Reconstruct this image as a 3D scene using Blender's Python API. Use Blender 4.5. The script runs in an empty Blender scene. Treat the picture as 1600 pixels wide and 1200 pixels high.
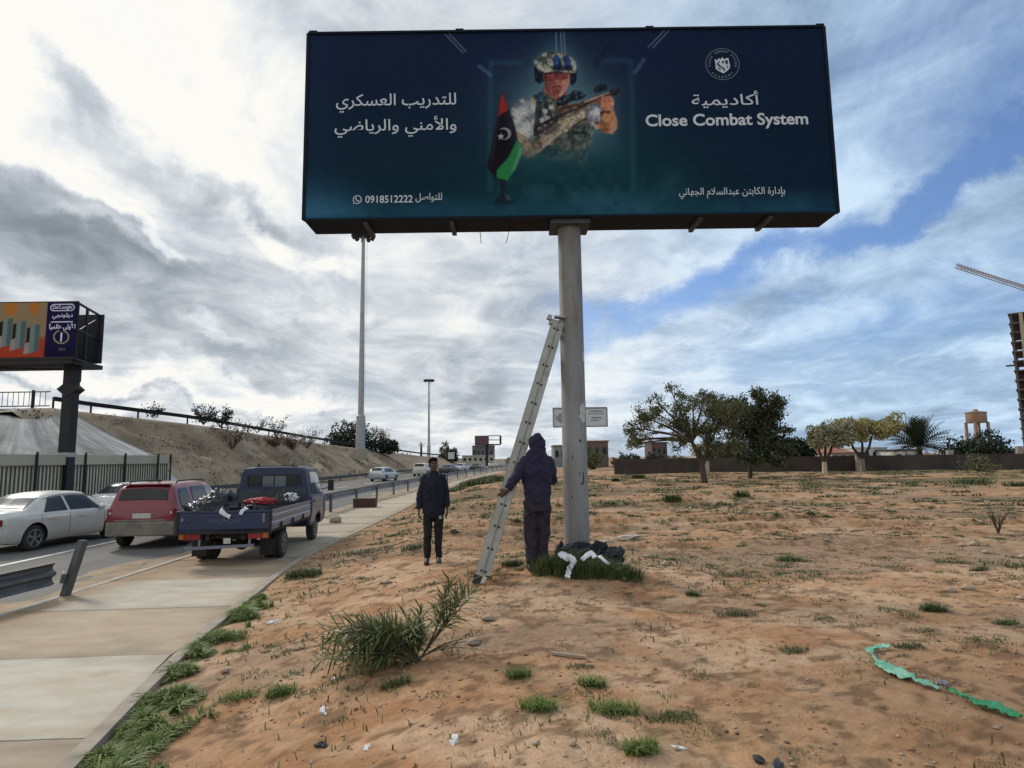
import bpy, bmesh, math, random
import numpy as np
from mathutils import Vector, Matrix, Euler

random.seed(7)
rng = np.random.default_rng(11)
sc = bpy.context.scene
col = sc.collection
R = math.radians

# ------------------------------------------------------------------ camera
CAM_H = 2.1
FPX = 980.0
ROLL = R(-0.8)
PITCH = math.atan(116 / 980)
cam = bpy.data.cameras.new('camera')
cam_o = bpy.data.objects.new('camera', cam)
col.objects.link(cam_o)
cam.sensor_width = 36.0
cam.lens = 36.0 * FPX / 1600.0
cam.clip_start = 0.05
cam.clip_end = 5000
_f = Vector((0, math.cos(PITCH), math.sin(PITCH)))
_r0 = Vector((1, 0, 0))
_u0 = Vector((0, -math.sin(PITCH), math.cos(PITCH)))
_rt = _r0 * math.cos(ROLL) + _u0 * math.sin(ROLL)
_up = -_r0 * math.sin(ROLL) + _u0 * math.cos(ROLL)
cam_o.matrix_world = Matrix(((_rt.x, _up.x, -_f.x, 0), (_rt.y, _up.y, -_f.y, 0), (_rt.z, _up.z, -_f.z, CAM_H), (0, 0, 0, 1)))
sc.camera = cam_o

def ray(px, py):
    d = _f + _rt * ((px - 800) / FPX) + _up * ((600 - py) / FPX)
    return d.normalized()
def at(px, py, Y):
    d = ray(px, py); t = Y / d.y
    return Vector((d.x * t, Y, CAM_H + d.z * t))

# ------------------------------------------------------------------ world and sun
SUN_AZ, SUN_EL = R(-47), R(36)
w = bpy.data.worlds.new('World'); sc.world = w; w.use_nodes = True
nt = w.node_tree
for n in list(nt.nodes): nt.nodes.remove(n)
def wn(t, **k):
    n = nt.nodes.new(t)
    for a, b in k.items(): setattr(n, a, b)
    return n
def wl(a, b): nt.links.new(a, b)
def wmath(op, a, b=None, c=None, clamp=False):
    n = wn('ShaderNodeMath', operation=op); n.use_clamp = clamp
    for i, v in enumerate((a, b, c)):
        if v is None: continue
        if isinstance(v, (int, float)): n.inputs[i].default_value = v
        else: wl(v, n.inputs[i])
    return n.outputs[0]
tc = wn('ShaderNodeTexCoord')
sep = wn('ShaderNodeSeparateXYZ'); wl(tc.outputs['Generated'], sep.inputs[0])
az = wmath('ARCTAN2', sep.outputs[0], sep.outputs[1])
el = wmath('ARCSINE', sep.outputs[2])
# cloud-layer coordinates: the direction carried up to a flat layer
elc = wmath('MAXIMUM', sep.outputs[2], 0.0)
den = wmath('ADD', elc, 0.16)
cxn = wmath('DIVIDE', sep.outputs[0], den)
cyn = wmath('DIVIDE', sep.outputs[1], den)
comb = wn('ShaderNodeCombineXYZ'); wl(cxn, comb.inputs[0]); wl(cyn, comb.inputs[1])
def wnoise(vec, scale, detail, rough, dist=0.0, loc=(0, 0, 0), rot=0, sca=(1, 1, 1)):
    m = wn('ShaderNodeMapping'); m.inputs['Location'].default_value = loc
    m.inputs['Rotation'].default_value = (0, 0, rot); m.inputs['Scale'].default_value = sca
    wl(vec, m.inputs[0])
    n = wn('ShaderNodeTexNoise'); n.inputs['Scale'].default_value = scale
    n.inputs['Detail'].default_value = detail; n.inputs['Roughness'].default_value = rough
    n.inputs['Distortion'].default_value = dist
    wl(m.outputs[0], n.inputs['Vector'])
    return n
n_str = wnoise(comb.outputs[0], 0.75, 9, 0.62, 0.5, (3.1, 0.4, 0), R(-24), (1.0, 0.55, 1))
n_big = wnoise(comb.outputs[0], 0.42, 5, 0.55, 0.3, (7.7, 2.4, 0), R(-20), (1.0, 0.6, 1))
n_mid = wnoise(comb.outputs[0], 1.7, 8, 0.6, 0.8, (5.7, 3.4, 0), R(-35), (1.0, 0.6, 1))
n_fine = wnoise(comb.outputs[0], 3.2, 9, 0.62, 0.9, (1.7, 8.4, 0), R(-30), (1.0, 0.9, 1))
# warped azimuth / elevation for the individual cloud masses
aev = wn('ShaderNodeCombineXYZ'); wl(az, aev.inputs[0]); wl(el, aev.inputs[1])
n_wa = wnoise(aev.outputs[0], 6.0, 6, 0.6, 0.0, (0.3, 0.9, 0))
sb = wn('ShaderNodeVectorMath', operation='SUBTRACT'); wl(n_wa.outputs['Color'], sb.inputs[0]); sb.inputs[1].default_value = (.5, .5, .5)
scv = wn('ShaderNodeVectorMath', operation='SCALE'); wl(sb.outputs[0], scv.inputs[0]); scv.inputs['Scale'].default_value = 0.22
adv = wn('ShaderNodeVectorMath', operation='ADD'); wl(aev.outputs[0], adv.inputs[0]); wl(scv.outputs[0], adv.inputs[1])
warped = adv.outputs[0]
def blob(px, py, rx, ry, rot=0.0):
    d = ray(px, py); a = math.atan2(d.x, d.y); e = math.asin(d.z)
    s = wn('ShaderNodeVectorMath', operation='SUBTRACT'); wl(warped, s.inputs[0]); s.inputs[1].default_value = (a, e, 0)
    m = wn('ShaderNodeMapping'); m.vector_type = 'TEXTURE'
    m.inputs['Rotation'].default_value = (0, 0, R(rot)); m.inputs['Scale'].default_value = (rx / 980, ry / 980, 1)
    wl(s.outputs[0], m.inputs[0])
    l = wn('ShaderNodeVectorMath', operation='LENGTH'); wl(m.outputs[0], l.inputs[0])
    mr = wn('ShaderNodeMapRange', interpolation_type='SMOOTHERSTEP'); wl(l.outputs['Value'], mr.inputs[0])
    mr.inputs[1].default_value = 1.0; mr.inputs[2].default_value = 0.0; mr.inputs[3].default_value = 0.0; mr.inputs[4].default_value = 1.0
    return mr.outputs[0]
#           px   py   rx   ry  rot  amount     (masses of cloud, brighter + / darker -)
LUM = [(0, -30, 420, 260, 0, .46), (300, 90, 460, 200, -20, .20), (60, 245, 330, 50, -18, .26),
       (250, 215, 170, 70, -20, .30), (160, 150, 90, 50, -30, .10), (400, 300, 120, 34, -20, .20), (150, 370, 120, 22, -15, .22), (40, 470, 120, 24, -10, .16), (330, 520, 130, 20, -10, .22), (500, 500, 110, 26, -10, .14),
       (95, 140, 110, 46, -35, -.36), (30, 330, 260, 75, -18, -.30), (330, 300, 320, 60, -25, -.24),
       (110, 420, 300, 70, -10, -.22), (340, 450, 240, 55, -18, -.16), (430, 385, 200, 30, -22, .34), (210, 360, 160, 22, -24, .30),
       (250, 520, 420, 55, -6, -.14), (560, 420, 190, 70, -10, .20), (150, 590, 430, 34, -8, .36),
       (420, 610, 240, 26, -14, .26), (60, 640, 260, 26, 0, .26), (250, 625, 300, 14, -4, -.22), (700, 330, 260, 120, -10, .10), (735, 625, 62, 60, 40, -.20),
       (680, 560, 200, 60, -5, -.06), (1010, 430, 160, 60, 10, .16), (960, 560, 200, 60, 5, .24), (960, 640, 140, 40, 0, .22),
       (900, -60, 700, 120, 0, .04), (1100, 600, 320, 40, 4, .12), (1330, 590, 300, 34, 6, .02), (1100, 530, 260, 30, 8, -.12), (1350, 490, 300, 26, 14, .16),
       (1450, 60, 300, 130, 10, -.10), (1540, 540, 160, 30, 8, .18), (1420, 640, 260, 22, 3, .18)]
B = wmath('MULTIPLY_ADD', n_str.outputs[0], 0.50, 0.355)
B = wmath('MULTIPLY_ADD', n_mid.outputs[0], 0.85, wmath('ADD', B, -0.425))
B = wmath('MULTIPLY_ADD', n_fine.outputs[0], 0.80, B)
B = wmath('ADD', B, -0.34)
B = wmath('MULTIPLY_ADD', n_big.outputs[0], 0.30, B)
B = wmath('ADD', B, -0.10)
for (px, py, rx, ry, rt, am) in LUM:
    B = wmath('MULTIPLY_ADD', blob(px, py, rx, ry, rt), am, B)
# unseen sky behind the camera, brightened to light the billboard face and the ground
back = wn('ShaderNodeMapRange', interpolation_type='SMOOTHSTEP'); wl(sep.outputs[1], back.inputs[0])
back.inputs[1].default_value = 0.35; back.inputs[2].default_value = -0.35; back.inputs[3].default_value = 0.0; back.inputs[4].default_value = 0.34
B = wmath('ADD', B, back.outputs[0])
ramp = wn('ShaderNodeValToRGB'); wl(B, ramp.inputs[0])
cr = ramp.color_ramp
def s2l(c): return tuple(((v / 255) / 12.92 if v / 255 <= .04045 else ((v / 255 + .055) / 1.055) ** 2.4) for v in c)
cr.elements[0].position = 0.0; cr.elements[0].color = (*s2l((106, 113, 121)), 1)
cr.elements[1].position = 1.0; cr.elements[1].color = (*s2l((252, 251, 246)), 1)
for p, c in ((.25, (139, 147, 155)), (.5, (174, 182, 189)), (.72, (210, 216, 222)), (.88, (236, 239, 240))):
    e = cr.elements.new(p); e.color = (*s2l(c), 1)
# blue gaps
BLUE = [(1510, 280, 330, 52, 26, .90), (1100, 460, 330, 75, 14, .80), (1270, 385, 280, 56, 10, .58), (1480, 110, 330, 200, 15, .50), (1560, 180, 240, 90, 30, .35),
        (1240, 650, 420, 40, 4, .30), (1500, 470, 380, 90, 6, .36), (1250, 560, 420, 120, 5, .30), (640, 690, 130, 40, 0, .25), (900, 480, 60, 60, 0, .45), (1500, 620, 300, 60, 0, .3)]
G = wmath('MULTIPLY_ADD', n_str.outputs[0], -0.9, 0.40)
G = wmath('MULTIPLY_ADD', n_fine.outputs[0], -0.60, wmath('ADD', G, 0.30))
G = wmath('MULTIPLY_ADD', n_mid.outputs[0], -0.95, wmath('ADD', G, 0.49))
for (px, py, rx, ry, rt, am) in BLUE:
    G = wmath('MULTIPLY_ADD', blob(px, py, rx, ry, rt), am, G)
Gm = wn('ShaderNodeMapRange', interpolation_type='SMOOTHSTEP'); wl(G, Gm.inputs[0])
Gm.inputs[1].default_value = -0.05; Gm.inputs[2].default_value = 1.05; Gm.inputs[3].default_value = 0.0; Gm.inputs[4].default_value = 0.95
# the right half of the sky is thin, bluish cloud
tint = wn('ShaderNodeMapRange', interpolation_type='SMOOTHSTEP'); wl(az, tint.inputs[0])
tint.inputs[1].default_value = -0.12; tint.inputs[2].default_value = 0.55; tint.inputs[3].default_value = 0.0; tint.inputs[4].default_value = 1.0
tm = wn('ShaderNodeMix', data_type='RGBA', blend_type='MULTIPLY'); wl(tint.outputs[0], tm.inputs[0]); wl(ramp.outputs[0], tm.inputs[6])
tm.inputs[7].default_value = (0.66, 0.84, 1.05, 1)
sky = wn('ShaderNodeTexSky', sky_type='NISHITA'); sky.sun_disc = False
sky.sun_elevation = SUN_EL; sky.sun_rotation = SUN_AZ; sky.air_density = 1.0; sky.dust_density = 0.6; sky.ozone_density = 1.6
sks = wn('ShaderNodeMix', data_type='RGBA', blend_type='MULTIPLY'); sks.inputs[0].default_value = 1.0
wl(sky.outputs[0], sks.inputs[6]); sks.inputs[7].default_value = (0.092, 0.110, 0.142, 1)
lowf = wn('ShaderNodeMapRange', interpolation_type='SMOOTHSTEP'); wl(el, lowf.inputs[0]); lowf.inputs[1].default_value = 0.02; lowf.inputs[2].default_value = 0.14; lowf.inputs[3].default_value = 0.15; lowf.inputs[4].default_value = 1.0
fm = wn('ShaderNodeMix', data_type='RGBA'); wl(wmath('MULTIPLY', Gm.outputs[0], lowf.outputs[0]), fm.inputs[0]); wl(tm.outputs[2], fm.inputs[6]); wl(sks.outputs[2], fm.inputs[7])
bg = wn('ShaderNodeBackground'); wl(fm.outputs[2], bg.inputs[0]); bg.inputs[1].default_value = 1.0
wo = wn('ShaderNodeOutputWorld'); wl(bg.outputs[0], wo.inputs[0])
w.cycles.sampling_method = 'MANUAL'; w.cycles.sample_map_resolution = 512

sun = bpy.data.lights.new('sun', 'SUN'); sun.energy = 2.6; sun.angle = R(12); sun.color = (1.0, 0.95, 0.87)
sun_o = bpy.data.objects.new('sun', sun); col.objects.link(sun_o)
_sd = Vector((math.sin(SUN_AZ) * math.cos(SUN_EL), math.cos(SUN_AZ) * math.cos(SUN_EL), math.sin(SUN_EL)))
sun_o.rotation_euler = (-_sd).to_track_quat('-Z', 'Y').to_euler()
sun_o.location = (-20, 20, 30)

sc.view_settings.view_transform = 'Standard'; sc.view_settings.look = 'None'
sc.view_settings.exposure = 0.0; sc.view_settings.gamma = 1.0; sc.view_settings.use_curve_mapping = False

# ------------------------------------------------------------------ materials
MATS = {}
def pm(name, c1, c2=None, scale=4.0, rough=.8, metal=0.0, bump=0.0, bscale=None, detail=6, spec=.3, lo=.35, hi=.65, rough2=None, attr=None, stretch=(1, 1, 1), trans=0.0, dirt=None):
    """procedural material: two colours mixed by noise, with bump; dirt=(colour, scale, lo, hi) lays blotches over them"""
    if name in MATS: return MATS[name]
    m = bpy.data.materials.new(name); m.use_nodes = True
    t = m.node_tree; b = t.nodes['Principled BSDF']
    b.inputs['Roughness'].default_value = rough; b.inputs['Metallic'].default_value = metal
    b.inputs['Specular IOR Level'].default_value = spec
    if trans: b.inputs['Transmission Weight'].default_value = trans
    tcn = t.nodes.new('ShaderNodeTexCoord'); mp = t.nodes.new('ShaderNodeMapping'); mp.inputs['Scale'].default_value = stretch
    t.links.new(tcn.outputs['Object'], mp.inputs[0])
    def noise(s, d=detail):
        n = t.nodes.new('ShaderNodeTexNoise'); n.inputs['Scale'].default_value = s; n.inputs['Detail'].default_value = d
        n.inputs['Roughness'].default_value = .6
        t.links.new(mp.outputs[0], n.inputs['Vector']); return n
    cur = None
    if attr:
        a = t.nodes.new('ShaderNodeAttribute'); a.attribute_name = attr; cur = a.outputs['Color']
    if c2 is not None:
        n = noise(scale); mr = t.nodes.new('ShaderNodeMapRange'); t.links.new(n.outputs[0], mr.inputs[0])
        mr.inputs[1].default_value = lo; mr.inputs[2].default_value = hi
        mx = t.nodes.new('ShaderNodeMix'); mx.data_type = 'RGBA'; t.links.new(mr.outputs[0], mx.inputs[0])
        if cur is not None:
            mx.blend_type = 'MULTIPLY'; t.links.new(cur, mx.inputs[6]); mx.inputs[7].default_value = (*c2, 1)
        else:
            mx.inputs[6].default_value = (*c1, 1); mx.inputs[7].default_value = (*c2, 1)
        cur = mx.outputs[2]
        if rough2 is not None:
            r2 = t.nodes.new('ShaderNodeMapRange'); t.links.new(n.outputs[0], r2.inputs[0]); r2.inputs[1].default_value = lo; r2.inputs[2].default_value = hi
            r2.inputs[3].default_value = rough; r2.inputs[4].default_value = rough2; t.links.new(r2.outputs[0], b.inputs['Roughness'])
    if dirt:
        dc, ds, dl, dh = dirt
        n = noise(ds, 8); mr = t.nodes.new('ShaderNodeMapRange'); t.links.new(n.outputs[0], mr.inputs[0])
        mr.inputs[1].default_value = dl; mr.inputs[2].default_value = dh
        mx = t.nodes.new('ShaderNodeMix'); mx.data_type = 'RGBA'; t.links.new(mr.outputs[0], mx.inputs[0])
        if cur is not None: t.links.new(cur, mx.inputs[6])
        else: mx.inputs[6].default_value = (*c1, 1)
        mx.inputs[7].default_value = (*dc, 1); cur = mx.outputs[2]
    if cur is not None: t.links.new(cur, b.inputs['Base Color'])
    else: b.inputs['Base Color'].default_value = (*c1, 1)
    if bump:
        nb = noise(bscale or scale * 2.5, 8); bp = t.nodes.new('ShaderNodeBump'); bp.inputs['Strength'].default_value = bump; bp.inputs['Distance'].default_value = .02
        t.links.new(nb.outputs[0], bp.inputs['Height']); t.links.new(bp.outputs[0], b.inputs['Normal'])
    MATS[name] = m
    return m

# ------------------------------------------------------------------ object helpers
def tag(o, label=None, cat=None, group=None, kind=None):
    if label: o['label'] = label
    if cat: o['category'] = cat
    if group: o['group'] = group
    if kind: o['kind'] = kind
    return o
def empty(name, loc=(0, 0, 0), rz=0.0, label=None, cat=None, group=None):
    o = bpy.data.objects.new(name, None); col.objects.link(o)
    o.location = loc; o.rotation_euler = (0, 0, rz); o.empty_display_size = .2
    return tag(o, label, cat, group)
def link_mesh(name, me, mats, parent=None, smooth=False, loc=None):
    o = bpy.data.objects.new(name, me); col.objects.link(o)
    if not isinstance(mats, (list, tuple)): mats = [mats]
    for m in mats: me.materials.append(m)
    if smooth: me.polygons.foreach_set('use_smooth', np.ones(len(me.polygons), dtype=bool))
    if parent: o.parent = parent
    if loc is not None: o.location = loc
    return o
def np_mesh(name, V, F, mats, parent=None, smooth=False, kind=None, colors=None):
    me = bpy.data.meshes.new(name)
    V = np.asarray(V, dtype=np.float32); F = np.asarray(F, dtype=np.int32)
    k = F.shape[1]
    me.vertices.add(len(V)); me.vertices.foreach_set('co', V.ravel())
    me.loops.add(F.size); me.loops.foreach_set('vertex_index', F.ravel())
    me.polygons.add(len(F)); me.polygons.foreach_set('loop_start', np.arange(0, F.size, k, dtype=np.int32))
    me.update(calc_edges=True)
    if colors is not None:
        at_ = me.color_attributes.new('tint', 'FLOAT_COLOR', 'POINT')
        c4 = np.ones((len(V), 4), dtype=np.float32); c4[:, :3] = colors
        at_.data.foreach_set('color', c4.ravel())
    o = link_mesh(name, me, mats, parent, smooth)
    if kind: o['kind'] = kind
    return o
def frame_of(d):
    d = Vector(d).normalized(); a = Vector((0, 0, 1)) if abs(d.z) < .9 else Vector((1, 0, 0))
    x = d.cross(a).normalized(); y = d.cross(x).normalized()
    return x, y
class MB:
    def __init__(s): s.v = []; s.f = []; s.m = []; s.mi = 0
    def add(s, vs, fs):
        o = len(s.v); s.v += [tuple(p) for p in vs]; s.f += [tuple(i + o for i in f) for f in fs]; s.m += [s.mi] * len(fs); return s
    def box(s, c, size, rz=0.0, mtx=None):
        hx, hy, hz = size[0] / 2, size[1] / 2, size[2] / 2
        P = [Vector((x * hx, y * hy, z * hz)) for z in (-1, 1) for x, y in ((-1, -1), (1, -1), (1, 1), (-1, 1))]
        M = mtx if mtx is not None else Matrix.Rotation(rz, 3, 'Z')
        P = [M @ p + Vector(c) for p in P]
        return s.add(P, [(0, 3, 2, 1), (4, 5, 6, 7), (0, 1, 5, 4), (1, 2, 6, 5), (2, 3, 7, 6), (3, 0, 4, 7)])
    def bar(s, p, q, wx, wy, up=(0, 0, 1)):
        p, q = Vector(p), Vector(q); d = (q - p).normalized(); u = Vector(up)
        if abs(d.dot(u)) > .98: u = Vector((0, 1, 0))
        x = d.cross(u).normalized(); y = x.cross(d).normalized()
        P = [c + x * (i * wx / 2) + y * (j * wy / 2) for c in (p, q) for i, j in ((-1, -1), (1, -1), (1, 1), (-1, 1))]
        return s.add(P, [(0, 3, 2, 1), (4, 5, 6, 7), (0, 1, 5, 4), (1, 2, 6, 5), (2, 3, 7, 6), (3, 0, 4, 7)])
    def tube(s, pts, rad, n=10, cap=True, ell=None):
        pts = [Vector(p) for p in pts]; k = len(pts); vs = []
        if isinstance(rad, (int, float)): rad = [rad] * k
        x = None
        for i, p in enumerate(pts):
            d = (pts[min(i + 1, k - 1)] - pts[max(i - 1, 0)]).normalized()
            if x is None: x, y = frame_of(d)
            else:
                x = (x - d * x.dot(d)).normalized(); y = d.cross(x).normalized()
            for j in range(n):
                a = 2 * math.pi * j / n
                vs.append(p + x * (rad[i] * math.cos(a)) + y * (rad[i] * math.sin(a)))
        fs = [(i * n + j, i * n + (j + 1) % n, (i + 1) * n + (j + 1) % n, (i + 1) * n + j) for i in range(k - 1) for j in range(n)]
        if cap: fs += [tuple(range(n - 1, -1, -1)), tuple((k - 1) * n + j for j in range(n))]
        return s.add(vs, fs)
    def rings(s, rings, cap=True):
        """stack of closed rings of equal point count"""
        n = len(rings[0]); vs = [p for r in rings for p in r]; k = len(rings)
        fs = [(i * n + j, i * n + (j + 1) % n, (i + 1) * n + (j + 1) % n, (i + 1) * n + j) for i in range(k - 1) for j in range(n)]
        if cap: fs += [tuple(range(n - 1, -1, -1)), tuple((k - 1) * n + j for j in range(n))]
        return s.add(vs, fs)
    def ell(s, c, r, nu=14, nv=9, mtx=None):
        M = mtx or Matrix.Identity(3); rs = []
        for i in range(nv + 1):
            t = math.pi * (i / nv) ; t = min(max(t, .06), math.pi - .06)
            rs.append([Vector(c) + M @ Vector((r[0] * math.sin(t) * math.cos(2 * math.pi * j / nu), r[1] * math.sin(t) * math.sin(2 * math.pi * j / nu), -r[2] * math.cos(t))) for j in range(nu)])
        return s.rings(rs)
    def lathe(s, c, axis, prof, n=24):
        """prof: (distance along axis, radius)"""
        d = Vector(axis).normalized(); x, y = frame_of(d)
        return s.rings([[Vector(c) + d * h + x * (r * math.cos(2 * math.pi * j / n)) + y * (r * math.sin(2 * math.pi * j / n)) for j in range(n)] for h, r in prof])
    def prism(s, poly, axis_o, u, v, wdir, depth):
        """poly of (a,b) in the plane (u,v) at axis_o, extruded by depth along wdir"""
        o, u, v, wd = Vector(axis_o), Vector(u), Vector(v), Vector(wdir); n = len(poly)
        vs = [o + u * a + v * b for a, b in poly] + [o + u * a + v * b + wd * depth for a, b in poly]
        return s.add(vs, [tuple(range(n)), tuple(range(2 * n - 1, n - 1, -1))] + [(i, n + i, n + (i + 1) % n, (i + 1) % n) for i in range(n)])
    def build(s, name, mats, parent=None, smooth=False, bevel=0.0, recalc=True, seg=2, auto=None):
        me = bpy.data.meshes.new(name); me.from_pydata(s.v, [], s.f)
        me.polygons.foreach_set('material_index', s.m)
        if recalc or bevel:
            bm = bmesh.new(); bm.from_mesh(me)
            if recalc: bmesh.ops.recalc_face_normals(bm, faces=bm.faces)
            if bevel:
                es = [e for e in bm.edges if e.is_manifold and e.calc_face_angle(0) > .6]
                bmesh.ops.bevel(bm, geom=es, offset=bevel, segments=seg, affect='EDGES', profile=.7)
            bm.to_mesh(me); bm.free()
        o = link_mesh(name, me, mats, parent, smooth)
        if smooth:
            me.set_sharp_from_angle(angle=auto if auto else R(38))
        return o
def baked(o):
    """replace an object's mesh by its evaluated one (modifiers applied)"""
    dg = bpy.context.evaluated_depsgraph_get(); dg.update()
    me = bpy.data.meshes.new_from_object(o.evaluated_get(dg)); o.modifiers.clear(); o.data = me
    return o
def copy_tree(o, parent=None):
    c = o.copy(); col.objects.link(c)
    if parent is not None: c.parent = parent
    for ch in list(o.children): copy_tree(ch, c)
    return c

# ------------------------------------------------------------------ noise for geometry
def _hash(ix, iy, seed):
    h = (ix.astype(np.int64) * 374761393 + iy.astype(np.int64) * 668265263 + seed * 974634777) & 0x7fffffff
    h = ((h ^ (h >> 13)) * 1274126177) & 0x7fffffff
    return ((h ^ (h >> 16)) & 0xffff) / 65535.0
def vnoise(x, y, seed=0):
    x = np.asarray(x, float); y = np.asarray(y, float)
    ix = np.floor(x); iy = np.floor(y); fx = x - ix; fy = y - iy
    fx = fx * fx * fx * (fx * (fx * 6 - 15) + 10); fy = fy * fy * fy * (fy * (fy * 6 - 15) + 10)
    a = _hash(ix, iy, seed); b = _hash(ix + 1, iy, seed); c = _hash(ix, iy + 1, seed); d = _hash(ix + 1, iy + 1, seed)
    return (a + (b - a) * fx) * (1 - fy) + (c + (d - c) * fx) * fy - .5
def fbm(x, y, seed=0, oct=4, gain=.5):
    r = 0; a = 1.0
    for i in range(oct): r = r + a * vnoise(x * 2 ** i + 13.7 * i, y * 2 ** i + 7.3 * i, seed + i); a *= gain
    return r
def sst(a, b, x):
    t = np.clip((np.asarray(x, float) - a) / (b - a), 0, 1); return t * t * (3 - 2 * t)
# ------------------------------------------------------------------ terrain
_EY = [-40, 0, 4.65, 6.95, 13.4, 29, 60, 90, 130, 175, 260, 900]
_EX = [-1.9, -2.5, -3.16, -3.78, -4.70, -4.8, -4.6, -2.4, 1.0, 4.0, 9.0, 50]
_RY = [-40, 0, 10, 26, 35, 46, 60, 75, 90, 105, 130, 175, 260, 900]
_RX = [-6.4, -7.2, -7.35, -7.75, -7.65, -7.1, -6.5, -5.6, -4.5, -3.4, -1.7, 1.2, 6.2, 46]
_LY = [-40, 27, 41, 46, 61, 112, 143, 200, 300, 900]
_LX = [-21.7, -21.7, -21.7, -21.5, -19.7, -17.2, -14.7, -11.0, -5.0, 30]
def edge(y): return np.interp(y, _EY, _EX)
def rline(y): return np.interp(y, _RY, _RX)
def lline(y): return np.interp(y, _LY, _LX)
POLE = (0.952, 9.72)
def terrain(x, y):
    x = np.asarray(x, float); y = np.asarray(y, float)
    d = x - edge(y)
    near = sst(14, 4, y)
    h = -.055 * near - .01 + .02 * sst(0, .5, d) + (.34 + .06 * near) * sst(.05, 3.3, d)
    h = h + .22 * np.exp(-((x - .75) ** 2 / 1.5 + (y - 9.75) ** 2 / 1.7))
    k = sst(.1, 1.6, d)
    h = h + k * (.16 * fbm(x / 7, y / 7, 3, 3) * sst(9, 25, y) + .055 * fbm(x / 2.1, y / 2.1, 5, 3) + .5 * fbm(x / 30, y / 40, 9, 2) * sst(30, 120, y))
    # clods and footprints
    rough = .35 + .65 * sst(-.1, .25, fbm(x / 1.7, y / 1.7, 21, 3))
    h = h + sst(0, .8, d) * rough * (.046 * fbm(x / .30, y / .30, 31, 4, .55))
    lump = fbm(x / .11, y / .11, 41, 2)
    h = h + sst(.1, .9, d) * rough * .022 * np.maximum(lump - .05, 0)
    # wheel ruts running across the waste ground towards the right
    for yy, s, ww, dp in ((15.2, .05, .16, .10), (16.9, .05, .18, .10), (12.6, -.03, .14, .05), (22.0, .10, .3, .14), (25.2, .1, .35, .14)):
        q = y - (yy + s * x + .5 * vnoise(x / 5, yy, 77)); h = h - sst(1.5, 3, d) * sst(18, 10, x) * dp * np.exp(-(q / ww) ** 2) + sst(1.5, 3, d) * dp * .7 * sst(18, 10, x) * np.exp(-((q - 2 * ww) / ww) ** 2)
    h = np.where(d < 0, np.where(x < rline(y) - .1, -.32, -.12), h)
    return h
def T(x, y): return float(terrain(np.array([x]), np.array([y]))[0])
def gnd(px, py):
    """the point of the waste ground seen at a pixel of the 1600 x 1200 photo"""
    d = ray(px, py); t = 1.0 * 1.006 ** np.arange(1000)
    z = CAM_H + d.z * t - terrain(d.x * t, d.y * t); i = int(np.argmax(z < 0)); t0, t1 = t[max(i - 1, 0)], t[i]
    tt = np.linspace(t0, t1, 30); z = CAM_H + d.z * tt - terrain(d.x * tt, d.y * tt); k = tt[int(np.argmax(z < 0))]
    return Vector((d.x * k, d.y * k, T(d.x * k, d.y * k)))

def spaced(segs):
    out = []
    for a, b, s0, s1 in segs:
        x = a
        while x < b - 1e-6:
            out.append(x); f = (x - a) / (b - a); x += s0 + (s1 - s0) * f
    out.append(segs[-1][1]); return np.array(out)
gx = spaced([(-700, -60, 120, 40), (-60, -9, 10, 3), (-9, -5.2, .8, .12), (-5.2, -2.4, .045, .045), (-2.4, 6.5, .045, .055), (6.5, 14, .055, .25), (14, 60, .25, .9), (60, 160, .9, 8), (160, 1500, 10, 250)])
gy = spaced([(-60, 1.5, 12, 1.5), (1.5, 10, .035, .05), (10, 18, .05, .11), (18, 50, .11, .5), (50, 110, .5, 3), (110, 400, 4, 40), (400, 3000, 60, 600)])
GX, GY = np.meshgrid(gx, gy)
GZ = terrain(GX, GY)
nx, ny = len(gx), len(gy)
idx = np.arange(nx * ny).reshape(ny, nx)
F = np.stack([idx[:-1, :-1], idx[:-1, 1:], idx[1:, 1:], idx[1:, :-1]], -1).reshape(-1, 4)
# ground cover and tone carried per vertex: orange sand, pale dust, grey trampled soil, thin weeds
def mixc(a, b, t): return a + (np.asarray(b) - a) * t[..., None]
C = np.tile(np.array((.41, .245, .138)), (ny, nx, 1))
pale = sst(-.05, .30, fbm(GX / 1.9, GY / 1.3, 51, 5, .6)); C = mixc(C, (.49, .335, .215), pale * .8)
red = sst(.0, .35, fbm(GX / .9, GY / .7, 57, 5, .65)); C = mixc(C, (.33, .165, .080), red * .65)
grey = sst(.02, .42, fbm(GX / 3.1 + 4, GY / 2.2, 63, 5, .6)) * sst(-.1, .2, GX - edge(GY)); C = mixc(C, (.26, .185, .125), grey * .75)
dark = sst(.16, .34, fbm(GX / .16, GY / .16, 66, 3, .6)); C = mixc(C, (.16, .095, .055), dark * .75)
weed = sst(.10, .42, fbm(GX / 1.1 + 9, GY / .8, 71, 5, .7)) * (.35 + .65 * sst(12, 26, GY)); C = mixc(C, (.15, .13, .06), weed * .45)
band = sst(.05, .35, fbm(GX / 16, GY / 3.5, 75, 4, .6)) * sst(14, 30, GY); C = mixc(C, (.175, .115, .070), band * .85)
green = sst(.12, .4, fbm(GX / 11 + 3, GY / 4, 79, 4, .6)) * sst(24, 45, GY); C = mixc(C, (.105, .105, .042), green * .7)
C = C * (1 + .25 * fbm(GX / .05, GY / .05, 85, 2))[..., None]
m_sand = pm('sandy_soil', (.4, .25, .14), (.80, .74, .70), scale=9, rough=.95, bump=.75, bscale=30, attr='tint', spec=.1, lo=.3, hi=.75, dirt=((.15, .10, .06), 34, .57, .80))
g = np_mesh('ground', np.stack([GX, GY, GZ], -1).reshape(-1, 3), F, m_sand, smooth=True, kind='structure', colors=C.reshape(-1, 3))

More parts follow.
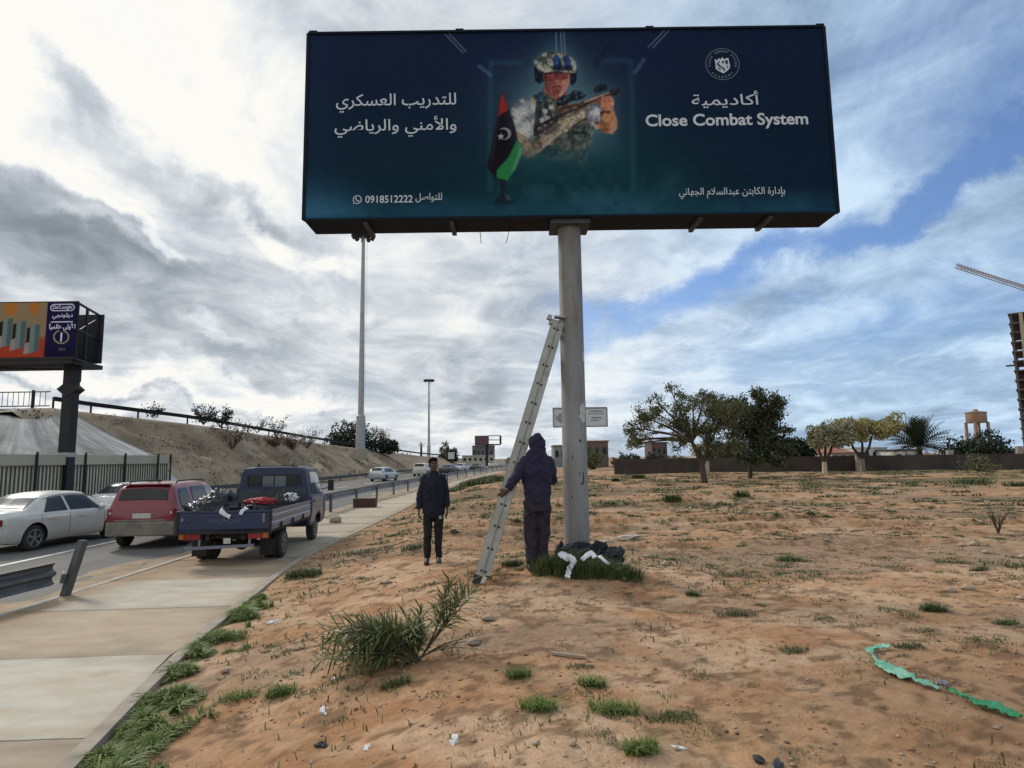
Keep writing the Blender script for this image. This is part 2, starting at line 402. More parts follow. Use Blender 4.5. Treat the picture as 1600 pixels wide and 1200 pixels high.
# ------------------------------------------------------------------ pavement of cast slabs
def strip(y0, y1, n, fl, fr, zl, zr):
    ys = np.linspace(y0, y1, n); return [(fl(y), y, zl) for y in ys], [(fr(y), y, zr) for y in ys]
joints = [-6, -3.2, -.9, 1.25, 3.35, 5.02, 7.15, 9.45, 11.75, 14.1] + [14.1 + 2.4 * k for k in range(1, 38)]
pal = [(.40, .33, .25), (.42, .36, .28), (.40, .33, .25), (.375, .31, .24), (.38, .315, .245), (.50, .465, .395), (.41, .335, .25), (.46, .42, .345), (.36, .285, .205), (.40, .335, .26)]
mb = MB(); tints = []; slab_rng = random.Random(5)
for i, (a, b) in enumerate(zip(joints[:-1], joints[1:])):
    gap = .011; a2, b2 = a + gap, b - gap
    tn = np.array(pal[i]) if i < len(pal) else np.array((.45, .385, .30)) * (1 + slab_rng.uniform(-.12, .10))
    nu, nv = (22, 14) if a < 16 else (8, 4); dz = slab_rng.uniform(-.006, .008); tilt = slab_rng.uniform(-.004, .004); base = len(mb.v); top = []
    for k in range(nv + 1):
        for q in range(nu + 1):
            f = q / nu; y = a2 + (b2 - a2) * k / nv + .10 * (f * 2 - 1); ym = a2 + (b2 - a2) * k / nv
            l, r_ = float(rline(ym)) + .15, float(edge(ym)); x = l + (r_ - l) * f
            rag = (.018 * float(vnoise(x * 5, y * 5, 19)) if k in (0, nv) or q == nu else 0)
            top.append((x + (rag if q == nu else 0), y + (rag if k in (0, nv) else 0), dz + tilt * (k / nv - .5) + .004 * float(vnoise(x * 2, y * 2, 23)) - (.006 if k in (0, nv) or q == nu else 0)))
            dl, dr = x - l, r_ - x
            dust = .75 * (1 - float(sst(.1, 1.0 + .5 * float(fbm(np.array([x]), np.array([y / 2]), 33, 2)[0]), dl))) + .5 * (1 - float(sst(.02, .28, dr + .12 * float(vnoise(x * 3, y * 3, 35))))) * (1 if y > 8.5 else .35)  # kerb-side band: dirt with the guardrail's shadow painted in; sand-side band: dust
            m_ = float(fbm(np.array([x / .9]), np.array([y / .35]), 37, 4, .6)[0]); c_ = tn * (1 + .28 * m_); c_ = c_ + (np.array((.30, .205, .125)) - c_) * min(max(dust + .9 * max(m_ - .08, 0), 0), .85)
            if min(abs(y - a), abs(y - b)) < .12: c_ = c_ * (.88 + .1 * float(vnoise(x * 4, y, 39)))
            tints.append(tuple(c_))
    w_ = nu + 1; mb.add(top, [(k * w_ + q, k * w_ + q + 1, (k + 1) * w_ + q + 1, (k + 1) * w_ + q) for k in range(nv) for q in range(nu)])
    for line in ([(0 * w_ + q) for q in range(w_)], [nv * w_ + q for q in range(w_)][::-1], [k * w_ + nu for k in range(nv + 1)]):
        P_ = [top[t] for t in line]; tint_ = [tints[base + t] for t in line]; o_ = len(mb.v); n_ = len(P_)
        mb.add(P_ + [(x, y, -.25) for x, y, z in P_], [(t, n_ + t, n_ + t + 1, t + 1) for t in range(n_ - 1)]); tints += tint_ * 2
m_slab = pm('cast_concrete', (.45, .4, .33), (.82, .77, .70), scale=3.1, rough=.9, bump=.35, bscale=24, attr='tint', spec=.2, lo=.3, hi=.72, stretch=(.7, 1.3, 1))
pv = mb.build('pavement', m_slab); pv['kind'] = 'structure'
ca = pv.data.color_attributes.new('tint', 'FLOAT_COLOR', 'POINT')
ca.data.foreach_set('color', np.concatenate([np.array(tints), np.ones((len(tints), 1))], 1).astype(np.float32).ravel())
# low concrete edging along the sand side of the pavement
m_edge = pm('edge_concrete', (.34, .29, .23), (.24, .20, .155), scale=3, rough=.9, bump=.3)
mb = MB()
for a, b in zip(np.arange(-4, 28, 2.0), np.arange(-2, 30, 2.0)):
    e0, e1 = float(edge(a)), float(edge(b))
    mb.bar((e0 + .075, a + .01, -.075), (e1 + .075, b - .01, -.075), .13, .19)
o = mb.build('pavement_edge', m_edge, bevel=.008); o['kind'] = 'structure'

# kerb and road
m_kerb = pm('kerb_concrete', (.40, .35, .285), (.30, .25, .19), scale=2.5, rough=.9, bump=.3)
mb = MB()
kys = np.concatenate([np.arange(-6, 60, 1.0), np.arange(60, 200, 5.0)])
for a, b in zip(kys[:-1], kys[1:]):
    mb.bar((float(rline(a)) + .065, a + .006, -.115), (float(rline(b)) + .065, b - .006, -.115), .15, .25)
o = mb.build('kerb', m_kerb, bevel=.015); o['kind'] = 'structure'
m_asph = pm('asphalt', (.105, .10, .095), (.15, .138, .12), scale=.6, rough=.85, bump=.3, bscale=40, spec=.25, stretch=(1, .25, 1), dirt=((.25, .20, .14), .5, .60, .85))
rys = np.concatenate([np.arange(-40, 60, 2.0), np.arange(60, 200, 5.0), np.arange(200, 900, 50.0)])
V = []; 
for y in rys:
    l, r = float(lline(y)), float(rline(y))
    for k in range(7): V.append((l + (r - l) * k / 6, y, -.14 + .03 * math.sin(math.pi * k / 6)))
F = [(i * 7 + k, i * 7 + k + 1, (i + 1) * 7 + k + 1, (i + 1) * 7 + k) for i in range(len(rys) - 1) for k in range(6)]
np_mesh('road', V, F, m_asph, kind='structure')
# sand washed on to the road along the kerb
V = []; ys2 = np.concatenate([np.arange(-2, 30, .14), np.arange(30, 100, .6)]); nk = 22
for y in ys2:
    r = float(rline(y))
    for k in range(nk):
        f = k / (nk - 1); x = r - 2.6 * (1 - f); n_ = float(fbm(np.array([x * .9]), np.array([y * .30]), 8, 4, .6)[0])
        V.append((x, y, float(-.14 + .03 * math.sin(math.pi * min(max((x - float(lline(y))) / (r - float(lline(y))), 0), 1)) + .055 * (f * 1.25 - .78 + 1.5 * n_))))
F = [(i * nk + k, i * nk + k + 1, (i + 1) * nk + k + 1, (i + 1) * nk + k) for i in range(len(ys2) - 1) for k in range(nk - 1)]
m_verge = pm('washed_sand', (.34, .245, .155), (.22, .165, .115), scale=2.2, rough=.95, bump=.6, bscale=14)
np_mesh('sandy_verge', V, F, m_verge, smooth=True, kind='structure')
m_paint = pm('road_paint', (.62, .61, .57), (.34, .32, .28), scale=5, rough=.7, lo=.42, hi=.75)
mb = MB()
def crown(y, x):
    l, r = float(lline(y)), float(rline(y)); return -.14 + .03 * math.sin(math.pi * min(max((x - l) / (r - l), 0), 1)) + .006
for a, b in zip(rys[15:70][:-1], rys[15:70][1:]):
    for off, wd in ((3.95, .16),):
        xa, xb = float(rline(a)) - off, float(rline(b)) - off
        mb.add([(xa - wd / 2, a, crown(a, xa)), (xa + wd / 2, a, crown(a, xa)), (xb + wd / 2, b, crown(b, xb)), (xb - wd / 2, b, crown(b, xb))], [(0, 1, 2, 3)])
for a in np.arange(-4, 180, 8.0):
    b = a + 3; off = 7.6; wd = .15
    xa, xb = float(rline(a)) - off, float(rline(b)) - off
    mb.add([(xa - wd / 2, a, crown(a, xa)), (xa + wd / 2, a, crown(a, xa)), (xb + wd / 2, b, crown(b, xb)), (xb - wd / 2, b, crown(b, xb))], [(0, 1, 2, 3)])
o = mb.build('road_marking', m_paint, recalc=False); o['kind'] = 'structure'

# ------------------------------------------------------------------ embankment, apron, bridge, retaining wall
EM_Y = [36, 42, 46, 55, 65, 80, 100, 120, 150, 200, 280, 420]
EM_H = [5.0, 5.9, 5.8, 5.45, 5.05, 4.55, 4.1, 3.6, 2.9, 2.4, 2.0, 1.6]
EM_W = [8.6, 9.0, 8.8, 7.4, 7.2, 7.2, 7.2, 7.2, 7.0, 7.0, 7.0, 7.0]
def em_h(y): return np.interp(y, EM_Y, EM_H)
def em_w(y): return np.interp(y, EM_Y, EM_W)
ys = np.concatenate([np.arange(38.5, 110, .7), np.arange(110, 420, 6.0)])
uu = np.concatenate([np.linspace(0, 1, 22), [1.06, 1.15, 1.6, 3, 6, 12]])
V = []
for y in ys:
    l = float(lline(y)) - .35; hw = float(em_w(y)); hh = float(em_h(y))
    for u in uu:
        x = l - u * hw
        z = -.16 + (hh + .16) * min(u, 1.0) if u <= 1 else hh - .25 * float(sst(1.0, 1.3, u))
        nz = float(fbm(x / 2.5, y / 2.5, 91, 3)) * .22 + float(fbm(x / .5, y / 3.0, 92, 3)) * .10
        for qy, qu, qr, qd in ((45.6, .62, .55, .5), (51.5, .55, .4, .35), (57, .42, .6, .5), (60.5, .22, .5, .45), (63.5, .5, .7, .5), (70, .45, .7, .5), (74, .3, .5, .4), (48.5, .86, .9, .4)):
            nz -= qd * 2.0 * math.exp(-((y - qy) / (qr * 1.6)) ** 2 - ((u - qu) * hw / qr) ** 2)
        V.append((x, y, z + nz * math.sin(math.pi * min(u, 1)) ** .5 if u < 1 else z))
k = len(uu)
F = [(i * k + j, (i + 1) * k + j, (i + 1) * k + j + 1, i * k + j + 1) for i in range(len(ys) - 1) for j in range(k - 1)]
m_bank = pm('bank_earth', (.235, .17, .11), (.145, .105, .068), scale=.35, rough=.95, bump=.5, bscale=3, stretch=(1, 1, 1), lo=.35, hi=.68, dirt=((.31, .25, .18), .22, .50, .75))
np_mesh('embankment', V, F, m_bank, smooth=True, kind='structure')
# concrete apron poured over the abutment: a ruled part-cone
ap = Vector((-31.2, 43.2, 5.75)); nA = 15
m_apron = pm('apron_concrete', (.31, .31, .305), (.42, .41, .39), scale=.7, rough=.9, bump=.2, bscale=6, lo=.38, hi=.66, dirt=((.22, .215, .205), .45, .55, .75))
V = []; TA = []; nr, nA = 26, 90
def base_pt(a): return Vector((-22.25, 24.0 + 15.5 * min(a / .93, 1), 2.5)) if a <= .93 else Vector((-22.25, 39.5, 2.5)).lerp(Vector((-22.3, 41.2, 1.5)), (a - .93) / .07)
for i in range(nA):
    a = i / (nA - 1); bp = base_pt(a); top = ap + Vector((-2.4 + 2.9 * a, -1.6 + 1.5 * a, .1)); panel = math.floor(a * 9); joint = abs((a * 9) % 1 - .5) > .46
    for j in range(nr):
        u = j / (nr - 1); p = bp.lerp(top, u); p.z += -.10 * math.sin(math.pi * u) + .04 * float(vnoise(i * .2, j * .3, 5)); V.append(tuple(p))
        st = .8 * float(fbm(np.array([a * 34]), np.array([u * 3.0]), 7, 4, .65)[0]); c_ = .20 + .10 * ((panel * 37) % 5 - 2) / 2 * .5 + .22 * st; c_ = c_ + (.09 if joint else 0); TA.append((c_, c_ * .995, c_ * .97))
F = [(i * nr + j, i * nr + j + 1, (i + 1) * nr + j + 1, (i + 1) * nr + j) for i in range(nA - 1) for j in range(nr - 1)]
m_apt = pm('apron_poured', (.31, .31, .305), (.74, .73, .70), scale=1.1, rough=.9, bump=.3, bscale=7, attr='tint', lo=.38, hi=.72)
o = np_mesh('concrete_apron', V, F, m_apt, kind='structure', colors=np.clip(np.array(TA), .1, .6))
# side toe of the apron, beyond the end of the wall
mb = MB(); mb.add([(-21.85, 39.9, -.1), (-21.8, 43.5, -.1), (-23.2, 43.0, 1.3), (-22.4, 40.4, 1.9), (-23.5, 40.4, 2.0), (-23.8, 43.0, 1.3)], [(0, 1, 2, 3), (3, 2, 5, 4)])
o = mb.build('apron_toe', m_apron); o['kind'] = 'structure'

wall = empty('retaining_wall', (-21.9, 33, 0), 0, 'beige retaining wall with dark vertical ribs at the foot of the concrete apron', 'wall')
m_wall = pm('wall_beige', (.50, .44, .325), (.40, .345, .255), scale=.9, rough=.9, bump=.15)
m_band = pm('wall_band', (.43, .385, .295), (.34, .30, .23), scale=.6, rough=.9)
m_dark = pm('dark_steel', (.011, .010, .011), (.018, .017, .017), scale=3, rough=.6)
mb = MB(); mb.box((-.25, 0, .93), (.3, 14.6, 2.3)); mb.build('wall_panel', m_wall, wall)
mb = MB(); mb.box((-.2, 0, 2.33), (.5, 14.6, .5)); mb.build('coping', m_band, wall, bevel=.02)
mb = MB()
for yy in np.arange(-7.2, 7.25, .235): mb.box((-.09, yy, .94), (.03, .075, 2.2))
o = mb.build('rib', pm('wall_rib', (.05, .045, .036), (.08, .07, .055), scale=2, rough=.8), wall)
for yy in (-7.4, -4.1, -.8, 2.5, 5.8, 7.2):
    mb = MB(); mb.box((.10, yy, 1.3), (.06, .10, 2.78)); mb.build('wall_post', m_dark, wall)

br = empty('bridge', (-55, 46, 4.6), 0, 'beige concrete bridge end with dark railing above the grey apron', 'bridge')
m_deck = pm('deck_concrete', (.42, .385, .31), (.33, .30, .245), scale=.5, rough=.9)
mb = MB(); mb.box((0, 0, 1.05), (45, 4.4, .8)); mb.build('deck', m_deck, br, bevel=.03)
mb = MB(); mb.box((-3, 2, -1.5), (42, 2.5, 4.2)); mb.build('abutment', m_deck, br)
rl = MB()
for zz in (1.62, 2.62): rl.bar((-22, -2.0, zz), (22.4, -2.0, zz), .07, .07)
for xx in np.arange(-22, 22.3, .38): rl.bar((xx, -2.0, 1.62), (xx, -2.0, 2.62), .028, .028)
rl.build('railing', m_dark, br)
for xx in np.arange(-22, 22.6, 3.6):
    mb = MB(); mb.box((xx, -2.0, 2.1), (.14, .14, 1.3)); mb.build('railing_post', m_dark, br)

# ------------------------------------------------------------------ guardrails
m_galv = pm('galvanised', (.30, .31, .32), (.19, .195, .20), scale=5, rough=.45, metal=.75, bump=.08, dirt=((.14, .11, .085), 2.0, .55, .75))
m_galvd = pm('galvanised_dull', (.14, .145, .15), (.09, .09, .09), scale=3, rough=.55, metal=.5)
def wbeam(mb, P, zc, side=(1, 0), sc_=1.0):
    """W-section rail along a polyline; side = outward normal direction sign"""
    prof = [(0, .155), (.03, .150), (.075, .10), (.075, .06), (.015, .02), (.015, -.02), (.075, -.06), (.075, -.10), (.03, -.150), (0, -.155)]
    prof = prof + [(a - .012, b) for a, b in reversed(prof)]
    rings_ = []
    for i, p in enumerate(P):
        d = (Vector(P[min(i + 1, len(P) - 1)]) - Vector(P[max(i - 1, 0)])); d.z = 0; d.normalize()
        nrm = Vector((-d.y, d.x, 0)) * side[0]
        rings_.append([Vector(p) + nrm * (a * sc_) + Vector((0, 0, zc + b * sc_)) for a, b in prof])
    mb.rings(rings_)
# along the road beyond the truck
gr = empty('guardrail', (-7.5, 26, 0), 0, 'grey steel guardrail running along the kerb beyond the pickup', 'guardrail')
gys = [24.0, 26.3, 30.4, 34.7, 38.6, 42.6, 47.5, 53.5, 60.5, 67, 74, 81, 88, 95, 103, 111, 120, 130, 142]
P = [Vector((float(rline(y)) + .12 + 7.5, y - 26, 0)) for y in gys]
mb = MB(); wbeam(mb, P, .62); mb.build('rail', m_galv, gr)
for p in P:
    mb = MB(); mb.box((p.x + .07, p.y, .36), (.10, .12, .80)); mb.build('post', m_galvd, gr)
# damaged end of the near rail and its leaning post
gn = empty('guardrail', (-7.25, 10.4, 0), 0, 'dented end of steel guardrail with leaning post at the pavement edge', 'guardrail')
P = [Vector((-.30 + .02 * k, -.25 - 1.0 * k, .02 * math.sin(k * 2.1))) for k in range(9)]
P[0] = Vector((-.10, -.06, .03)); P[1] += Vector((.04, 0, 0)); mb = MB(); wbeam(mb, P, .34, (-1, 0), 1.12)
rail_n = mb.build('rail', m_galvd, gn)
mb = MB(); mb.bar((0, 0, -.1), (.17, .14, .86), .14, .075, up=(1, 0, 0)); mb.bar((-.045, -.05, -.1), (.125, .09, .86), .05, .02, up=(1, 0, 0))
mb.build('post', pm('post_steel', (.105, .105, .11), (.07, .068, .066), scale=6, rough=.6, metal=.3), gn, bevel=.006)
mb = MB(); mb.box((.0, -.03, .30), (.07, .13, .16), mtx=Euler((.25, .2, .5)).to_matrix()); mb.build('bracket', m_galvd, gn, bevel=.012)
for k in (3, 6):
    mb = MB(); mb.box((P[k].x + .06, P[k].y, .22), (.1, .1, .68)); mb.build('post', m_galvd, gn)
# rail on the crest of the bank
gc = empty('guardrail', (-31, 44, 5.7), 0, 'long dark guardrail along the crest of the earth bank', 'guardrail')
cy_ = [42.6, 46, 50, 55, 60, 65, 70, 75, 80, 88, 96, 104, 112, 120, 130, 140, 150, 165, 180, 200]
P = [Vector((float(lline(y)) - .35 - float(em_w(y)) + 31 - .3, y - 44, float(em_h(y)) - 5.7)) for y in cy_]
mb = MB(); wbeam(mb, P, .68); mb.build('rail', m_dark, gc)
for p in P:
    mb = MB(); mb.box((p.x - .06, p.y, p.z + .25), (.1, .1, 1.1)); mb.build('post', m_dark, gc)
# low rail at the far side of the road
gf = empty('guardrail', (-21, 50, 0), 0, 'low dark guardrail at the foot of the earth bank', 'guardrail')
fy = [44.5, 50, 56, 62, 70, 80, 90, 100, 112, 125, 140]
P = [Vector((float(lline(y)) + .2 + 21, y - 50, -.14)) for y in fy]
mb = MB(); wbeam(mb, P, .45); mb.build('rail', m_galvd, gf)
for p in P:
    mb = MB(); mb.box((p.x - .06, p.y, .2), (.1, .1, .66)); mb.build('post', m_galvd, gf)
# ------------------------------------------------------------------ Arabic lettering (joined forms, laid out in visual order)
import unicodedata
_AR = {}
_LIG = {}
for cp in range(0xFE70, 0xFEFD):
    dcm = unicodedata.decomposition(chr(cp)).split()
    if not dcm: continue
    form = dcm[0].strip('<>'); base = ''.join(chr(int(h, 16)) for h in dcm[1:])
    if len(base) == 1: _AR.setdefault(base, {})[form] = chr(cp)
    elif base[0] == '\u0644' and len(base) == 2: _LIG.setdefault(base, {})[form] = chr(cp)
def shape_ar(s):
    units = []; i = 0
    while i < len(s):
        if s[i:i + 2] in _LIG: units.append((s[i:i + 2], _LIG[s[i:i + 2]])); i += 2
        else: units.append((s[i], _AR.get(s[i]))); i += 1
    out = []
    def joins_fwd(u): return u[1] is not None and 'initial' in u[1]
    def joins_back(u): return u[1] is not None and 'final' in u[1]
    for k, u in enumerate(units):
        if u[1] is None: out.append(u[0]); continue
        p = k > 0 and joins_fwd(units[k - 1]) and joins_back(u)
        n = k + 1 < len(units) and joins_fwd(u) and joins_back(units[k + 1])
        f = 'medial' if p and n else 'final' if p else 'initial' if n else 'isolated'
        out.append(u[1].get(f) or u[1].get('isolated') or list(u[1].values())[0])
    return ''.join(reversed(out))
def text_mesh(name, body, width=None, height=None, bold=0.0, mats=None, parent=None, spacing=1.0):
    """lettering as a thin mesh in the XY plane, centred on its box and scaled to the given width"""
    cu = bpy.data.curves.new(name, 'FONT'); cu.body = body; cu.size = 1.0; cu.offset = bold; cu.space_character = spacing
    cu.resolution_u = 4
    to = bpy.data.objects.new(name, cu); col.objects.link(to)
    dg = bpy.context.evaluated_depsgraph_get(); dg.update()
    me = bpy.data.meshes.new_from_object(to.evaluated_get(dg))
    bpy.data.objects.remove(to); bpy.data.curves.remove(cu)
    n = len(me.vertices); co = np.empty(n * 3, np.float32); me.vertices.foreach_get('co', co); co = co.reshape(-1, 3)
    lo, hi = co.min(0), co.max(0); co -= (lo + hi) / 2
    s = width / (hi[0] - lo[0]) if width else height / (hi[1] - lo[1])
    co *= s
    if width and height: co[:, 1] *= height / ((hi[1] - lo[1]) * s)
    # neighbouring letters overlap where they join: step each one back a hair so no two lie in one plane
    par = list(range(n))
    def fd(i):
        while par[i] != i: par[i] = par[par[i]]; i = par[i]
        return i
    for e in me.edges: par[fd(e.vertices[0])] = fd(e.vertices[1])
    ids = {}
    for i in range(n): co[i, 2] = .0006 * (ids.setdefault(fd(i), len(ids)) % 5)
    me.vertices.foreach_set('co', co.ravel()); me.update(); me.materials.clear()
    return link_mesh(name, me, mats, parent)

# ------------------------------------------------------------------ printing on the hoarding: a raster of ink laid on the panel
class Canvas:
    def __init__(s, w, h): s.w, s.h = w, h; s.c = np.zeros((h, w, 3)); s.Y, s.X = np.mgrid[0:h, 0:w].astype(float)
    def mask(s, poly, blur=0.0):
        P = np.array(poly, float); ss = 3; acc = np.zeros((s.h, s.w))
        x0, x1 = max(int(P[:, 0].min()) - 1, 0), min(int(P[:, 0].max()) + 2, s.w); y0, y1 = max(int(P[:, 1].min()) - 1, 0), min(int(P[:, 1].max()) + 2, s.h)
        if x1 <= x0 or y1 <= y0: return acc
        sub = np.zeros((y1 - y0, x1 - x0)); yy, xx = np.mgrid[y0:y1, x0:x1].astype(float)
        for i in range(ss):
            for j in range(ss):
                px = xx + (i + .5) / ss - .5; py = yy + (j + .5) / ss - .5; ins = np.zeros(px.shape, bool)
                for (ax, ay), (bx, by) in zip(P, np.roll(P, -1, 0)):
                    if ay == by: continue
                    ins ^= ((ay > py) != (by > py)) & (px < (bx - ax) * (py - ay) / (by - ay) + ax)
                sub += ins
        acc[y0:y1, x0:x1] = sub / ss ** 2
        return s.blur(acc, blur) if blur else acc
    def blur(s, a, r):
        r = max(r, .5); k = np.exp(-np.arange(-int(3 * r), int(3 * r) + 1) ** 2 / (2 * r * r)); k /= k.sum(); p = len(k) // 2
        a = np.pad(a, ((p, p), (p, p)), 'edge')
        a = np.apply_along_axis(lambda m: np.convolve(m, k, 'valid'), 0, a); return np.apply_along_axis(lambda m: np.convolve(m, k, 'valid'), 1, a)
    def lay(s, m, colr, al=1.0):
        c = np.array(colr, float); m = np.clip(m * al, 0, 1)[..., None]; s.c = s.c * (1 - m) + c * m
    rec = None
    def poly(s, P, colr, al=1.0, blur=0.0):
        m = s.mask(P, blur)
        if s.rec is not None: s.rec = np.maximum(s.rec, m * al)
        s.lay(m, colr, al)
    def ellm(s, cx, cy, rx, ry, soft=1.0): return np.clip((1 - np.sqrt(((s.X - cx) / rx) ** 2 + ((s.Y - cy) / ry) ** 2)) * min(rx, ry) / soft, 0, 1)
    def noise(s, sc_, seed, oct=4): return fbm(s.X / sc_, s.Y / sc_, seed, oct, .6)
    def line(s, a, b, wd, colr, al=1.0, blur=0.0):
        ax, ay = a; bx, by = b; L = math.hypot(bx - ax, by - ay); nx_, ny_ = -(by - ay) / L * wd / 2, (bx - ax) / L * wd / 2
        s.poly([(ax + nx_, ay + ny_), (bx + nx_, by + ny_), (bx - nx_, by - ny_), (ax - nx_, ay - ny_)], colr, al, blur)
    def to_mesh(s, name, W, H, mat, parent, gain=1.0):
        """grid mesh of W x H metres in XZ, facing -Y, one vertex per ink cell"""
        c = np.clip(s.c / 255.0, 0, 1); lin = np.where(c <= .04045, c / 12.92, ((c + .055) / 1.055) ** 2.4) * gain
        xs = (np.arange(s.w) / (s.w - 1) - .5) * W; zs = (.5 - np.arange(s.h) / (s.h - 1)) * H
        XX, ZZ = np.meshgrid(xs, zs); V = np.stack([XX, np.zeros_like(XX), ZZ], -1).reshape(-1, 3)
        ix = np.arange(s.w * s.h).reshape(s.h, s.w); F = np.stack([ix[1:, :-1], ix[1:, 1:], ix[:-1, 1:], ix[:-1, :-1]], -1).reshape(-1, 4)
        return np_mesh(name, V, F, mat, parent, colors=np.clip(lin, 0, 1).reshape(-1, 3))

BW, BH, BD = 8.33, 3.13, .63
BC = Vector((.952, 9.4, 7.395))          # centre of the printed face
CW, CH = 720, 271
K = CW / 824.0
cv = Canvas(CW, CH)
def S(px, py): return ((px - (481 - 7 * (py - 55) / 290)) * CW / (805.5 + 28 * (py - 50) / 290), (py - (55 - 15 * (px - 482) / 810)) * CH / 290)
def Sp(L): return [S(*p) for p in L]
def Zp(L): return [S(720 + X / 4.287, 60 + Y / 4.287) for X, Y in L]
u = cv.X / CW; v = cv.Y / CH
def mixl(a, b, t): return np.array(a, float) * (1 - t[..., None]) + np.array(b, float) * t[..., None]
cv.c = mixl((19, 32, 57), (15, 41, 54), sst(.1, .95, v))
cv.lay(sst(.22, .45, u) * sst(.85, .6, u) * sst(.3, .9, v), (16, 60, 62), .6)
cv.lay(sst(.62, .98, u), (10, 26, 50), .55)
cv.lay(sst(.10, 0, u) * .6, (28, 46, 72), .6)
cv.lay(sst(.83, .97, v) * (.6 + .8 * np.clip(cv.noise(60, 3) + .2, 0, 1)), (34, 78, 96), .75)
cv.lay(sst(.16, 0, u) * sst(.7, 1, v), (60, 112, 142), .75)
cv.lay(sst(.965, .99, v), (24, 68, 84), .5)
cv.lay(np.clip(cv.noise(45, 9) + .05, 0, 1) * sst(.6, .85, v) * sst(.3, .4, u) * sst(.78, .6, u), (58, 100, 118), .7)
# hall lamps and the doorway of light
cv.lay(cv.blur(cv.mask(Sp([(855, 58), (885, 58), (980, 250), (780, 250)])), 12), (62, 104, 118), .42)
cx, cy = S(868, 165); cv.lay(np.exp(-(((cv.X - cx) / 75) ** 2 + ((cv.Y - cy) / 62) ** 2)), (104, 134, 142), .62)
for a, b in (((764, 300), (766, 98)), ((764, 100), (815, 100)), ((985, 96), (988, 300)), ((935, 97), (986, 95))):
    cv.line(S(*a), S(*b), 8, (58, 100, 112), .26, 1.8)
for a, b in (((768, 122), (746, 104)), ((990, 116), (1006, 92))): cv.line(S(*a), S(*b), 5, (90, 130, 140), .45, 1.2)
for a, b in (((694, 54), (723, 85)), ((700, 53), (728, 83)), ((1046, 45), (1018, 76)), ((1040, 44), (1011, 75)), ((868, 50), (868, 84)), ((875, 49), (877, 84)), ((880, 49), (882, 84))):
    cv.line(S(*a), S(*b), 1.6, (126, 146, 162), .65, .5)
cv.line(S(960, 60), S(928, 105), 9, (16, 28, 44), .5, 1.5)
# the soldier
cv.rec = np.zeros((CH, CW))
cam1 = cv.noise(7, 21, 3); cam2 = cv.noise(4, 25, 2); wr = cv.noise(10, 29, 3)
def shade(m, al=1.0, k=.62):
    b = cv.blur(m, 2.6); d = np.roll(np.roll(b, 2, 0), 2, 1) - np.roll(np.roll(b, -2, 0), -2, 1)
    cv.lay(m * np.clip(-d * 1.6, 0, 1), (20, 26, 34), k * al); cv.lay(m * np.clip(d * 1.3, 0, 1), (226, 222, 210), k * .55 * al)
def cloth(P, base, dark, light, amt=1.0, nz=None, al=1.0, blur=.6):
    m = cv.mask(P, blur); cv.rec = np.maximum(cv.rec, m * al); nz = wr if nz is None else nz
    cv.lay(m, base, al); shade(m, al); cv.lay(m * sst(.05, .28, nz), dark, .8 * amt * al); cv.lay(m * sst(-.05, -.3, nz), light, .7 * amt * al)
cloth(Zp([(540, 690), (860, 640), (850, 760), (800, 860), (740, 800), (600, 820), (520, 790)]), (46, 66, 66), (30, 50, 52), (62, 82, 78), 1, cam2, .8, 3)
cloth(Zp([(545, 340), (690, 350), (720, 420), (640, 450), (540, 420)]), (112, 66, 60), (70, 42, 40), (150, 96, 82))
cloth(Zp([(470, 400), (560, 375), (640, 430), (830, 460), (890, 620), (850, 720), (560, 720), (480, 660)]), (88, 88, 80), (56, 58, 56), (122, 120, 108), 1, cam2)
cloth(Zp([(480, 395), (545, 362), (575, 420), (520, 440)]), (42, 66, 86), (30, 48, 66), (60, 84, 100))
cloth(Zp([(338, 470), (380, 425), (460, 402), (512, 440), (505, 540), (482, 600), (478, 680), (420, 690), (362, 640), (330, 560)]), (150, 152, 152), (96, 104, 110), (188, 188, 184))
cv.line(S(720 + 470 / 4.287, 60 + 405 / 4.287), S(720 + 506 / 4.287, 60 + 450 / 4.287), 2.0, (170, 150, 60), .8, .5)
cloth(Zp([(838, 470), (905, 462), (945, 500), (950, 570), (905, 620), (850, 560), (828, 510)]), (160, 160, 166), (110, 112, 122), (196, 194, 196))
cloth(Zp([(640, 600), (860, 590), (880, 650), (850, 740), (720, 760), (620, 720)]), (70, 80, 74), (50, 60, 56), (94, 102, 92), 1, cam2, .85, 1.6)
# straps and pouches of the vest
for a, b, w_, c_ in (((520, 430), (505, 640), 10, (36, 40, 46)), ((560, 430), (600, 560), 8, (30, 34, 40)), ((700, 640), (840, 640), 5, (34, 40, 42)), ((745, 600), (742, 760), 4, (46, 56, 52)), ((820, 600), (850, 760), 4, (50, 60, 56))):
    cv.line(S(720 + a[0] / 4.287, 60 + a[1] / 4.287), S(720 + b[0] / 4.287, 60 + b[1] / 4.287), w_ * K, c_, .8, .6)
for q in ((560, 500), (600, 470), (540, 560), (575, 545)):
    cv.poly(Zp([(q[0] - 18, q[1] - 16), (q[0] + 16, q[1] - 18), (q[0] + 18, q[1] + 12), (q[0] - 14, q[1] + 16)]), (176, 176, 172), .75, .5)
